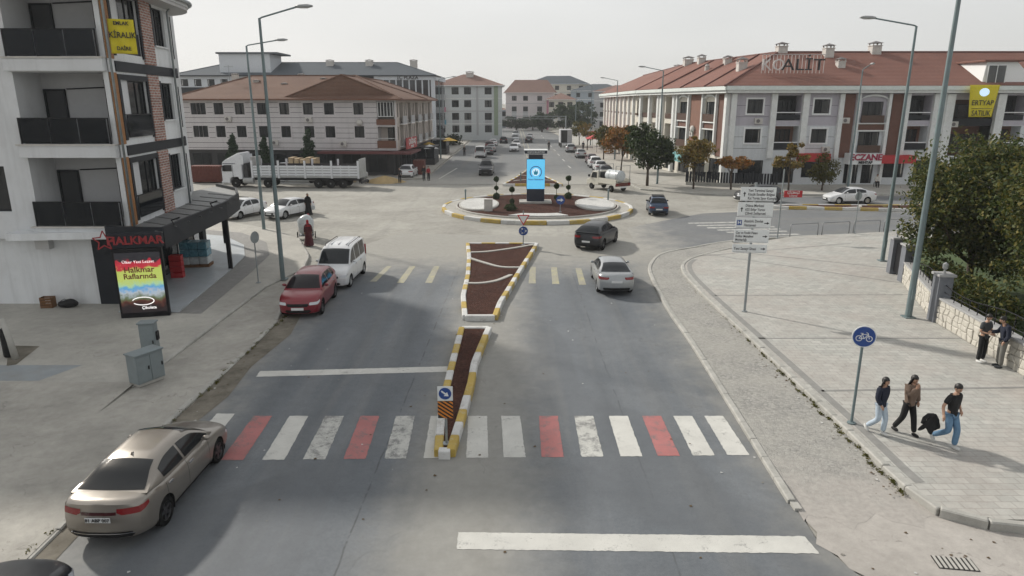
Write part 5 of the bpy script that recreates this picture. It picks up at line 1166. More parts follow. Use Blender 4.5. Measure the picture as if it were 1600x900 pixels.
def arch_bay(F_, a, c, z0, z1, p='pilaster'):
    for x in (a - .35, c - .0): F_.box('pilaster', x, x + .35 + .0, -.4, .01, .2 if z0 < 3.3 else 3.2, 9.95, MATS[p], bevel=.03)
    b = MB(); n = 12; xm, rx = (a + c) / 2, (c - a) / 2
    for k in range(n):
        t0, t1 = math.pi * k / n, math.pi * (k + 1) / n; q = []
        for t, e in ((t0, 0), (t1, 0), (t1, .22), (t0, .22)): q.append((xm - (rx + e * .0) * math.cos(t) * (1 if not e else 1), z1 + .1 + (.45 + e) * math.sin(t)))
        for y0, y1 in ((-.36, -.36),): b.quad((q[0][0], -.3, q[0][1]), (q[1][0], -.3, q[1][1]), (q[2][0], -.3, q[2][1]), (q[3][0], -.3, q[3][1]))
        b.quad((q[0][0], -.3, q[0][1]), (q[0][0], 0, q[0][1]), (q[1][0], 0, q[1][1]), (q[1][0], -.3, q[1][1]))
    F_.part('arch', b, MATS[p], recalc=False)
    F_.box('bay_panel', a + .02, c - .02, -.1, .01, 6.05, 6.75, MATS['cladding_brown']); F_.box('bay_sill', a, c, -.3, .01, 5.95, 6.08, MATS[p]); F_.box('bay_sill', a, c, -.3, .01, 6.72, 6.86, MATS[p])
arch_bay(EF, ex(1341), ex(1384), 3, 9.1)
for a_, c_ in bigarch:
    a, c = ex(a_), ex(c_); EF.box('recess_back', a, c, 1.8, 1.85, 3.3, 9.3, MATS['cladding_brown']); EF.win((a + .3, c - .3, 3.6, 5.6), style='w3', y=1.6); EF.win((a + .3, c - .3, 6.9, 8.8), style='w3', y=1.6); EF.box('balcony_rail', a, c, -.05, 0, 6.5, 7.3, MATS['window_frame_dark'])
    for x in (a - .9, c): EF.box('pilaster', x, x + .9, -.5, .01, .2, 9.9, PIL, bevel=.03)
for px0, px1 in ((1141, 1149), (1203, 1212), (1252, 1262), (1309, 1316), (1409, 1418), (1455, 1464), (1468, 1476)): EF.box('pilaster', ex(px0), ex(px1), -.35, .01, 3.0, 9.95, PIL, bevel=.03)
for px0, px1 in ((1317, 1334), (1392, 1408)): EF.box('brown_panel', ex(px0), ex(px1), -.12, .01, 3.1, 9.9, MATS['cladding_brown'])
for px0, px1 in ((1150, 1202), (1263, 1308)):
    for z in (5.35, 4.1, 7.5, 8.7): EF.lines(ex(px0), ex(px1), z, ops, MATS['groove_dark'], .035)
EF.box('cornice', -.6, EW, -.9, .01, 10.0, 10.3, PIL); EF.box('cornice', -.75, EW, -1.1, .01, 10.302, 10.72, MATS['cornice'])
# pharmacy signs
EF.box('sign_panel', ex(1252), ex(1298), -1.3, -.0, 2.75, 3.6, MATS['red_sheet']); EF.box('sign_panel', ex(1378), ex(1432), -1.3, .0, 2.55, 3.4, MATS['red_sheet'])
sg = EF.box('pharmacy_sign', ex(1327), ex(1378), -1.35, .0, 2.45, 3.62, MATS['sign_white'])
inst('lettering', text_mesh('ECZANE', .92, mat('sign_maroon', (.30, .01, .05), .5), .03, bold=.03), E_, EF.loc((ex(1327) + ex(1378)) / 2, -1.4, 3.2), (R(90), 0, 0)); inst('lettering', text_mesh('MEHTAP', .4, MATS['sign_black'], .03, bold=.01), E_, EF.loc((ex(1327) + ex(1378)) / 2, -1.4, 2.66), (R(90), 0, 0))
# street face
P1, P0 = (23.75, 77), (19.1, 104); SA = math.atan2(P1[1] - P0[1], P1[0] - P0[0]); SW = math.dist(P0, P1); ES = Fac(E_, P0, SA); es = lambda s: SW - s
ar = []; lo = []
for s0, s1 in ((2.9, 6.1), (10.4, 13.6)): ar += [(es(s1) + .15, es(s0) - .15, 6.9, 9.1), (es(s1) + .15, es(s0) - .15, 3.7, 5.9)]
for s0 in (15.6, 20.4, 24.4): lo += [(es(s0 + 2.6), es(s0), 6.9, 9.7, 1.3), (es(s0 + 2.6), es(s0), 3.7, 6.3, 1.3)]
shop = [(1.2 + 4.4 * k, 4.6 + 4.4 * k, .4, 2.8) for k in range(6)]
ES.wall(0, SW, .1, 10.0, ar + lo + shop, MATS['wall_cream'])
for i, o_ in enumerate(ar): ES.win(o_, style='w3', cur=(2, 1, 1, 2)[i]); ES.box('balcony_rail', o_[0] - .1, o_[1] + .1, -.3, -.25, o_[2] - .05, o_[2] + .8, MATS['window_frame_brown'])
for o_ in lo: ES.box('balcony_back', o_[0], o_[1], 1.3, 1.35, o_[2], o_[3], MATS['room_dark']); ES.win((o_[0] + .3, o_[1] - .3, o_[2] + .1, o_[3] - .4), style='w2', y=1.15); ES.box('balcony_rail', o_[0], o_[1], -.05, 0, o_[2] + .05, o_[2] + .7, MATS['window_frame_brown'])
for o_ in shop: ES.win(o_, style='w2')
for s0, s1 in ((2.9, 6.1), (10.4, 13.6)): arch_bay(ES, es(s1), es(s0), 3.3, 9.15)
for s0, s1, m_ in ((.7, 2.5, 'cladding_brown'), (6.6, 9.9, 'cladding_tan')): ES.box('brown_panel', es(s1), es(s0), -.12, .01, 3.1, 9.9, MATS[m_])
for s_ in (.05, 14.6, 18.9, 20.0, 23.3, 26.9): ES.box('pilaster', es(s_ + .6), es(s_), -.4, .01, .2, 9.95, PIL, bevel=.03)
ES.box('cornice', 0, SW + .6, -.9, .01, 10.0, 10.3, PIL); ES.box('cornice', 0, SW + .8, -1.1, .01, 10.302, 10.71, MATS['cornice'])
P00 = (19.7, 152); SB = math.atan2(P0[1] - P00[1], P0[0] - P00[0]); W2 = math.dist(P00, P0); E2 = Fac(E_, P00, SB); ops = []
for k in range(10):
    x = 1.6 + 4.7 * k; ops += [(x, x + 1.4, 7.4, 9.3), (x, x + 1.4, 4.2, 6.1)]
E2.wall(0, W2, .1, 10.0, ops, MATS['wall_cream'])
for o_ in ops: E2.win(o_, style='w2', cur=2); E2.box('planter', o_[0] - .1, o_[1] + .1, -.3, 0, o_[2] - .25, o_[2] + .05, MATS['window_frame_brown'])
for k in range(9): E2.box('pilaster', 3.6 + 4.7 * k, 4.2 + 4.7 * k, -.35, .01, .2, 9.95, PIL)
E2.box('cornice', 0, W2, -.9, .01, 10.0, 10.3, PIL); E2.box('cornice', 0, W2, -1.1, .01, 10.302, 10.71, MATS['cornice']); E2.box('shop_awning', 4, W2 - 6, -2.0, .0, 2.6, 2.9, MATS['red_sheet'])
# roof: street wing and front wing meet at the corner hip
rz, rt = 10.75, 14.7; r = MB(); cx, cy = 23.75, 77
e0 = (23.75 - 1.0, 77 - 1.0, rz); e1 = (85, 76, rz); rg0 = (31.2, 84.4, rt); rg1 = (66, 84.4, rt); e2 = (85, 92, rz); v0 = (38, 92.5, rz)
s1 = (18.1, 104, rz); s2 = (18.7, 152, rz); q1 = (26.4, 106, rt - .1); q2 = (27.2, 148, rt - .3); s3 = (36, 152, rz)
for f in ((e0, e1, rg1, rg0), (s1, e0, rg0, q1), (s2, s1, q1, q2), (e1, e2, rg1), (e2, v0, rg0, rg1), (v0, s3, q2, q1, rg0), (s3, s2, q2)): r.add([(x - cx, y - cy, z) for x, y, z in f], [tuple(range(len(f)))])
ro = r.build('roof', M['tile_red'], E_)
c = MB()
for p, q in ((e0, rg0), (rg0, rg1), (rg0, q1), (q1, q2), (s1, q1)): c.tube([(p[0] - cx, p[1] - cy, p[2]), (q[0] - cx, q[1] - cy, q[2])], .13, 6)
for t in (.18, .42, .68): # low parting walls on the slopes
    p = Vector(e0).lerp(Vector(s1), t); q = Vector(rg0).lerp(Vector(q1), t); c.tube([(p.x - cx, p.y - cy, p.z + .05), (q.x - cx, q.y - cy, q.z + .05)], .1, 5)
c.build('ridge_tiles', mat('ridge_dark', (.13, .055, .045), .8), ro)
for x, y, z, w, h, rd in ((26.0, 106, 14.2, 1.4, 2.0, 0), (26.9, 102, 14.2, 1.1, 2.0, 0), (25.6, 94, 12.9, .9, 1.5, 1), (27.6, 92, 13.5, 1.0, 1.9, 0), (26.4, 82.4, 12.3, 1.1, 2.5, 0), (31.6, 84.6, 14.5, 1.2, 1.9, 0), (36.6, 83.4, 14.1, 1.1, 2.1, 0), (36.9, 80.6, 12.7, .9, 1.7, 0), (42.4, 84.3, 14.5, 1.2, 2.0, 0), (28.2, 122, 14.4, 1.2, 1.2, 0), (28.0, 112, 14.3, 1.0, 1.0, 0)): chimney(E_, x, y, z, w, h, rd)
# dormer with white cheeks
DX = 50.6 - cx; dm = MB(); y0, y1 = -.2, 5.2
dm.add([(DX, y0, 10.7), (DX + 6.2, y0, 10.7), (DX + 3.6, y0 + .1, 13.2), (DX + .3, y0 + .1, 13.2), (DX, y1, 13.4), (DX + 6.2, y1, 13.4)], [(0, 1, 2, 3), (1, 5, 2), (0, 3, 4), (3, 2, 5, 4)]); dm.build('dormer', MATS['window_frame_white'], E_)
add_window(E_, (DX + .4, -.33, 11.0), 0, 2.0, 1.9, 'window_frame_white', 'w2'); MB().box(DX - .2, DX + 4.0, -.5, 5.2, 13.22, 13.4).build('dormer_roof', M['tile_red'], E_)
# rooftop letters
mat('faded_frame', (.5, .46, .45), .7); fr = MB(); x0 = 27.5 - cx
for k in range(18): fr.box(x0 + k * .4, x0 + k * .4 + .05, 1.9, 1.96, 11.9, 14.1)
fr.box(x0, x0 + 6.8, 1.9, 1.97, 12.0, 12.1); fr.box(x0, x0 + 6.8, 1.9, 1.97, 14.05, 14.12); so = fr.build('sign_frame', MATS['faded_frame'], E_)
inst('lettering', text_mesh('KO', 1.75, mat('faded_letter', (.62, .58, .57), .7), .05, bold=.0), so, (x0 + 1.2, 1.8, 12.95), (R(90), 0, 0)); inst('lettering', text_mesh('ALİT', 1.75, MATS['sign_black'], .05, bold=.0, sx=1.25), so, (x0 + 4.5, 1.8, 12.95), (R(90), 0, 0))

# air conditioners and dishes on the walls
_ac = MB().box(-.42, .42, -.3, -.02, -.3, .3).mesh('air_conditioner', MATS['chim']); _fan = MB().lathe([(.2, -.33), (.2, -.31), (.02, -.305)], 18, (-.08, 0, 0), 'y').mesh('fan_grille', MATS['chim_dark'])
for F_, pts in ((BF, ((6.6, 7.0), (12.4, 4.1), (17.0, 6.9), (21.2, 4.0))), (BS, ((5.9, 6.6), (11.5, 3.9), (17.1, 6.7))), (EF, ((3.2, 7.05), (10.9, 4.0), (12.7, 7.1), (24.6, 6.7))), (ES, ((es(9.0), 5.3), (es(19.5), 7.2), (es(7.2), 4.4)))):
    for x, z in pts: q_ = inst('air_conditioner', _ac, F_.b, F_.loc(x, -.02, z), (0, 0, F_.a)); inst('fan_grille', _fan, q_)
for F_, x, z in ((ES, es(8.4), 5.9), (BF, 23.6, 6.6)):
    MB().lathe([(.02, .1), (.25, .14), (.42, .26)], 18, axis='y').build('satellite_dish', MATS['chim'], F_.b, True, loc=F_.loc(x, -.6, z), rz=F_.a + .4)
# ================================================================ street furniture
def lamp(label, base, H_, arm, up=.5, group=None, r=(.12, .06)):
    o = thing('street_lamp', label, 'street lamp', (base[0], base[1], base[2] if len(base) > 2 else 0), 0, group)
    MB().tube([(0, 0, 0), (0, 0, H_ * .5), (0, 0, H_)], [r[0], (r[0] + r[1]) / 2, r[1]], 10).build('pole', MATS['pole_paint'], o, 60)
    MB().box(-.22, .22, -.22, .22, 0, .04).build('base_plate', MATS['pole_paint'], o); MB().box(-.07, .07, -r[0] - .01, -r[0] + .03, .8, 1.25).build('service_door', MATS['pole_paint'], o)
    l = math.hypot(*arm); ux, uy = arm[0] / l, arm[1] / l; e = (arm[0], arm[1], H_ + up)
    MB().tube([(0, 0, H_ - .02), (ux * .12, uy * .12, H_ + .04), e], .04, 8).build('arm', MATS['pole_paint'], o, True)
    h = MB(); a = math.atan2(uy, ux); hx, hy = e[0] + ux * .35, e[1] + uy * .35
    v = []
    for t, w, z0, z1 in ((-.4, .06, -.04, .05), (-.2, .12, -.06, .08), (.2, .15, -.07, .07), (.42, .08, -.05, .02)):
        for sy in (-1, 1): v += [(hx + ux * t - uy * w * sy, hy + uy * t + ux * w * sy, e[2] + .07 * t + z0 + .04), (hx + ux * t - uy * w * sy * .7, hy + uy * t + ux * w * sy * .7, e[2] + .07 * t + z1 + .04)]
    fs = []
    for i in range(3): a_ = i * 4; c_ = a_ + 4; fs += [(a_, a_ + 1, c_ + 1, c_), (a_ + 1, a_ + 3, c_ + 3, c_ + 1), (a_ + 3, a_ + 2, c_ + 2, c_ + 3), (a_ + 2, a_, c_, c_ + 2)]
    h.add(v, fs + [(0, 2, 3, 1), (12, 13, 15, 14)]); ho = h.build('lamp_head', MATS['lamp_head'], o, True); MB().rbox(hx, hy, a, .4, .2, e[2] - .045, e[2] - .015).build('lens', MATS['lamp_glass'], ho)
    return o
lamp('tall grey street lamp on the pavement beside the red crossover', (-11.95, 34.5, .1), 12.75, (1.75, .1), .5)
lamp('tall street lamp behind the nearest left one, beside the parked white cars', (-17.95, 48.8, .1), 12.6, (2.0, .1), .35)
lamp('tall street lamp leaning over the paved plaza in front of the hedge trees', (16.85, 27.7, .19), 14.6, (-2.3, .2), .5, r=(.14, .075))
lamp('tall street lamp standing behind the first plaza lamp near the railings', (21.35, 38.4, .19), 12.7, (-2.2, .1), .4)
for i, (lb, x, y, h) in enumerate((('street lamp on the right pavement in front of the terrace trees', 16.4, 77.5, 12.2), ('second street lamp up the right side of the far street', 16.6, 112, 12.2), ('third street lamp up the right side of the far street', 16.9, 150, 12.2), ('farthest street lamp up the right side of the street', 17.2, 190, 12.2))):
    lamp(lb, (x, y, .1), h, (-2.0, -.1), .4, 'lamps along the far street')
lamp('street lamp at the left kerb before the pale grey terrace block', (-11.6, 113, .1), 12.4, (2.0, 0), .4)
lamp('street lamp in front of the pharmacy shopfront', (34.3, 70.0, .1), 12.0, (-.2, -1.8), .4)

def disc(r, t, n=28): return MB().lathe([(r, -t), (r, t)], n, axis='y')
def post(o, h, r=.035, m='galvanised'): MB().tube([(0, 0, 0), (0, 0, h)], r, 10).build('post', MATS[m], o, 60); MB().lathe([(.12, 0), (.12, .03), (.05, .05)], 12).build('foot', MATS[m], o)
def face_cam(x, y): return math.atan2(-x, y) * .0
def bar_poly(pts, w, y, m, name, o, close=False):
    b = MB(); P_ = pts + ([pts[0]] if close else [])
    for (x0, z0), (x1, z1) in zip(P_, P_[1:]):
        d = Vector((x1 - x0, z1 - z0)); n = Vector((-d.y, d.x)).normalized() * w / 2; d = d.normalized() * w * .25
        b.add([(x0 - d.x + n.x, y, z0 - d.y + n.y), (x0 - d.x - n.x, y, z0 - d.y - n.y), (x1 + d.x - n.x, y, z1 + d.y - n.y), (x1 + d.x + n.x, y, z1 + d.y + n.y)], [(0, 1, 2, 3)])
    return b.build(name, MATS[m], o)
# cycle sign
o = thing('cycle_path_sign', 'round blue cycle path sign on a post at the plaza kerb', 'road sign', (9.66, 17.75, .19), R(-14))
post(o, 2.75, .038, 'pole_paint')
p = MB().add(disc(.31, .012).v, disc(.31, .012).f).build('sign_plate', MATS['sign_white'], o, loc=(0, -.05, 2.62)); MB().add(disc(.285, .004).v, disc(.285, .004).f).build('blue_face', MATS['sign_blue'], p, loc=(0, -.018, 0))
Y = -.0245
for cx in (-.13, .13): bar_poly([(cx + .075 * math.cos(t), -.05 + .075 * math.sin(t)) for t in [2 * math.pi * k / 14 for k in range(14)]], .02, Y, 'sign_white', 'bicycle_wheel', p, True)
bar_poly([(-.13, -.05), (-.06, .07), (.09, .07), (-.0, -.05), (-.13, -.05)], .018, Y - .0008, 'sign_white', 'bicycle_frame', p); bar_poly([(-.0, -.05), (-.07, .1), (-.1, .1), (-.035, .1)], .018, Y - .0016, 'sign_white', 'bicycle_frame', p); bar_poly([(.13, -.05), (.085, .11), (.04, .125)], .018, Y - .0024, 'sign_white', 'bicycle_frame', p)
# direction signs
o = thing('direction_sign', 'tall post with five stacked white direction boards on the plaza', 'road sign', (10.15, 28.5, .19), R(-8))
post(o, 5.6, .055)
def arrow(kind, s, x, z, y, par):
    q = [(-.5, .09), (.05, .09), (.05, .3), (.5, 0), (.05, -.3), (.05, -.09), (-.5, -.09)]
    if kind == 'up': q = [(-b_, a_) for a_, b_ in q]
    if kind == 'dr': c_, s_ = math.cos(R(-38)), math.sin(R(-38)); q = [(a_ * c_ - b_ * s_, a_ * s_ + b_ * c_) for a_, b_ in q]
    q = [(x + a_ * s, z + b_ * s) for a_, b_ in q]
    b = MB(); b.add([(a_, y, c_) for a_, c_ in q], [tuple(range(7))]); return b.build('arrow', MATS['sign_white' if kind == 'dr' else 'sign_black'], par)
bw = 1.42
for (z0, z1, xo, ar_, lines) in ((4.84, 5.42, .1, 'up', ['Yeni Terminal Sanayi', 'Küçük Esnaflar Bölgesi', 'Kız Yurdu Spor Kompleksi']), (4.2, 4.79, .04, 'up', ['Düzce Merkezi', '625 Evler Yunus', 'Çilimli İstikameti']), (3.70, 4.14, .0, 'H', ['Atatürk Devlet', 'Hastanesi']), (3.08, 3.63, -.02, 'r', ['Çay ve Fındık Pazarı', 'Kültür Mahallesi', 'Muhtarlığı']), (2.64, 3.0, -.05, 'r', ['Yeni Sanayi Sitesi'])):
    bd = MB().box(-bw / 2 + xo, bw / 2 + xo, -.09, -.06, z0, z1).build('board', MATS['sign_white'], o, bevel=.006)
    MB().box(-bw / 2 + xo + .03, bw / 2 + xo - .03, -.0915, -.0905, z0 + .03, z0 + .038).build('border', MATS['sign_black'], bd); MB().box(-.06, .06, -.06, .06, (z0 + z1) / 2 - .03, (z0 + z1) / 2 + .03).build('clamp', MATS['galvanised'], bd)
    n = len(lines); hh = (z1 - z0 - .1) / n
    for i, t in enumerate(lines):
        z = z1 - .06 - hh * (i + .5)
        inst('lettering', text_mesh(t, min(hh * .95, .17), MATS['sign_black'], .001, align='LEFT', bold=.003, sx=.78), bd, ((-bw / 2 + xo + (.3 if ar_ == 'up' else (.34 if ar_ == 'H' else .06))), -.0925, z), (R(90), 0, 0))
    if ar_ == 'up': arrow('up', .2, -bw / 2 + xo + .16, (z0 + z1) / 2, -.094, bd)
    else: arrow('r', .2, bw / 2 + xo - .16, (z0 + z1) / 2, -.094, bd)
    if ar_ == 'H': hb = MB().box(-bw / 2 + xo + .05, -bw / 2 + xo + .25, -.095, -.09, z0 + .12, z0 + .34).build('hospital_symbol', MATS['sign_blue'], bd); inst('lettering', text_mesh('H', .2, MATS['sign_white'], .001, bold=.006), bd, (-bw / 2 + xo + .15, -.0965, z0 + .23), (R(90), 0, 0))
# keep-right sign with hazard board on the near island
mat('hazard_orange', (.62, .22, .03), .5)
o = thing('keep_right_sign', 'blue keep right arrow sign over black and orange hazard board on near island', 'road sign', (-1.75, 16.55, .18))
post(o, 1.62, .035)
b = MB().box(-.2, .2, -.06, -.045, 1.28, 1.68).build('sign_plate', MATS['sign_white'], o); MB().add([(x, y - .065, z + 1.48) for x, y, z in disc(.165, .003).v], disc(.165, .003).f).build('blue_face', MATS['sign_blue'], b); arrow('dr', .24, 0, 1.48, -.0695, b)
b = MB().box(-.2, .2, -.06, -.045, .78, 1.26).build('hazard_board', MATS['sign_black'], o)
for k in range(7):                                                # slanted stripes clipped to the board
    z = .62 + k * .11; q = [(-.2, z + .28), (.2, z), (.2, z + .055), (-.2, z + .335)]
    def clip(pl, lim, keep):
        out = []
        for (x0, z0), (x1, z1) in zip(pl, pl[1:] + pl[:1]):
            i0, i1 = keep(z0), keep(z1)
            if i0: out.append((x0, z0))
            if i0 != i1: t = (lim - z0) / (z1 - z0); out.append((x0 + (x1 - x0) * t, lim))
        return out
    q = clip(clip(q, .78, lambda a: a >= .78), 1.26, lambda a: a <= 1.26)
    if len(q) > 2: MB().add([(x, -.0635, zz) for x, zz in q], [tuple(range(len(q)))]).build('hazard_stripe', MATS['hazard_orange'], b)
# give way + roundabout sign on the wide island
o = thing('give_way_sign', 'red bordered give way triangle above a blue roundabout disc', 'road sign', (.72, 42.9, .2))
post(o, 2.2, .035)
def tri(r, y): return [(r * math.sin(a), y, 0 + r * math.cos(a)) for a in (R(60), R(180), R(300))]
b = MB(); b.add([(x, y - .05, z + 1.72) for x, y, z in tri(.46, 0) + tri(.46, .012)], [(0, 1, 2), (5, 4, 3), (0, 3, 4, 1), (1, 4, 5, 2), (2, 5, 3, 0)]); t = b.build('sign_plate', MATS['sign_red'], o); MB().add([(x, y - .054, z + 1.72) for x, y, z in tri(.33, 0)], [(0, 1, 2)]).build('white_face', MATS['sign_white'], t)
d = MB().add([(x, y - .05, z + .92) for x, y, z in disc(.31, .012).v], disc(.31, .012).f).build('round_plate', MATS['sign_white'], o); MB().add([(x, y - .066, z + .92) for x, y, z in disc(.285, .003).v], disc(.285, .003).f).build('blue_face', MATS['sign_blue'], d)
for k in range(3):
    a0 = R(90 + 120 * k); bar_poly([(.15 * math.cos(a0 - t), .92 + .15 * math.sin(a0 - t)) for t in [R(20 + 8 * j) for j in range(8)]], .05, -.071 - .001 * k, 'sign_white', 'ring_arrow', d)
    a1 = a0 - R(76); c_ = (.15 * math.cos(a1), .92 + .15 * math.sin(a1)); tx, tz = math.sin(a1), -math.cos(a1)
    MB().add([(c_[0] + tx * .11, -.0745, c_[1] + tz * .11), (c_[0] + math.cos(a1) * .08, -.0745, c_[1] + math.sin(a1) * .08), (c_[0] - math.cos(a1) * .08, -.0745, c_[1] - math.sin(a1) * .08)], [(0, 1, 2)]).build('arrow_head', MATS['sign_white'], d)
# blue arrow sign on the roundabout
o = thing('roundabout_arrow_sign', 'round blue sign with white right arrow on the roundabout bed', 'road sign', (3.95, 55.6, .33)); post(o, 1.25, .03)
d = MB().add([(x, y - .05, z + 1.0) for x, y, z in disc(.36, .012).v], disc(.36, .012).f).build('round_plate', MATS['sign_blue'], o)
b = MB(); q = [(-.5, .1), (.05, .1), (.05, .3), (.5, 0), (.05, -.3), (.05, -.1), (-.5, -.1)]; b.add([(a_ * .5, -.066, 1.0 + c_ * .5) for a_, c_ in q], [tuple(range(7))]); b.build('arrow', MATS['sign_white'], d)
# sign seen edge-on near the lamp, backs of two more
o = thing('road_sign', 'round road sign turned away on a thin post beside the near left lamp', 'road sign', (-12.9, 33.6, .15), R(70)); post(o, 2.6, .03); MB().add([(x, y - .05, z + 2.35) for x, y, z in disc(.3, .012).v], disc(.3, .012).f).build('sign_plate', MATS['galvanised'], o)
o = thing('road_sign', 'round grey sign back on a thin post by the plaza railings', 'road sign', (23.9, 47.0, .19), R(200)); post(o, 2.9, .03); MB().add([(x, y - .05, z + 2.6) for x, y, z in disc(.3, .012).v], disc(.3, .012).f).build('sign_plate', MATS['galvanised'], o)
o = thing('flag_sign', 'tall thin post with small red banner board beside the direction sign', 'sign', (17.85, 45.2, .19), 0); post(o, 4.6, .045)
b = MB().box(.15, 1.35, -.02, .02, 2.75, 3.2).build('red_board', MATS['red_sheet'], o); inst('lettering', text_mesh('ÇİÇEKÇİ', .2, MATS['sign_white'], .002, bold=.004), b, (.75, -.024, 3.05), (R(90), 0, 0)); inst('lettering', text_mesh('Lokanta', .17, MATS['sign_white'], .002, bold=.002), b, (.75, -.024, 2.86), (R(90), 0, 0)); MB().tube([(0, 0, 3.2), (1.35, 0, 3.2)], .02, 6).build('bracket', MATS['galvanised'], o)
# hoop railings at the plaza edge
for i in range(4):
    x0 = 18.9 + i * 2.45; y0 = 45.75 + i * .62; a = math.atan2(.62, 2.45)
    o = thing('hoop_railing', ['steel hoop railing nearest the red banner post', 'second steel hoop railing from the red banner post', 'third steel hoop railing along the side road kerb', 'steel hoop railing farthest right behind the lamp'][i], 'railing', (x0, y0, .19), a, 'hoop railings along the side road')
    MB().tube([(0, 0, 0), (0, 0, .75), (.08, 0, .85), (2.1, 0, .85), (2.18, 0, .75), (2.18, 0, 0)], .03, 8).build('hoop', MATS['steel_rail'], o, True)
# ---- the digital totem and planting of the roundabout
mat('totem_screen', (.05, .3, .5), .3, emit=(.12, .50, .78), estr=.75); mat('totem_navy', (.012, .018, .035), .35); mat('emblem_navy', (.01, .03, .12), .4, emit=(.02, .05, .2), estr=.6); mat('emblem_pale', (.5, .6, .7), .4, emit=(.45, .62, .75), estr=.8); mat('emblem_teal', (.0, .1, .15), .4, emit=(.0, .16, .24), estr=.7)
o = thing('digital_totem', 'blue municipal digital totem with round emblem standing on the roundabout', 'display totem', (2.1, 61.3, .33))
MB().box(-1.45, 1.45, -.9, .9, 0, .16).build('plinth', MATS['conc_plain'], o, bevel=.02); MB().box(-.78, .78, -.5, .5, .16, 1.25).build('base_cabinet', MATS['totem_navy'], o); MB().box(-.80, .80, -.52, .52, 1.25, 3.9).build('body', MATS['totem_navy'], o)
sc_ = MB().box(-.79, .79, -.535, -.521, 1.27, 3.86).build('screen', MATS['totem_screen'], o)
MB().box(-.62, .62, -.42, .42, 3.9, 4.35).build('neck', MATS['totem_navy'], o); MB().box(-.98, .98, -.62, .62, 4.35, 4.62).build('cap', MATS['totem_navy'], o); MB().box(-1.02, 1.02, -.66, .66, 4.62, 4.68).build('cap_edge', MATS['sign_white'], o); MB().box(-.99, .99, -.63, .63, 4.30, 4.35).build('cap_edge', MATS['sign_white'], o)
inst('lettering', text_mesh('DÜZCE BELEDİYESİ', .17, MATS['sign_white'], .004, bold=.003), o, (0, -.63, 4.48), (R(90), 0, 0))
bar_poly([(.5 * math.cos(t), 2.75 + .5 * math.sin(t)) for t in [R(-50 + 10 * k) for k in range(29)]], .07, -.537, 'emblem_navy', 'emblem_ring', sc_); MB().add([(x, y - .5375, z + 2.75) for x, y, z in disc(.34, .001, 20).v], disc(.34, .001, 20).f).build('emblem_disc', MATS['emblem_pale'], sc_)
MB().add([(x, -.5405, z + 2.75) for x, z in ((-.16, -.22), (.1, -.25), (.2, -.05), (.12, .2), (.03, .0), (-.02, .26), (-.1, .02), (-.2, .12))], [tuple(range(8))]).build('emblem_figure', MATS['emblem_teal'], sc_)
inst('lettering', text_mesh('Düzce Belediyesi', .2, MATS['emblem_navy'], .002, bold=.004), sc_, (0, -.538, 2.1), (R(90), 0, 0))
LEAFDK = m_leaf('topiary_leaf', [(.026, .046, .018), (.042, .068, .026), (.065, .095, .036)])
def leaf_mesh(blobs, size, m, seed, name='crown', shell=.55, flat=.0):
    """many leaf-sized faces scattered through ellipsoids"""
    g = np.random.default_rng(seed); pts = []
    for c, r, n in blobs:
        d = g.normal(size=(n, 3)); d /= np.linalg.norm(d, axis=1)[:, None]; rad = (shell + (1 - shell) * g.random(n)) ** .8 * (1 + (.22 if shell < .6 else .05) * np.sin(d[:, 0] * 5 + c[0] * 3) * np.cos(d[:, 2] * 6 + c[1]) + g.normal(scale=.06, size=n))
        pts.append(np.array(c) + d * rad[:, None] * np.array(r))
    p = np.concatenate(pts); n = len(p)
    u = g.normal(size=(n, 3)); u /= np.linalg.norm(u, axis=1)[:, None]; w = g.normal(size=(n, 3)); w[:, 2] += flat; v = np.cross(u, w); v /= np.maximum(np.linalg.norm(v, axis=1), 1e-6)[:, None]
    s = size * (.6 + .8 * g.random(n))[:, None]
    V = np.stack([p - u * s, p - v * s * .55 + u * s * .1, p + u * s, p + v * s * .55 + u * s * .1], axis=1).reshape(-1, 3)
    me = bpy.data.meshes.new(name); me.vertices.add(4 * n); me.vertices.foreach_set('co', V.ravel().astype(np.float32)); me.loops.add(4 * n); me.loops.foreach_set('vertex_index', np.arange(4 * n, dtype=np.int32))
    me.polygons.add(n); me.polygons.foreach_set('loop_start', np.arange(0, 4 * n, 4, dtype=np.int32)); me.polygons.foreach_set('loop_total', np.full(n, 4, dtype=np.int32)); me.materials.append(m); me.update(calc_edges=True); me.validate(); return me
tops = [((-1.45, 63.6), .85, 'ball topiary left of the totem at the back'), ((.0, 59.9), .78, 'ball topiary just left of the totem plinth'), ((4.05, 62.2), .8, 'ball topiary just right of the totem plinth'), ((5.25, 63.8), .88, 'ball topiary right of the totem at the back')]
for i, ((x, y), s, lb) in enumerate(tops):
    o = thing('topiary', lb, 'topiary', (x, y, .33), 0, 'ball topiaries on the roundabout')
    MB().tube([(0, 0, 0), (0, 0, 2.2 * s)], .03, 6).build('trunk', MATS['bark'], o, True)
    for z, r in ((.3, .36), (1.2, .22), (2.15, .27)) if i in (0, 3) else ((.4, .26), (1.7, .29)): inst('foliage_ball', leaf_mesh([((0, 0, z * s), (r * s,) * 3, 900)], .06, LEAFDK, 50 + i, 'foliage_ball', .8), o)
o = thing('low_shrub', 'low dark shrub in the bark bed at the left front', 'shrub', (-.1, 56.6, .33)); inst('foliage', leaf_mesh([((0, 0, .25), (.55, .45, .3), 500)], .08, LEAFDK, 61), o); MB().tube([(0, 0, 0), (0, 0, .25)], .03, 5).build('stem', MATS['bark'], o)
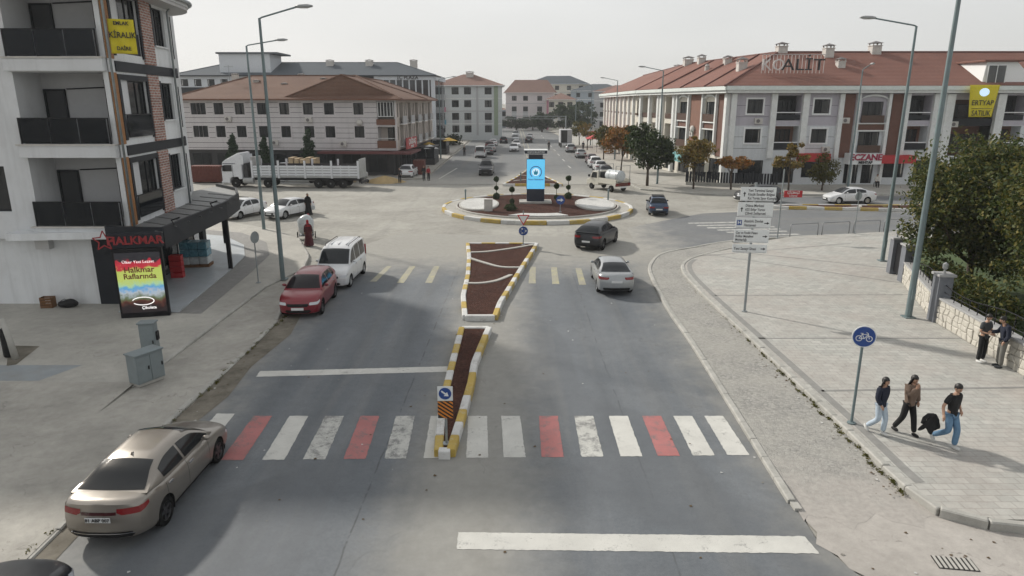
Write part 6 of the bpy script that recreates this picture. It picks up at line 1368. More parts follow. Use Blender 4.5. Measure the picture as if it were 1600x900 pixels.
o = thing('control_cabinet', 'small pale cabinet at the front left of the roundabout', 'cabinet', (-1.95, 56.2, .24)); MB().box(-.34, .34, -.2, .2, .05, 1.05).build('body', MATS['conc_plain'], o, bevel=.02); MB().box(-.3, .3, -.215, -.2, .12, .98).build('door', MATS['chim'], o); MB().box(-.37, .37, -.23, .23, 1.05, 1.1).build('lid', MATS['chim'], o)
for x, y, lb in ((-4.3, 63.2, 'short dark garden light post on the left of the roundabout'), (8.9, 63.2, 'short dark garden light post on the right of the roundabout'), (1.0, 79, 'short dark post on the far pointed island')):
    o = thing('bollard_light', lb, 'bollard', (x, y, .24)); MB().lathe([(.07, 0), (.07, .85), (.09, .86), (.09, 1.0), (.02, 1.06)], 12).build('post', MATS['pole_paint'], o, 40); MB().lathe([(.075, .86), (.075, .99)], 12).build('lens', MATS['lamp_glass'], o)

# ---- supermarket screen, cabinets and clutter on the left pavement
led = NT('led_picture', .4, .3)
zz = led.math('ADD', led.z, led.math('MULTIPLY', led.math('SUBTRACT', led.noise(3.2, 4, .6), .5), .75)); rmp = led.n.new('ShaderNodeValToRGB'); led.l(led.rng(zz, .25, 2.75), rmp.inputs[0]); e_ = rmp.color_ramp.elements
e_[0].position = 0; e_[0].color = (.01, .008, .012, 1); e_[1].position = 1.0; e_[1].color = (.02, .02, .025, 1)
for ps, cl_ in ((.16, (.02, .01, .01)), (.24, (.10, .03, .02)), (.32, (.12, .16, .08)), (.40, (.45, .5, .55)), (.47, (.10, .35, .65)), (.54, (.40, .62, .35)), (.62, (.50, .60, .14)), (.80, (.48, .56, .12)), (.85, (.5, .03, .05)), (.93, (.45, .02, .04)), (.96, (.02, .02, .025))): el_ = e_.new(ps); el_.color = (*cl_, 1)
led.l(rmp.outputs[0], led.b.inputs['Emission Color']); led.b.inputs['Emission Strength'].default_value = .8; led.done((.02, .02, .02))
a = math.atan2(28.05 - 27.62, -14.72 + 16.58); o = thing('led_advertising_screen', 'lit black-framed advertising screen showing a supermarket poster by the canopy', 'screen', (-16.58, 27.62, .15), a)
MB().box(0, 1.92, 0, .22, 0, 3.0).build('housing', MATS['black_metal'], o, bevel=.015); pc_ = MB().box(.09, 1.83, -.012, -.001, .22, 2.82).build('picture', MATS['led_picture'], o)
mat('led_text', (.05, .02, .01), .5, emit=(.12, .03, .01), estr=.5); mat('led_white', (.7, .7, .7), .5, emit=(.75, .72, .7), estr=.8)
inst('lettering', text_mesh('Halkmar', .34, MATS['led_text'], .002, bold=.008), pc_, (.96, -.016, 2.08), (R(90), 0, 0)); inst('lettering', text_mesh('Raflarında', .32, MATS['led_text'], .002, bold=.008), pc_, (.96, -.016, 1.8), (R(90), 0, 0)); inst('lettering', text_mesh('Ülker Yeni Lezzet', .17, MATS['led_white'], .002), pc_, (.96, -.016, 2.42), (R(90), 0, 0)); inst('lettering', text_mesh('Çikolata', .17, MATS['led_white'], .002, bold=.004), pc_, (1.15, -.016, .42), (R(90), 0, 0))
bar_poly([(.95 + .42 * math.cos(t), .72 + .17 * math.sin(t)) for t in [R(-150 + 15 * k) for k in range(22)]], .04, -.017, 'led_white', 'swirl', pc_)
mat('sign_letter_red', (.28, .02, .025), .4)
sg_ = MB().box(-.1, 1.98, .02, .3, 3.02, 3.62).build('name_sign', MATS['anthracite'], o); inst('lettering', text_mesh('HALKMAR', .46, MATS['sign_letter_red'], .03, bold=.012, sx=1.02), sg_, (.97, -.0, 3.32), (R(90), 0, 0))
st = []
for k in range(10): rr = .42 if k % 2 == 0 else .19; st.append((-.2 + rr * math.sin(2 * math.pi * k / 10), 3.36 + rr * math.cos(2 * math.pi * k / 10)))
bar_poly(st, .05, -.01, 'sign_letter_red', 'star', sg_, True)
mat('cabinet_grey', (.20, .235, .245), .6, var=.1, scale=3, dirt=(.14, .145, .14), damt=.5)
def cabinet(label, loc, rz, w, d, h, panels):
    o = thing('utility_cabinet', label, 'cabinet', loc, rz); m = MATS['cabinet_grey']
    MB().box(-w / 2 + .03, w / 2 - .03, -d / 2 + .03, d / 2 - .03, 0, .1).build('plinth', MATS['conc_plain'], o); MB().box(-w / 2, w / 2, -d / 2, d / 2, .1, h).build('body', m, o, bevel=.008); MB().box(-w / 2 - .04, w / 2 + .04, -d / 2 - .04, d / 2 + .04, h, h + .05).build('lid', m, o, bevel=.008)
    for k in range(panels):
        x0 = -w / 2 + w * k / panels + .02; x1 = -w / 2 + w * (k + 1) / panels - .02; dr = MB().box(x0, x1, -d / 2 - .014, -d / 2 + .0, .14, h - .04).build('door', m, o); MB().box(x1 - .07, x1 - .035, -d / 2 - .04, -d / 2 - .014, h * .5, h * .5 + .12).build('handle', MATS['black_plastic'], dr)
    return o
cabinet('low dark grey utility cabinet with two doors on the left pavement', (-12.05, 21.0, .08), R(62), .95, .5, 1.05, 2)
o = cabinet('tall narrow light grey utility cabinet standing behind the low one', (-12.75, 22.7, .15), R(8), .5, .36, 1.42, 1); MB().box(.25, .31, -.08, .1, .8, 1.1).build('meter_box', MATS['black_plastic'], o)
o = thing('leaning_post', 'rough white-washed post leaning at the left edge beside a soil pit', 'post', (-17.75, 22.9, .15)); MB().tube([(0, 0, 0), (-.08, .0, .7), (-.22, .02, 1.5)], [.12, .1, .09], 8).build('post', MATS['conc_plain'], o, True); MB().box(-.5, -.22, .05, .25, 0, 1.1).build('black_sack', MATS['black_plastic'], o, bevel=.08)
mat('crate_wood', (.16, .08, .035), .8, var=.3, scale=12)
o = thing('wooden_crate', 'small brown wooden crate against the white wall', 'crate', (-20.75, 29.3, .15), R(5))
for k in range(4): MB().box(-.24, .24, -.2, -.18, .02 + .12 * k, .11 + .12 * k).build('slat', MATS['crate_wood'], o); MB().box(-.24, .24, .18, .2, .02 + .12 * k, .11 + .12 * k).build('slat', MATS['crate_wood'], o)
for sx in (-1, 1):
    MB().box(sx * .24 - .015, sx * .24 + .015, -.18, .18, 0, .48).build('end_panel', MATS['crate_wood'], o)
MB().box(-.22, .22, -.17, .17, .02, .05).build('bottom', MATS['crate_wood'], o)
o = thing('black_bag', 'flat black bag lying beside the wooden crate', 'bag', (-19.9, 29.3, .15)); b = MB().ball((0, 0, .17), (.46, .24, .19), 14, 8); b.v = [(x + .04 * math.sin(9 * z + 5 * y), y, max(z, .0) * (1 + .15 * math.sin(7 * x))) for x, y, z in b.v]; b.build('sack', MATS['black_plastic'], o, True); MB().tube([(-.2, -.1, .32), (0, -.14, .42), (.2, -.1, .32)], .015, 5).build('strap', MATS['black_plastic'], o)
mat('water_blue', (.10, .25, .32), .25, var=.35, scale=9); mat('white_wrap', (.5, .53, .54), .35, var=.2, scale=8)
o = thing('drinks_display', 'wrapped drink packs stacked on a display under the shop canopy', 'display', (-17.6, 37.2, .19), RA - R(90))
MB().box(-.75, .75, -.45, .45, 0, .15).build('pallet', MATS['crate_wood'], o)
for k in range(3):
    for j in range(3): MB().box(-.73 + .49 * j, -.26 + .49 * j, -.42, .42, .16 + .42 * k, .56 + .42 * k).build('drink_pack', MATS['white_wrap'] if k == 0 else MATS['water_blue'], o, bevel=.04)
o = thing('red_crate_stack', 'red crates stacked by the dark shopfront', 'crates', (-17.45, 34.6, .19), RA - R(90))
for k in range(4): MB().box(-.3, .3, -.2, .2, .3 * k, .28 + .3 * k).build('crate', MATS['red_sheet'], o, bevel=.015)
# banners
def banner(label, loc, rz, w, h, lines, seed, taper=1.0):
    o = thing('banner', label, 'banner', loc, rz); b = MB(); n, m = 12, 14; g = random.Random(seed); ph = g.random() * 6
    v = []
    for j in range(m + 1):
        for i in range(n + 1):
            f = j / m; ww = w * (taper + (1 - taper) * f); x = -ww / 2 + ww * i / n; v.append((x, -.05 - .05 * math.sin(i * .9 + ph + f * 3) * (1 - f * .5), h * f))
    b.add(v, [(j * (n + 1) + i, j * (n + 1) + i + 1, (j + 1) * (n + 1) + i + 1, (j + 1) * (n + 1) + i) for j in range(m) for i in range(n)]); s = b.build('cloth', MATS['yellow_banner'], o, True); sd = s.modifiers.new('s', 'SOLIDIFY'); sd.thickness = .006
    for t, z, sz, sx in lines: inst('lettering', text_mesh(t, sz, MATS['sign_black'], .002, bold=.006, sx=sx), o, (0, -.125, z), (R(90), 0, 0))
    for sx in (-1, 1): MB().tube([(sx * w / 2, -.05, h), (sx * w / 2, .15, h + .15)], .008, 5).build('cord', MATS['black_plastic'], o)
    return o
q = RD.loc(.75, -.12, 0); banner('yellow to-let banner tied to the downpipe of the corner block', (-16.63 + q[0] + .5, 29.5 + q[1] - .3, 10.95), R(28), .95, 1.35, [('EMLAK', 1.18, .2, .9), ('KİRALIK', .72, .32, .82), ('DAİRE', .2, .2, .9)], 3)
o = banner('yellow for-sale banner hanging from the terrace cornice', (50.1, 75.4, 7.5), 0, 3.2, 3.3, [('ERTYAP', 1.45, .75, .9), ('SATILIK', .38, .8, .75)], 5, .75); MB().add([(x * 1.25, y - .12, z + 2.55) for x, y, z in disc(.42, .004).v], disc(.42, .004).f).build('logo', MATS['emblem_pale'], o); MB().box(-1.1, 1.1, -.13, -.125, .86, .9).build('rule', MATS['sign_black'], o)
# drain grate
o = thing('drain_grate', 'slotted iron drain grate in the driveway at the lower right', 'drain', (8.95, 11.85, .01), R(-8))
MB().box(-.38, .38, -.2, .2, 0, .008).build('pit', MATS['room_dark'], o)
for k in range(8): MB().box(-.36 + .095 * k, -.31 + .095 * k, -.19, .19, .009, .022).build('bar', MATS['conc_plain'], o)

# ---- garden wall with pillars on the right
mat('wall_stone', (.50, .475, .42), .85, var=.14, scale=5, bump=.3); mat('mortar', (.36, .34, .3), .9, var=.1); mat('pillar_grey', (.155, .165, .185), .8, var=.1, scale=3); mat('cap_stone', (.34, .34, .34), .8, var=.08)
PL = [(17.15, 20.7), (17.75, 27.2), (20.0, 33.7), (20.35, 35.5)]
def pillar(p, lb, h=1.95, w=.55):
    o = thing('gate_pillar', lb, 'pillar', (p[0], p[1], .19), R(-6)); MB().box(-w / 2, w / 2, -w / 2, w / 2, 0, h).build('shaft', MATS['pillar_grey'], o, bevel=.01); MB().box(-w / 2 - .07, w / 2 + .07, -w / 2 - .07, w / 2 + .07, h, h + .1).build('cap', MATS['cap_stone'], o, bevel=.015)
    MB().lathe([(.05, h + .1), (.04, h + .25), (.1, h + .3), (.11, h + .48), (.02, h + .56)], 10).build('lantern', MATS['lamp_head'], o, 40)
pillar(PL[0], 'grey wall pillar beside the two standing men'); pillar(PL[1], 'grey wall pillar behind the foot of the plaza lamp'); pillar(PL[2], 'grey wall pillar farther along near the gate', 1.85, .5); pillar(PL[3], 'grey gate pillar at the far end of the stone wall', 1.85, .45)
def stone_wall(a, c, lb, h=1.0, seed=1):
    g = random.Random(seed); d = Vector(c) - Vector(a); l = d.length; o = thing('garden_wall', lb, 'wall', (a[0], a[1], .19), math.atan2(d.y, d.x))
    MB().box(0, l, -.13, .13, -.05, h).build('wall_core', MATS['mortar'], o); MB().box(0, l, -.2, .2, h, h + .08).build('coping', MATS['cap_stone'], o, bevel=.01)
    nx, nz = max(2, int(l / .36)), 4; J = {}
    for i in range(nx + 1):
        for j in range(nz + 1):
            J[i, j] = (l * i / nx + (g.uniform(-.12, .12) if 0 < i < nx else 0), h * j / nz + (g.uniform(-.07, .07) if 0 < j < nz else 0))
    for i in range(nx):
        for j in range(nz):
            q = [J[i, j], J[i + 1, j], J[i + 1, j + 1], J[i, j + 1]]; cx = sum(p[0] for p in q) / 4; cz = sum(p[1] for p in q) / 4; dp = g.uniform(.02, .06)
            f = lambda k, e: (cx + (q[k][0] - cx) * e, cz + (q[k][1] - cz) * e)
            v = [(f(k, .9)[0], .125, f(k, .9)[1]) for k in range(4)] + [(f(k, .86)[0], .13 + dp * .7, f(k, .86)[1]) for k in range(4)] + [(f(k, .6)[0], .13 + dp, f(k, .6)[1]) for k in range(4)]
            MB().add(v, [(k, (k + 1) % 4, 4 + (k + 1) % 4, 4 + k) for k in range(4)] + [(4 + k, 4 + (k + 1) % 4, 8 + (k + 1) % 4, 8 + k) for k in range(4)] + [(8, 9, 10, 11)]).build('stone', MATS['wall_stone'], o)
    b = MB(); pts = [(.05 + (l - .1) * k / 16, 0, h + .08 + .55 + .25 * math.sin(math.pi * k / 16 * 2) * .6) for k in range(17)]; MB().tube(pts, .02, 6).build('fence_rail', MATS['black_metal'], o, True); MB().tube([(p[0], 0, h + .3) for p in pts], .015, 6).build('fence_rail', MATS['black_metal'], o)
    for k in range(1, int(l / .55)): x = k * .55; z = float(np.interp(x, [p[0] for p in pts], [p[2] for p in pts])); MB().box(x - .012, x + .012, -.012, .012, h + .05, z).build('fence_bar', MATS['black_metal'], o)
stone_wall(PL[0], PL[1], 'white stone garden wall section beside the standing men', seed=1); stone_wall(PL[1], PL[2], 'white stone garden wall section behind the plaza lamp', seed=2); stone_wall((16.4, 13.5), PL[0], 'white stone garden wall section at the right edge', seed=4)
o = thing('garden_gate', 'dark metal gate between the two far grey pillars', 'gate', (20.0, 33.9, .19), math.atan2(1.6, .35)); MB().box(.2, 1.45, -.03, .03, .15, 1.6).build('gate_panel', MATS['black_metal'], o); MB().box(.15, 1.5, -.04, .04, 1.6, 1.66).build('gate_rail', MATS['black_metal'], o)
# ================================================================ trees
LF = dict(green=m_leaf('leaf_dark_green', [(.016, .03, .012), (.03, .05, .018), (.05, .075, .024), (.075, .10, .032)]), olive=m_leaf('leaf_olive', [(.05, .055, .016), (.09, .09, .02), (.14, .12, .03), (.08, .09, .022)]),
 autumn=m_leaf('leaf_autumn', [(.08, .08, .02), (.17, .12, .025), (.26, .155, .03), (.13, .12, .028), (.32, .21, .045)]), orange=m_leaf('leaf_orange', [(.10, .08, .02), (.24, .12, .025), (.34, .13, .03), (.18, .13, .03)]), hedge=m_leaf('leaf_hedge', [(.028, .046, .016), (.055, .075, .022), (.095, .11, .03), (.19, .16, .044)]),
 conifer=m_leaf('leaf_conifer', [(.014, .034, .016), (.026, .054, .024), (.042, .078, .034)]), far=m_leaf('leaf_far', [(.025, .04, .025), (.04, .06, .03), (.055, .075, .035)]))
def tree(label, loc, trunk_h, crown, leaf, size, seed, name='street_tree', group=None, r=.09, limbs=6, shell=.35):
    g = random.Random(seed); o = thing(name, label, 'tree', loc if len(loc) == 3 else (*loc, .13), 0, group); b = MB(); top = max(c[2] + rr[2] * .5 for c, rr, n in crown)
    lean = (g.uniform(-.12, .12), g.uniform(-.12, .12)); b.tube([(0, 0, -.05), (lean[0] * .5, lean[1] * .5, trunk_h * .6), (lean[0], lean[1], trunk_h), (lean[0] * 1.3, lean[1] * 1.3, trunk_h + (top - trunk_h) * .6)], [r * 1.25, r, r * .85, r * .35], 8)
    for k in range(limbs):
        c, rr, n = crown[k % len(crown)]; e = (c[0] + g.uniform(-.6, .6) * rr[0], c[1] + g.uniform(-.6, .6) * rr[1], c[2] + g.uniform(-.2, .6) * rr[2]); s = (lean[0], lean[1], trunk_h * g.uniform(.85, 1.05)); md = tuple((s[i] + e[i]) / 2 + g.uniform(-.15, .15) for i in range(3)); b.tube([s, md, e], [r * .5, r * .32, r * .12], 6)
    b.build('trunk', MATS['bark'], o, True)
    # each ellipsoid is broken into clumps so that sky shows between them
    bl = []
    for c, rr, n in crown:
        nc = max(8, int(n / 75))
        for k in range(nc):
            a = g.uniform(0, 6.283); zz_ = g.uniform(-1, 1); q = math.sqrt(1 - zz_ * zz_); rad = g.uniform(.45, .95); cc = (c[0] + q * math.cos(a) * rr[0] * rad, c[1] + q * math.sin(a) * rr[1] * rad, c[2] + zz_ * rr[2] * rad); s = g.uniform(.2, .4); bl.append((cc, (rr[0] * s, rr[1] * s, rr[2] * s * .8), int(n / nc)))
    inst('crown', leaf_mesh(bl, size, leaf, seed, 'crown', shell, 1.0), o); return o
GR = 'trees along the right pavement'
tree('large dark green tree on the pavement corner behind the tanker truck', (14.9, 75.6), 1.9, [((0, 0, 4.1), (2.7, 2.3, 2.2), 5200), ((-.8, .2, 5.6), (1.6, 1.5, 1.3), 1500), ((1.5, 0, 3.4), (1.6, 1.6, 1.2), 1200)], LF['green'], .17, 11, group=GR, r=.14)
tree('olive brown young tree in front of the arched windows', (19.3, 72.9), 1.8, [((0, 0, 3.7), (2.0, 1.8, 1.6), 3000), ((.4, 0, 4.7), (1.1, 1.0, .9), 800)], LF['autumn'], .14, 12, group=GR)
tree('small orange-tipped tree beside the dark fence', (23.1, 72.3), 1.6, [((0, 0, 2.9), (1.9, 1.5, .95), 1900)], LF['orange'], .13, 13, group=GR)
tree('thin yellowing tree in front of the terrace balcony', (28.2, 69.8), 1.7, [((0, 0, 3.2), (1.8, 1.4, 1.0), 1500), ((.2, 0, 4.4), (1.0, .9, 1.0), 700)], LF['autumn'], .13, 14, group=GR)
tree('orange autumn tree between the parked cars and the dark green tree', (14.6, 92.5), 1.8, [((0, 0, 4.1), (2.4, 2.3, 2.2), 3600)], LF['orange'], .17, 15, group=GR)
tree('olive tree behind the orange one near the red awning', (14.8, 112), 1.8, [((0, 0, 3.7), (2.3, 2.2, 1.9), 2400)], LF['olive'], .18, 16, group=GR)
tree('small yellow-green tree far up the right pavement', (14.6, 135), 1.7, [((0, 0, 3.5), (1.9, 1.9, 1.7), 1500)], LF['autumn'], .18, 17, group=GR)
tree('small tree farthest up the right pavement', (14.5, 150), 1.7, [((0, 0, 3.5), (2.0, 1.9, 1.8), 1300)], LF['olive'], .2, 18, group=GR)
tree('round clipped dark tree beside the pharmacy door', (32.4, 71.6), .7, [((0, 0, 2.2), (1.65, 1.5, 1.6), 3600)], LF['olive'], .11, 19, shell=.2)
HG = 'garden trees behind the stone wall'
tree('dense garden tree overhanging the far part of the stone wall', (22.3, 32.2, .3), 1.2, [((0, 0, 4.7), (3.4, 2.8, 2.6), 27000), ((-1.9, -.3, 3.0), (1.7, 1.6, 1.7), 4500), ((1.2, -1.0, 2.4), (2.6, 2.2, 1.9), 6500)], LF['hedge'], .09, 21, 'garden_tree', HG, .16, 9, .25)
tree('dense garden tree at the right edge behind the stone wall', (22.4, 26.6, .3), 1.2, [((0, 0, 4.8), (3.2, 2.9, 2.5), 27000), ((-1.3, -.4, 2.6), (1.9, 1.7, 1.6), 5000), ((.6, -1.6, 2.6), (2.3, 1.6, 1.8), 4500)], LF['hedge'], .09, 22, 'garden_tree', HG, .16, 9, .25)
tree('garden tree behind the other two at the right edge', (27, 33, .3), 1.4, [((0, 0, 4.6), (3.4, 3.0, 2.7), 11000), ((2.5, -2, 3.0), (2.2, 2.2, 2.2), 4000)], LF['hedge'], .13, 23, 'garden_tree', HG, .18, 8, .25)
o = thing('low_hedge', 'dark low shrubs growing along the inside of the stone wall', 'shrub', (19.4, 28.6, .3)); inst('foliage', leaf_mesh([((0 + .25 * k, -2.6 + 1.4 * k, .75), (.85, .95, .8), 1700) for k in range(5)], .085, LF['hedge'], 24, 'foliage', .3), o); MB().tube([(0, 0, 0), (.1, .1, .6)], .04, 6).build('stem', MATS['bark'], o)
for i, (px, y, s, lb) in enumerate(((361, 83.2, 1.0, 'cone-shaped conifer left of the truck cab'), (410, 83.4, .95, 'cone-shaped conifer behind the street lamp'), (480, 82.6, 1.12, 'largest cone-shaped conifer behind the truck bed'))):
    x = (px - 800) / _F * (y * .965 + .9); g = np.random.default_rng(40 + i); o = thing('conifer', lb, 'tree', (x, y, .05), 0, 'conifers before the striped block'); MB().tube([(0, 0, 0), (0, 0, 3)], [.1, .05], 6).build('trunk', MATS['bark'], o)
    inst('crown', leaf_mesh([((.15 * math.sin(k * 2.4), .15 * math.cos(k * 2.4), (.6 + .52 * k) * s), ((1.35 - .135 * k) * s, (1.35 - .135 * k) * s, .55 * s), 420) for k in range(9)], .13, LF['conifer'], 41 + i, 'crown', .3), o)
for i, (x, y, rx, rz, lb) in enumerate(((15.0, 205, 5, 5.0, 'dark green tree at the far right of the street'), (21.5, 215, 5.5, 5.6, 'dark green tree beside the far right terrace end'), (9.5, 222, 3.5, 3.6, 'small dark tree at the street bend'))):
    tree(lb, (x, y, 0), 2, [((0, 0, rz), (rx, rx, rz * .8), 2600)], LF['far'], .38, 70 + i, 'distant_tree', 'trees closing the far street', .25, 5, .3)
for i, (x, y, w, lb) in enumerate(((-5.5, 226, 5, 'dark bushy tree left of the street end'), (1.5, 232, 5, 'dark bushy tree closing the street end'), (7, 236, 4, 'dark bushy tree right of the street end'))):
    tree(lb, (x, y, 0), 1.0, [((0, 0, 2.6), (w, 3, 2.2), 2200)], LF['far'], .36, 90 + i, 'distant_tree', 'trees closing the far street', .25, 5, .3)
for i, (x, y, lb) in enumerate(((-12.6, 150, 'leafy bush at the left pavement of the far street'), (-14.5, 142, 'dark bush beside the left shop terrace'))):
    o = thing('roadside_bush', lb, 'shrub', (x, y, .1)); inst('foliage', leaf_mesh([((0, 0, 1.2), (2.0, 2.2, 1.3), 900)], .2, LF['far'], 80 + i, 'foliage', .3), o); MB().tube([(0, 0, 0), (0, 0, 1)], .08, 6).build('stem', MATS['bark'], o)

# ================================================================ people
def skin_mesh(V, Rr, E, root, mats_, extra=None, sub=2, name='body'):
    me = bpy.data.meshes.new(name); me.from_pydata(V, E, []); o = bpy.data.objects.new(name, me)
    s = o.modifiers.new('skin', 'SKIN'); s.use_smooth_shade = True
    for i, r in enumerate(Rr): d = me.skin_vertices[0].data[i]; d.radius = (r, r) if not isinstance(r, tuple) else r; d.use_root = (i == root)
    m = o.modifiers.new('sub', 'SUBSURF'); m.levels = sub; m.render_levels = sub
    res = evaluated_mesh(o)
    b = MB(); b.add([tuple(v.co) for v in res.vertices], [tuple(p.vertices) for p in res.polygons])
    if extra: b.add(extra.v, extra.f)
    return b.mesh(name, mats_, True, recalc=False)
def person(label, loc, head, top, legs, shoes='black_plastic', pose=None, long_hair=False, robe=None, h=1.72, group=None, jacket=None, near=True, scarf=None, hair='hair', bare_arms=False, wide=0.):
    o = thing('person', label, 'person', loc, math.atan2(head[1], head[0]) - math.pi / 2, group); k = h / 1.72
    J = dict(pel=(0, 0, .95), spi=(0, 0, 1.14), che=(0, .01, 1.34), nek=(0, .015, 1.49), hed=(0, .03, 1.56), shl=(-.165, 0, 1.42), shr=(.165, 0, 1.42), ell=(-.22, -.02, 1.16), elr=(.22, -.02, 1.16), wrl=(-.23, .05, .93), wrr=(.23, .05, .93), hil=(-.085, 0, .90), hir=(.085, 0, .90), knl=(-.1, .02, .50), knr=(.1, .02, .50), anl=(-.1, 0, .09), anr=(.1, 0, .09))
    J.update(pose or {}); J['hem'] = tuple(Vector(J['pel']) + Vector((0, 0, -.12))); J['col'] = tuple(Vector(J['nek']) + Vector((0, 0, -.035))); J['crl'] = tuple(Vector(J['hil']).lerp(Vector(J['knl']), .18)); J['crr'] = tuple(Vector(J['hir']).lerp(Vector(J['knr']), .18)); J = {a: tuple(c * k for c in v) for a, v in J.items()}
    RD_ = dict(hem=(.138, .11), col=.062, crl=.085, crr=.085, pel=(.13, .1), spi=(.115, .085), che=(.14, .095), nek=.05, hed=.05, shl=.055, shr=.055, ell=.04, elr=.04, wrl=.028, wrr=.028, hil=.08, hir=.08, knl=.055, knr=.055, anl=.038, anr=.038)
    ED = [('pel', 'spi'), ('spi', 'che'), ('che', 'nek'), ('nek', 'hed'), ('che', 'shl'), ('che', 'shr'), ('shl', 'ell'), ('shr', 'elr'), ('ell', 'wrl'), ('elr', 'wrr'), ('pel', 'hil'), ('pel', 'hir'), ('hil', 'knl'), ('hir', 'knr'), ('knl', 'anl'), ('knr', 'anr')]
    def sk(names, edges, grow, mat_, nm, extra=None, over={}, sub=2):
        ix = {n: i for i, n in enumerate(names)}; rr = []
        for n in names: r = over.get(n, RD_[n]); r = tuple((q * k + grow) for q in r) if isinstance(r, tuple) else r * k + grow; rr.append(r)
        return inst(nm, skin_mesh([J[n] for n in names], rr, [(ix[a], ix[b]) for a, b in edges], 0, mat_, extra, sub, nm), o)
    # head and hands belong to the one body mesh
    ex = MB(); hc = Vector(J['hed']) + Vector((0, .015, .085)) * k; tilt = (pose or {}).get('tilt', 0) if False else TILT.get(label, 0)
    hb = MB().ball((0, 0, 0), (.076, .094, .117), 14, 10); hv = []
    for x, y, z in hb.v:
        if z < -.04: x *= .82; y = y * .86 + .012                    # jaw
        hv.append((x, y, z))
    hd = MB().add(hv, hb.f); hd.ball((0, .092, -.018), (.013, .02, .02), 6, 5); hd.ball((-.073, -.005, -.01), (.01, .02, .03), 6, 5); hd.ball((.073, -.005, -.01), (.01, .02, .03), 6, 5); hd.ball((0, .084, -.06), (.024, .008, .008), 6, 4)
    ct, st_ = math.cos(tilt), math.sin(tilt); hx = lambda p: tuple(hc + Vector((p[0], p[1] * ct + p[2] * st_, -p[1] * st_ + p[2] * ct)) * k)
    ex.add([hx(p) for p in hd.v], hd.f)
    for w, e, sg in (('wrl', 'ell', -1), ('wrr', 'elr', 1)):
        W_ = Vector(J[w]); d = (W_ - Vector(J[e])).normalized(); sd = d.cross(Vector((0, 1, 0))); sd = sd.normalized() if sd.length > .1 else Vector((1, 0, 0)); nn = d.cross(sd)
        ex.tube([tuple(W_ - d * .02), tuple(W_ + d * .045), tuple(W_ + d * .085)], [.027 * k, .038 * k, .032 * k], 8)
        if near:
            for f in range(4): b0 = W_ + d * .075 + sd * (f - 1.5) * .018; l = (.06, .072, .068, .052)[f]; ex.tube([tuple(b0), tuple(b0 + d * l * .55 + nn * .008), tuple(b0 + d * l * .9 + nn * .026)], [.009, .0085, .006], 5)
            b0 = W_ + d * .03 + sd * (-.03 * sg); ex.tube([tuple(b0), tuple(b0 + d * .035 - sd * .022 * sg + nn * .01), tuple(b0 + d * .065 - sd * .022 * sg + nn * .022)], [.011, .01, .007], 5)
    sk([n for n in RD_ if n not in ('hem', 'col', 'crl', 'crr')], ED, 0, MATS['skin'], 'body', ex)
    eyes = MB()
    for sx in (-1, 1): eyes.ball(hx((sx * .03, .083, .012)), (.01 * k,) * 3, 6, 5)
    eyes.build('eyes', MATS['sign_black'], o)
    if scarf:
        b = MB().ball((0, -.008, .012), (.09, .105, .128), 14, 9); b.v = [(x, min(y, .055 if abs(x) < .06 and -.08 < z < .07 else y), z) for x, y, z in b.v]; c = MB().add([hx(p) for p in b.v], b.f); nk = Vector(J['nek']); c.lathe([(.075, .1), (.11, .0), (.2, -.1), (.19, -.14)], 14, tuple(nk)); c.build('headscarf', MATS[scarf], o, True)
    else:
        b = MB().ball((0, -.014, .022), (.094, .108, .118) if long_hair else (.083, .1, .11), 16, 12); b.v = [(x, (y if z > .05 else min(y, .028)), z) for x, y, z in b.v]; c = MB().add([hx(p) for p in b.v], b.f)
        if long_hair:
            v = []; 
            for z, w, y in ((.06, .095, -.05), (-.03, .112, -.055), (-.14, .13, -.065), (-.25, .135, -.065), (-.36, .10, -.055)):
                for t in range(9): a = math.pi * (1 + t / 8); v.append(hx((w * math.cos(a), y + .075 * (math.sin(a)) + .05, z)))
            c.add(v, [(i * 9 + t, i * 9 + t + 1, (i + 1) * 9 + t + 1, (i + 1) * 9 + t) for i in range(4) for t in range(8)])
        hr = c.build('hair', MATS[hair], o, True)
        if long_hair: sd = hr.modifiers.new('s', 'SOLIDIFY'); sd.thickness = .025
    if robe:
        b = MB(); n = 20; prof = [(.12, 1.46), (.2, 1.4), (.215, 1.2), (.19, 1.0), (.22, .8), (.27, .4), (.32, .03)]; v = []
        for r, z in prof:
            for t in range(n): a = 2 * math.pi * t / n; q = 1 + .07 * math.sin(5 * a + z * 3) * (1.5 - z) ; v.append((r * math.cos(a) * q * k, r * .78 * math.sin(a) * q * k + .01, z * k))
        b.add(v, [(i * n + t, i * n + (t + 1) % n, (i + 1) * n + (t + 1) % n, (i + 1) * n + t) for i in range(len(prof) - 1) for t in range(n)]); b.build('robe', MATS[robe], o, True)
        sk(['che', 'shl', 'shr', 'ell', 'elr', 'wrl', 'wrr'], [('che', 'shl'), ('che', 'shr'), ('shl', 'ell'), ('shr', 'elr'), ('ell', 'wrl'), ('elr', 'wrr')], .03, MATS[robe], 'sleeves')
    else:
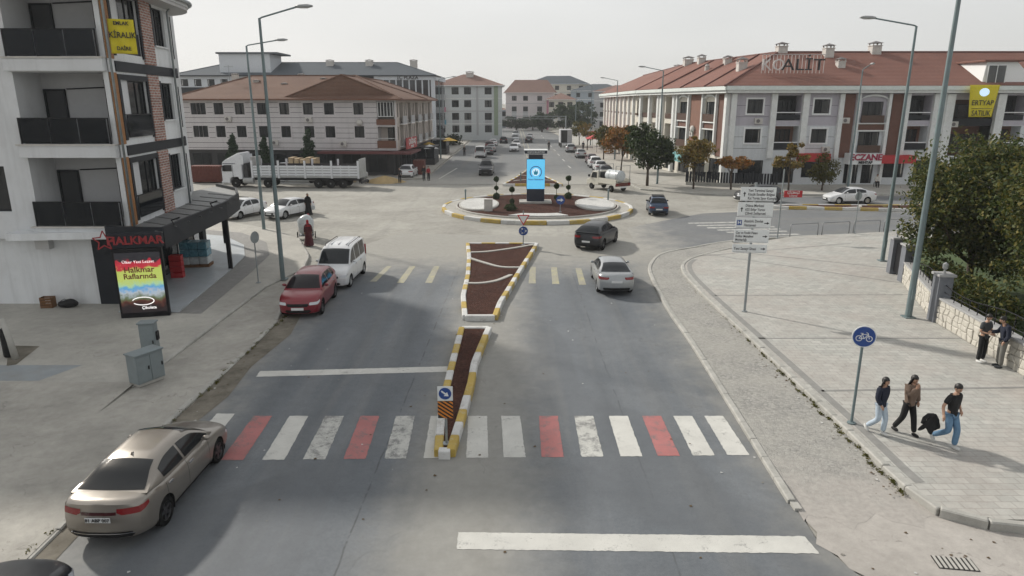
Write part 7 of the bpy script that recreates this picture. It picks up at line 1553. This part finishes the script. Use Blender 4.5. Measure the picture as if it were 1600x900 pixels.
        if bare_arms: J['_l'] = tuple(Vector(J['shl']).lerp(Vector(J['ell']), .75)); J['_r'] = tuple(Vector(J['shr']).lerp(Vector(J['elr']), .75)); RD_['_l'] = RD_['_r'] = .046; names = ['spi', 'hem', 'pel', 'che', 'col', 'shl', 'shr', '_l', '_r']; ed = [('hem', 'pel'), ('che', 'col'), ('pel', 'spi'), ('spi', 'che'), ('che', 'shl'), ('che', 'shr'), ('shl', '_l'), ('shr', '_r')]
        else: names = ['spi', 'hem', 'pel', 'che', 'col', 'shl', 'shr', 'ell', 'elr', 'wrl', 'wrr']; ed = [('hem', 'pel'), ('che', 'col'), ('pel', 'spi'), ('spi', 'che'), ('che', 'shl'), ('che', 'shr'), ('shl', 'ell'), ('shr', 'elr'), ('ell', 'wrl'), ('elr', 'wrr')]
        sk(names, ed, .022 + wide, MATS[top], 'top')
        sk(['pel', 'hil', 'hir', 'crl', 'crr', 'knl', 'knr', 'anl', 'anr'], [('pel', 'hil'), ('pel', 'hir'), ('hil', 'crl'), ('hir', 'crr'), ('crl', 'knl'), ('crr', 'knr'), ('knl', 'anl'), ('knr', 'anr')], .017, MATS[legs], 'trousers', over=dict(pel=(.1, .08), hil=.075, hir=.075, anl=.055, anr=.055, knl=.066, knr=.066))
    for a, kn in (('anl', 'knl'), ('anr', 'knr')):
        A_ = Vector(J[a]); sh = Vector(J[kn]) - A_; up = sh.normalized(); fw = Vector((0, 1, 0)); fw = (fw - up * fw.dot(up)).normalized() if A_.z > .16 * k else fw
        upv = up if A_.z > .16 * k else Vector((0, 0, 1)); rt = fw.cross(upv); b = MB(); bl = MB().ball((0, .055, -.045), (.048, .13, .05), 12, 7); bl.v = [(x, y, max(z, -.088)) for x, y, z in bl.v]
        b.add([tuple(A_ + (rt * x + fw * y + upv * z) * k) for x, y, z in bl.v], bl.f); b.build('shoe', MATS[shoes], o, True)
    return o
TILT = {}
mat('navy_cloth', (.012, .016, .032), .9); mat('pale_denim', (.42, .50, .58), .9, var=.1, scale=12); mat('denim', (.12, .22, .34), .9, var=.15, scale=10); mat('black_cloth', (.010, .010, .011), .9); mat('brown_cloth', (.17, .12, .09), .9, var=.1); mat('grey_cloth', (.045, .05, .055), .9); mat('khaki_cloth', (.16, .155, .14), .9); mat('white_shoe', (.6, .6, .58), .7); mat('burgundy_cloth', (.07, .012, .018), .9); mat('dark_brown', (.025, .014, .012), .9); mat('red_cloth', (.30, .02, .03), .9)
GP = .19
W1 = 'woman in navy jacket and pale jeans walking by the cycle sign'; W2_ = 'woman in beige jacket and dark trousers shading her face'; M1 = 'man in black T-shirt and jeans carrying a dark jacket'; M2 = 'man in grey T-shirt looking at a phone by the wall'; M3 = 'man in navy jacket and khaki trousers leaning toward the phone'
TILT.update({W1: .1, W2_: .25, M1: .5, M2: .5, M3: .5})
person(W1, (10.05, 17.1, GP), (.45, -.9), 'navy_cloth', 'pale_denim', 'white_shoe', dict(knl=(-.1, .12, .52), anl=(-.1, .1, .09), knr=(.1, .05, .5), anr=(.1, -.28, .17), ell=(-.25, -.12, 1.17), wrl=(-.25, -.14, .93), elr=(.24, .02, 1.16), wrr=(.2, .14, .98)), True, h=1.64, wide=.012)
person(W2_, (10.85, 17.15, GP), (.25, -.97), 'brown_cloth', 'black_cloth', 'black_plastic', dict(knl=(-.1, .12, .5), anl=(-.1, .2, .09), knr=(.14, -.02, .5), anr=(.2, -.22, .12), elr=(.24, .2, 1.25), wrr=(.1, .24, 1.46), ell=(-.24, -.03, 1.16), wrl=(-.22, .06, .95)), True, h=1.68, wide=.02)
m1 = person(M1, (11.5, 16.35, GP), (.35, -.94), 'black_cloth', 'denim', 'white_shoe', dict(knl=(-.1, .14, .52), anl=(-.1, .12, .09), knr=(.1, .06, .5), anr=(.1, -.33, .22), elr=(.3, -.05, 1.16), wrr=(.36, .05, .95), ell=(-.29, -.1, 1.2), wrl=(-.16, .1, 1.02)), h=1.78, bare_arms=True)
o = thing('held_jacket', 'crumpled dark jacket hanging from the walking man\'s hand', 'jacket', (11.08, 16.42, .19 + .48)); b = MB(); v = []; n_, m_ = 28, 9
for j in range(m_):
    t = j / (m_ - 1)
    for i in range(n_): an = 2 * math.pi * i / n_; r_ = (.035 + .13 * t ** .7) * (1 + .38 * math.sin(4 * an + 2.2 * t) + .16 * math.sin(9 * an + 5 * t)); v.append((r_ * math.cos(an) * 1.2 - .08 * t * t, r_ * math.sin(an) * .75, .44 - (.44 + .07 * math.sin(3 * an)) * t))
b.add(v, [(j * n_ + i, j * n_ + (i + 1) % n_, (j + 1) * n_ + (i + 1) % n_, (j + 1) * n_ + i) for j in range(m_ - 1) for i in range(n_)]); b.build('cloth', MATS['black_cloth'], o, True)
MB().tube([(0, 0, .42), (-.12, .02, .40), (-.22, .03, .3), (-.25, .02, .16)], [.045, .06, .055, .05], 9).build('sleeve', MATS['black_cloth'], o, True)
person(M2, (16.45, 22.5, GP), (.3, -.95), 'grey_cloth', 'black_cloth', 'white_shoe', dict(elr=(.25, .02, 1.14), wrr=(.1, .26, 1.12), ell=(-.25, .02, 1.14), wrl=(-.06, .27, 1.1)), h=1.74, bare_arms=True)
person(M3, (16.78, 22.0, GP), (-.75, .2), 'navy_cloth', 'khaki_cloth', 'grey_cloth', dict(nek=(0, .07, 1.48), hed=(0, .12, 1.54), elr=(.24, .1, 1.16), wrr=(.12, .36, 1.16), ell=(-.24, -.02, 1.15), wrl=(-.22, .08, .94)), h=1.8, wide=.012)
person('woman in long black robe carrying a bag near the white saloon', (-16.9, 56.4, 0), (.2, -1), 'black_cloth', 'black_cloth', robe='black_cloth', scarf='black_cloth', h=1.72)
person('woman in burgundy robe walking beside the handcart', (-13.2, 43.6, 0), (-.4, .9), 'burgundy_cloth', 'burgundy_cloth', robe='burgundy_cloth', scarf='red_cloth', h=1.65)
person('person with red headscarf bending over the handcart sack', (-14.0, 47.0, 0), (-.2, -1), 'grey_cloth', 'grey_cloth', scarf='red_cloth', h=1.66, pose=dict(che=(0, .15, 1.3), nek=(0, .24, 1.42), hed=(0, .3, 1.47), shl=(-.165, .16, 1.38), shr=(.165, .16, 1.38), ell=(-.24, .34, 1.2), elr=(.24, .34, 1.2), wrl=(-.2, .52, 1.1), wrr=(.2, .52, 1.1)))
person('dark clothed man standing by the sand heap', (-12.95, 79.3, 0), (.1, -1), 'black_cloth', 'black_cloth', h=1.75, near=False)
person('dark clothed pedestrian crossing beside the one in red', (-10.55, 82.3, 0), (.6, -.8), 'black_cloth', 'grey_cloth', h=1.75, near=False)
person('pedestrian in red jacket crossing at the street mouth', (-9.95, 82.0, 0), (.6, -.8), 'red_cloth', 'black_cloth', h=1.68, near=False)
person('dark pedestrian beside the far white van', (-8.3, 121, 0), (.2, -1), 'black_cloth', 'black_cloth', h=1.75, near=False)
person('dark pedestrian walking in the road near the box truck', (7.2, 136, 0), (0, -1), 'black_cloth', 'black_cloth', h=1.75, near=False)
person('pedestrian on the pavement beside the silver estate', (13.6, 133, .13), (0, -1), 'navy_cloth', 'black_cloth', h=1.75, near=False)
st = thing('stool', 'small stool under the seated person at the pharmacy', 'stool', (39.6, 74.6, .13)); MB().box(-.2, .2, -.2, .2, .42, .46).build('seat', MATS['black_plastic'], st)
for sx in (-1, 1):
    for sy in (-1, 1): MB().box(sx * .17 - .02, sx * .17 + .02, sy * .17 - .02, sy * .17 + .02, 0, .42).build('leg', MATS['black_plastic'], st)
person('person in pale shirt seated outside the pharmacy', (39.6, 74.55, -.34 + .13), (-.2, -1), 'curtain', 'black_cloth', h=1.72, near=False, pose=dict(knl=(-.1, .42, .92), knr=(.1, .42, .92), anl=(-.1, .44, .43), anr=(.1, .44, .43), wrl=(-.15, .3, 1.0), wrr=(.15, .3, 1.0)))
# handcart with sack
o = thing('handcart', 'two-wheeled handcart carrying a bulging pale sack', 'handcart', (-14.05, 46.0, 0), R(15))
b = MB().ball((0, 0, .95), (.55, .5, .72), 18, 12); b.v = [(x * (1 + .06 * math.sin(6 * z)), y * (1 + .06 * math.cos(5 * z + x)), z + .03 * math.sin(7 * x)) for x, y, z in b.v]; b.build('sack', MATS['white_wrap'], o, True); MB().box(-.5, .5, -.45, .45, .26, .3).build('tray', MATS['steel_rail'], o)
for sx in (-1, 1): MB().lathe([(.24, -.03), (.26, 0), (.24, .03)], 16, (sx * .58, 0, .26), 'x').build('wheel', MATS['rubber'], o); MB().tube([(sx * .45, -.4, .28), (sx * .45, -.75, .75)], .02, 6).build('handle', MATS['steel_rail'], o)
o = thing('carrier_bag', 'pale bag carried by the woman in black', 'bag', (-16.45, 56.3, .45)); MB().box(-.14, .14, -.07, .07, 0, .34).build('bag', MATS['white_wrap'], o, bevel=.03); MB().tube([(-.08, 0, .33), (0, 0, .48), (.08, 0, .33)], .01, 5).build('handle', MATS['white_wrap'], o)
# ================================================================ trucks and street clutter
TW = carpaint('truck_white', (.62, .64, .67), .0, .4); mat('chassis', (.03, .03, .033), .7); mat('truck_grey', (.40, .41, .41), .7, var=.12, scale=3, dirt=(.22, .2, .17), damt=.6)
def big_wheel(o, x, y, r=.5, w=.3):
    t = MB().lathe([(r * .55, -w / 2), (r * .92, -w / 2), (r, -w / 2 + .05), (r, w / 2 - .05), (r * .92, w / 2), (r * .55, w / 2)], 24, axis='y').build('wheel', MATS['rubber'], o, 40, loc=(x, y, r)); MB().lathe([(r * .56, -w / 2 + .02), (r * .56, w / 2 - .02), (r * .42, w / 2 - .08), (.1, w / 2 - .1), (.1, w / 2)], 18, axis='y').build('rim', MATS['truck_grey'], t, 40, rz=math.pi if y < 0 else 0)
def extr(poly, y0, y1):                                           # side profile (x,z) pulled across the width
    n = len(poly); return MB().add([(x, y0, z) for x, z in poly] + [(x, y1, z) for x, z in poly], [tuple(range(n)), tuple(range(2 * n - 1, n - 1, -1))] + [(i, (i + 1) % n, n + (i + 1) % n, n + i) for i in range(n)])
# +x is forward
o = thing('articulated_truck', 'white articulated truck with dropside trailer parked across the left', 'truck', (-31.6, 76.4, 0), math.pi - R(3))
extr([(0, .55), (.02, 1.9), (-.15, 2.75), (-.5, 3.0), (-2.0, 3.75), (-2.25, 3.7), (-2.25, .95), (-1.9, .9), (-1.75, 1.15), (-1.05, 1.15), (-.85, .9), (-.8, .5)], -1.22, 1.22).build('cab', TW, o, bevel=.05)
for sy in (-1, 1):
    MB().add([(-.25, sy * 1.235, 1.75), (-1.15, sy * 1.235, 1.75), (-1.15, sy * 1.235, 2.45), (-.32, sy * 1.235, 2.45)], [(0, 1, 2, 3)]).build('side_window', MATS['car_glass'], o); MB().box(-1.22, -1.25, sy * 1.23, sy * 1.25, .95, 2.5).build('door_edge', MATS['chassis'], o); MB().box(-.35, -.2, sy * 1.25, sy * 1.5, 1.8, 2.4).build('mirror', MATS['black_plastic'], o, bevel=.03)
    MB().box(-1.9, -2.5, sy * 1.2, sy * 1.24, 2.5, 3.5).build('air_deflector', TW, o); MB().box(-.2, -1.6, sy * 1.236, sy * 1.246, 2.56, 2.62).build('stripe', MATS['navy_cloth'], o)
MB().add([(.035, -1.1, 1.85), (.035, 1.1, 1.85), (-.13, 1.1, 2.7), (-.13, -1.1, 2.7)], [(0, 1, 2, 3)]).build('windscreen', MATS['car_glass'], o); MB().box(.005, .05, -.8, .8, .8, 1.6).build('grille', MATS['chassis'], o); MB().box(-.05, .08, -1.22, 1.22, .4, .72).build('bumper', TW, o, bevel=.04)
MB().box(-.9, -15.2, -.45, .45, .75, 1.0).build('chassis_frame', MATS['chassis'], o); MB().lathe([(.32, -2.3), (.32, -3.4)], 16, (0, 1.0, .75), 'x').build('fuel_tank', MATS['truck_grey'], o, 40); MB().box(-2.4, -2.75, -1.0, 1.0, 1.0, 2.6).build('exhaust_rack', MATS['chassis'], o)
for x in (-1.4, -5.0): [big_wheel(o, x, sy * 1.02) for sy in (-1, 1)]
for x in (-10.6, -11.95, -13.3): [big_wheel(o, x, sy * 1.02) for sy in (-1, 1)]
MB().box(-3.3, -15.3, -1.25, 1.25, 1.12, 1.3).build('trailer_bed', MATS['truck_grey'], o); MB().box(-3.3, -3.45, -1.25, 1.25, 1.3, 3.3).build('headboard', MATS['truck_grey'], o)
for sy in (-1, 1):
    for k in range(4):
        x0 = -3.5 - 2.92 * k; x1 = x0 - 2.78; pn = MB().box(x0, x1, sy * 1.22, sy * 1.25, 1.32, 2.45).build('side_panel', MATS['chassis'], o)
        for j in range(4): MB().box(x0 - .04, x1 + .04, sy * 1.26, sy * 1.285, 1.34 + .28 * j, 1.57 + .28 * j).build('slat', TW, pn)
        for j in (.33, .66): MB().box(x0 + (x1 - x0) * j - .06, x0 + (x1 - x0) * j + .06, sy * 1.285, sy * 1.31, 1.3, 2.45).build('strut', TW, pn)
    for k in range(5): x = -3.42 - 2.92 * k; MB().box(x - .1, x + .1, sy * 1.2, sy * 1.33, 1.05, 2.95).build('stake', TW, o)
    MB().box(-6.4, -9.6, sy * 1.15, sy * 1.19, .5, .58).box(-6.4, -9.6, sy * 1.15, sy * 1.19, .72, .8).build('side_guard', MATS['truck_grey'], o)
MB().box(-15.2, -15.3, -1.25, 1.25, 1.3, 3.1).build('tailgate', MATS['truck_grey'], o); MB().box(-15.3, -15.42, -1.2, 1.2, .5, .75).build('rear_bumper', MATS['chassis'], o); MB().box(-3.6, -15.1, -1.18, 1.18, 1.31, 1.6).build('load', MATS['burgundy_roof'], o)
# small white flatbed behind the trailer
o = thing('flatbed_truck', 'small white flatbed with timber load behind the long trailer', 'truck', (-27.4, 80.3, 0), math.pi)
extr([(0, .5), (.0, 1.3), (-.25, 2.2), (-1.4, 2.3), (-1.5, .6)], -.95, .95).build('cab', TW, o, bevel=.06); MB().add([(-.3, .96, 1.4), (-1.1, .96, 1.4), (-1.1, .96, 2.05), (-.4, .96, 2.05)], [(0, 1, 2, 3)]).build('side_window', MATS['car_glass'], o); MB().add([(-.3, -.96, 1.4), (-1.1, -.96, 1.4), (-1.1, -.96, 2.05), (-.4, -.96, 2.05)], [(0, 1, 2, 3)]).build('side_window', MATS['car_glass'], o)
MB().box(-1.6, -5.2, -1.0, 1.0, .85, 1.0).build('flatbed', MATS['truck_grey'], o); mat('timber', (.38, .29, .18), .85, var=.2, scale=5)
for k in range(5): MB().box(-1.75 - .65 * k, -2.25 - .65 * k, -.9, .9, 1.0, 2.9 - .1 * (k % 3)).build('timber_stack', MATS['timber'], o)
for x in (-.8, -4.2): [big_wheel(o, x, sy * .85, .36, .24) for sy in (-1, 1)]
# sand heap, pallets, yard clutter
o = thing('sand_heap', 'small heap of yellow sand behind the trailer', 'heap', (-14.9, 80.4, 0)); b = MB(); n, m = 22, 7; g = random.Random(5); v = []
for j in range(m + 1):
    for i in range(n): a = 2 * math.pi * i / n; r = (1 - j / m) * (1.9 + .25 * math.sin(3 * a)) ; v.append((r * math.cos(a) * 1.25, r * math.sin(a) * .8, .8 * (j / m) ** .8 + g.uniform(-.03, .03) - .03))
b.add(v, [(j * n + i, j * n + (i + 1) % n, (j + 1) * n + (i + 1) % n, (j + 1) * n + i) for j in range(m) for i in range(n)]); b.build('sand', mat('sand', (.38, .28, .14), .95, var=.15, scale=3), o, True)
o = thing('pallet_stack', 'stack of wooden pallets behind the trailer tail', 'pallets', (-18.9, 80.6, 0))
for k in range(9):
    for j in range(5): MB().box(-.6, .6, -.5 + .22 * j, -.38 + .22 * j, .16 * k + .1, .16 * k + .125).build('board', MATS['timber'], o)
    for j in (-.5, 0, .5): MB().box(j - .05, j + .05, -.5, .5, .16 * k, .16 * k + .1).build('bearer', MATS['timber'], o)
mat('rust', (.12, .035, .025), .85, var=.25, scale=4)
for x, y, w, lb in ((-35.6, 80.5, 3.6, 'rust red slatted container left of the truck cab'), (-11.9, 91.5 - 8.7 + 6, 1.4, 'rust red skip beside the corner shop')):
    o = thing('slatted_container', lb, 'container', (x, y, 0)); MB().box(-w / 2, w / 2, -.9, .9, .1, 1.9).build('body', MATS['rust'], o)
    for k in range(int(w / .3)): MB().box(-w / 2 + .3 * k + .05, -w / 2 + .3 * k + .2, -.95, -.9, .1, 1.95).build('rib', MATS['rust'], o)
o = thing('concrete_mixer', 'small site mixer with drum behind the trailer tail', 'mixer', (-17.2, 79.4, 0)); MB().lathe([(.2, -.5), (.5, -.2), (.52, .15), (.3, .55)], 16, (0, 0, .95), 'x').build('drum', MATS['truck_grey'], o, 40); MB().tube([(-.4, -.4, 0), (0, 0, .9), (.4, -.4, 0)], .04, 6).build('stand', MATS['chassis'], o); MB().tube([(-.4, .4, 0), (0, 0, .9), (.4, .4, 0)], .04, 6).build('stand', MATS['chassis'], o)
for x in (-.4, .4): MB().lathe([(.2, -.04), (.2, .04)], 14, (x, .45, .2), 'y').build('wheel', MATS['rubber'], o)
# little tanker truck on the right
CR = carpaint('truck_cream', (.55, .53, .46), .0, .45); o = thing('tanker_truck', 'small cream truck carrying a white tank stopped at the right kerb', 'truck', (11.5, 71.0, 0), R(122))
extr([(4.9, .45), (4.95, 1.0), (4.4, 1.2), (4.0, 1.95), (3.0, 2.05), (2.9, .5)], -.9, .9).build('cab', CR, o, bevel=.07)
for sy in (-1, 1): MB().add([(4.15, sy * .91, 1.25), (3.2, sy * .91, 1.25), (3.2, sy * .91, 1.85), (3.95, sy * .91, 1.85)], [(0, 1, 2, 3)]).build('side_window', MATS['car_glass'], o)
MB().add([(2.885, -.7, 1.2), (2.885, .7, 1.2), (2.885, .7, 1.9), (2.885, -.7, 1.9)], [(0, 1, 2, 3)]).build('rear_window', MATS['car_glass'], o); MB().add([(4.44, -.8, 1.25), (4.44, .8, 1.25), (4.05, .75, 1.9), (4.05, -.75, 1.9)], [(0, 1, 2, 3)]).build('windscreen', MATS['car_glass'], o)
MB().box(0, 2.8, -1.0, 1.0, .8, .95).build('load_bed', CR, o); MB().box(.0, 2.8, -1.0, -.95, .95, 1.35).build('side_board', CR, o); MB().box(.0, 2.8, .95, 1.0, .95, 1.35).build('side_board', CR, o); MB().box(-.02, .05, -1.0, 1.0, .62, .98).build('tail_board', MATS['rust'], o); MB().box(-.06, -.02, -.45, .45, .45, .62).build('rear_plate', MATS['plate'], o)
MB().lathe([(.02, .15), (.45, .2), (.62, .4), (.62, 2.2), (.45, 2.45), (.02, 2.5)], 20, (0, 0, 1.58), 'x').build('tank', MATS['white_wrap'], o, 40); MB().tube([(.1, -.95, .95), (.1, -.95, 2.7), (.1, .95, 2.7), (.1, .95, .95)], .035, 6).build('frame_hoop', MATS['steel_rail'], o); MB().tube([(2.75, -.95, .95), (2.75, -.95, 2.7), (2.75, .95, 2.7), (2.75, .95, .95)], .035, 6).build('frame_hoop', MATS['steel_rail'], o)
for sy in (-1, 1): MB().box(-.06, -.02, sy * .65, sy * .95, .72, .88).build('taillight', MATS['tail_red'], o); MB().box(4.3, 4.4, sy * .95, sy * 1.15, 1.3, 1.55).build('mirror', MATS['black_plastic'], o)
for x in (.9, 4.1): [big_wheel(o, x, sy * .82, .34, .22) for sy in (-1, 1)]
# dark box truck far up the street
o = thing('box_truck', 'dark open-backed box truck parked far up the right side', 'truck', (11.2, 147, 0), R(90)); MB().box(-3, 2, -1.2, 1.2, .9, 3.6).build('box_body', MATS['loggia_grey'], o, bevel=.03); MB().box(-3.03, -3.0, -.2, 1.05, 1.0, 3.45).build('rear_opening', MATS['room_dark'], o); extr([(2.1, .6), (4.0, .6), (4.0, 1.7), (3.6, 2.5), (2.1, 2.5)], -1.1, 1.1).build('cab', DARK, o, bevel=.05)
for x in (-1.8, 3.1): [big_wheel(o, x, sy * 1.0, .45, .26) for sy in (-1, 1)]
# shop corner: red sign, awnings, terrace
mat('sign_salmon', (.42, .08, .08), .6)
o = thing('shop_sign', 'tilted red shop sign with white letters at the striped block corner', 'sign', (-13.4, 88.6, 3.25), math.atan2(1, .10)); MB().box(0, 5.2, -.1, .1, 0, 1.4).build('panel', MATS['sign_salmon'], o); inst('lettering', text_mesh('ÇAĞDAŞ', .9, MATS['sign_white'], .01, bold=.02), o, (2.6, -.12, .85), (R(90), 0, 0)); inst('lettering', text_mesh('MARKET', .4, MATS['sign_white'], .01, bold=.01), o, (2.6, -.12, .25), (R(90), 0, 0))
def parasol(label, loc, col, w=2.6, h=2.5):
    o = thing('terrace_parasol', label, 'parasol', loc, R(20), 'parasols at the corner terrace'); MB().tube([(0, 0, 0), (0, 0, h)], .03, 6).build('pole', MATS['chassis'], o); MB().add([(-w / 2, -w / 2, h - .25), (w / 2, -w / 2, h - .25), (w / 2, w / 2, h - .25), (-w / 2, w / 2, h - .25), (0, 0, h + .3)], [(0, 1, 4), (1, 2, 4), (2, 3, 4), (3, 0, 4)]).build('canopy', MATS[col], o); MB().box(-.3, .3, -.3, .3, 0, .08).build('foot', MATS['conc_plain'], o)
mat('mustard', (.40, .26, .04), .8); parasol('mustard parasol at the dark corner terrace', (-12.9, 108, .12), 'mustard', 2.4, 2.7); parasol('second mustard parasol behind the left lamp', (-11.2, 124, .12), 'mustard', 2.6, 2.6); parasol('white parasol beside the striped block corner', (-12.2, 103, .12), 'window_frame_white', 2.2, 2.6)
for x, y, lb in ((-12.7, 105, 'dark glazed terrace enclosure beside the striped block'), (-12.9, 126, 'dark terrace enclosure behind the left far lamp')):
    o = thing('terrace_enclosure', lb, 'kiosk', (x, y, .12)); MB().box(-1.3, 1.3, -3, 3, 0, .9).build('low_wall', MATS['shop_dark'], o)
    for k in range(4): MB().box(1.22, 1.28, -2.9 + 1.45 * k, -1.55 + 1.45 * k, .95, 2.4).build('pane', MATS['smoked_glass'], o); MB().box(1.2, 1.3, -3 + 1.47 * k, -2.9 + 1.47 * k, .9, 2.5).build('frame_post', MATS['black_metal'], o)
    MB().box(-1.4, 1.4, -3.1, 3.1, 2.5, 2.62).build('roof', MATS['shop_dark'], o); 
    for k in range(2): MB().box(-1.1 + 1.2 * k, -.0 + 1.2 * k, -3.03, -2.97, .95, 2.45).build('pane', MATS['smoked_glass'], o)
# teal awning and dark fence by the right trees, red shop awnings
mat('teal', (.16, .36, .36), .8)
o = thing('teal_awning', 'teal scalloped shop awning behind the dark green tree', 'awning', (21.3, 84.5, 2.2), SA); MB().add([(-3, 0, 1.0), (3, 0, 1.0), (3, -1.8, .3), (-3, -1.8, .3)], [(0, 1, 2, 3)]).build('cloth', MATS['teal'], o); MB().box(-3, 3, -1.82, -1.78, 0, .32).build('valance', MATS['teal'], o)
for x in (-2.9, 2.9): MB().tube([(x, -1.75, .25), (x, 0, 0)], .02, 5).build('stay', MATS['steel_rail'], o)
o = thing('forecourt_fence', 'dark slatted fence on a low wall before the terrace shops', 'fence', (19.4, 76.6, .13), math.atan2(-3.0, 9.0)); MB().box(0, 9.5, -.12, .12, 0, .35).build('plinth', MATS['conc_plain'], o)
for k in range(32): MB().box(.05 + .3 * k, .27 + .3 * k, -.03, .03, .36, 1.5).build('slat', MATS['anthracite'], o)
for k in range(5): MB().box(2.35 * k - .06, 2.35 * k + .06, -.07, .07, .3, 1.65).build('post', MATS['anthracite'], o)
for i, (x, y, lb) in enumerate(((15.6, 128, 'red market umbrella nearest on the far right pavement'), (16.2, 140, 'red and white market umbrella farther up the pavement'))):
    o = thing('market_umbrella', lb, 'umbrella', (x, y, .13)); MB().tube([(0, 0, 0), (0, 0, 2.6)], .03, 6).build('pole', MATS['chassis'], o); MB().add([(-2, -2, 2.5), (2, -2, 2.5), (2, 2, 2.5), (-2, 2, 2.5), (0, 0, 3.4)], [(0, 1, 4), (1, 2, 4), (2, 3, 4), (3, 0, 4)]).build('canopy', MATS['red_sheet' if i == 0 else 'sign_salmon'], o)
# overhead sign gantry far up the street
o = thing('sign_gantry', 'thin steel gantry spanning the far street', 'gantry', (-12, 196, 0)); MB().tube([(0, 0, 0), (0, 0, 5.4)], .16, 8).build('leg', MATS['galvanised'], o); MB().tube([(27, 0, 0), (27, 0, 5.4)], .16, 8).build('leg', MATS['galvanised'], o); MB().tube([(0, 0, 5.3), (27, 0, 5.3)], .07, 6).build('beam', MATS['galvanised'], o); MB().tube([(0, 0, 4.6), (27, 0, 4.6)], .07, 6).build('beam', MATS['galvanised'], o)
for k in range(14): MB().tube([(27 * k / 13, 0, 4.6), (27 * min(k + .5, 13) / 13, 0, 5.3)], .035, 5).build('brace', MATS['galvanised'], o)
# a telephone pole and rooftop aerial on the left
o = thing('utility_pole', 'slim concrete utility pole before the striped block corner', 'pole', G(574, 262) + (0,)); MB().tube([(0, 0, 0), (0, 0, 7.6)], [.12, .07], 8).build('shaft', MATS['conc_plain'], o, 60); MB().box(-.5, .5, -.04, .04, 7.0, 7.1).build('crossarm', MATS['galvanised'], o)
for k in (-.4, .4): MB().lathe([(.05, 7.1), (.03, 7.25)], 8, (k, 0, 0)).build('insulator', MATS['white_plastic'], o)
o = thing('roof_aerial', 'television aerial on the striped block roof', 'aerial', (-37.2, 94, 11.6)); MB().tube([(0, 0, -.2), (0, 0, 2.2)], .03, 6).build('mast', MATS['galvanised'], o); MB().box(-.6, .6, -.02, .02, 1.9, 1.94).build('boom', MATS['galvanised'], o)
for k in range(5): MB().box(-.5 + .25 * k - .01, -.5 + .25 * k + .01, -.3, .3, 1.94, 1.96).build('element', MATS['galvanised'], o)
# litter on the ground: nobody could count it
g = random.Random(9); b = MB()
for k in range(420):
    z_ = g.random()
    if z_ < .35: x, y, z = 9.25 + g.gauss(-.25, .18), g.uniform(14, 34), .088
    elif z_ < .6: x, y, z = g.gauss(-9.5, .3), g.uniform(8, 30), .012
    elif z_ < .75: x, y, z = g.uniform(6.8, 13), g.uniform(9, 13), .008
    else: x, y, z = g.uniform(-9, 7), g.uniform(10, 34), .004
    s = g.uniform(.012, .05); a = g.uniform(0, 6.28); b.add([(x + s * math.cos(a), y + s * math.sin(a), z + .004), (x - s * math.sin(a), y + s * math.cos(a), z + s * .4), (x - s * math.cos(a), y - s * math.sin(a), z + .004), (x + s * math.sin(a), y - s * math.cos(a), z + s * .3)], [(0, 1, 2, 3)], g.choice((0, 0, 0, 1, 2)))
tag(b.build('ground_litter', [mat('dry_leaf', (.09, .06, .03), .9), mat('paper_scrap', (.5, .5, .48), .9), mat('grit', (.2, .19, .17), .95)]), 'scattered dry leaves, grit and paper scraps along the kerbs', 'litter', kind='stuff')
g = np.random.default_rng(3); bl = []
tag(inst('verge_weeds', leaf_mesh([((9.22 + .06 * math.sin(k * 1.7), 14.4 + .42 * k + .1 * math.sin(k * 3.1), .1), (.09, .22, .05), 60) for k in range(45)] + [((-9.9 + .1 * math.sin(k), 9.5 + .55 * k, .05), (.12, .25, .04), 45) for k in range(38)], .028, LF['olive'], 99, 'weeds', .1)), 'thin weeds growing along the old kerbs', 'weeds', kind='stuff')
bpy.data.scenes.remove(_TMP)
# ================================================================ air
hz = MB().box(-420, 420, -60, 420, -1.2, 21.0).build('haze', [mat('haze_surface', (1, 1, 1))]); tag(hz, 'thin grey autumn haze filling the street', 'haze', kind='stuff')
hm = bpy.data.materials.new('haze_air'); hm.use_nodes = True; n = hm.node_tree.nodes; n.clear(); out = n.new('ShaderNodeOutputMaterial'); pv = n.new('ShaderNodeVolumePrincipled'); pv.inputs['Color'].default_value = (.9, .92, .95, 1); pv.inputs['Density'].default_value = .00036; pv.inputs['Anisotropy'].default_value = .2
hm.node_tree.links.new(pv.outputs[0], out.inputs['Volume']); hz.data.materials.clear(); hz.data.materials.append(hm)
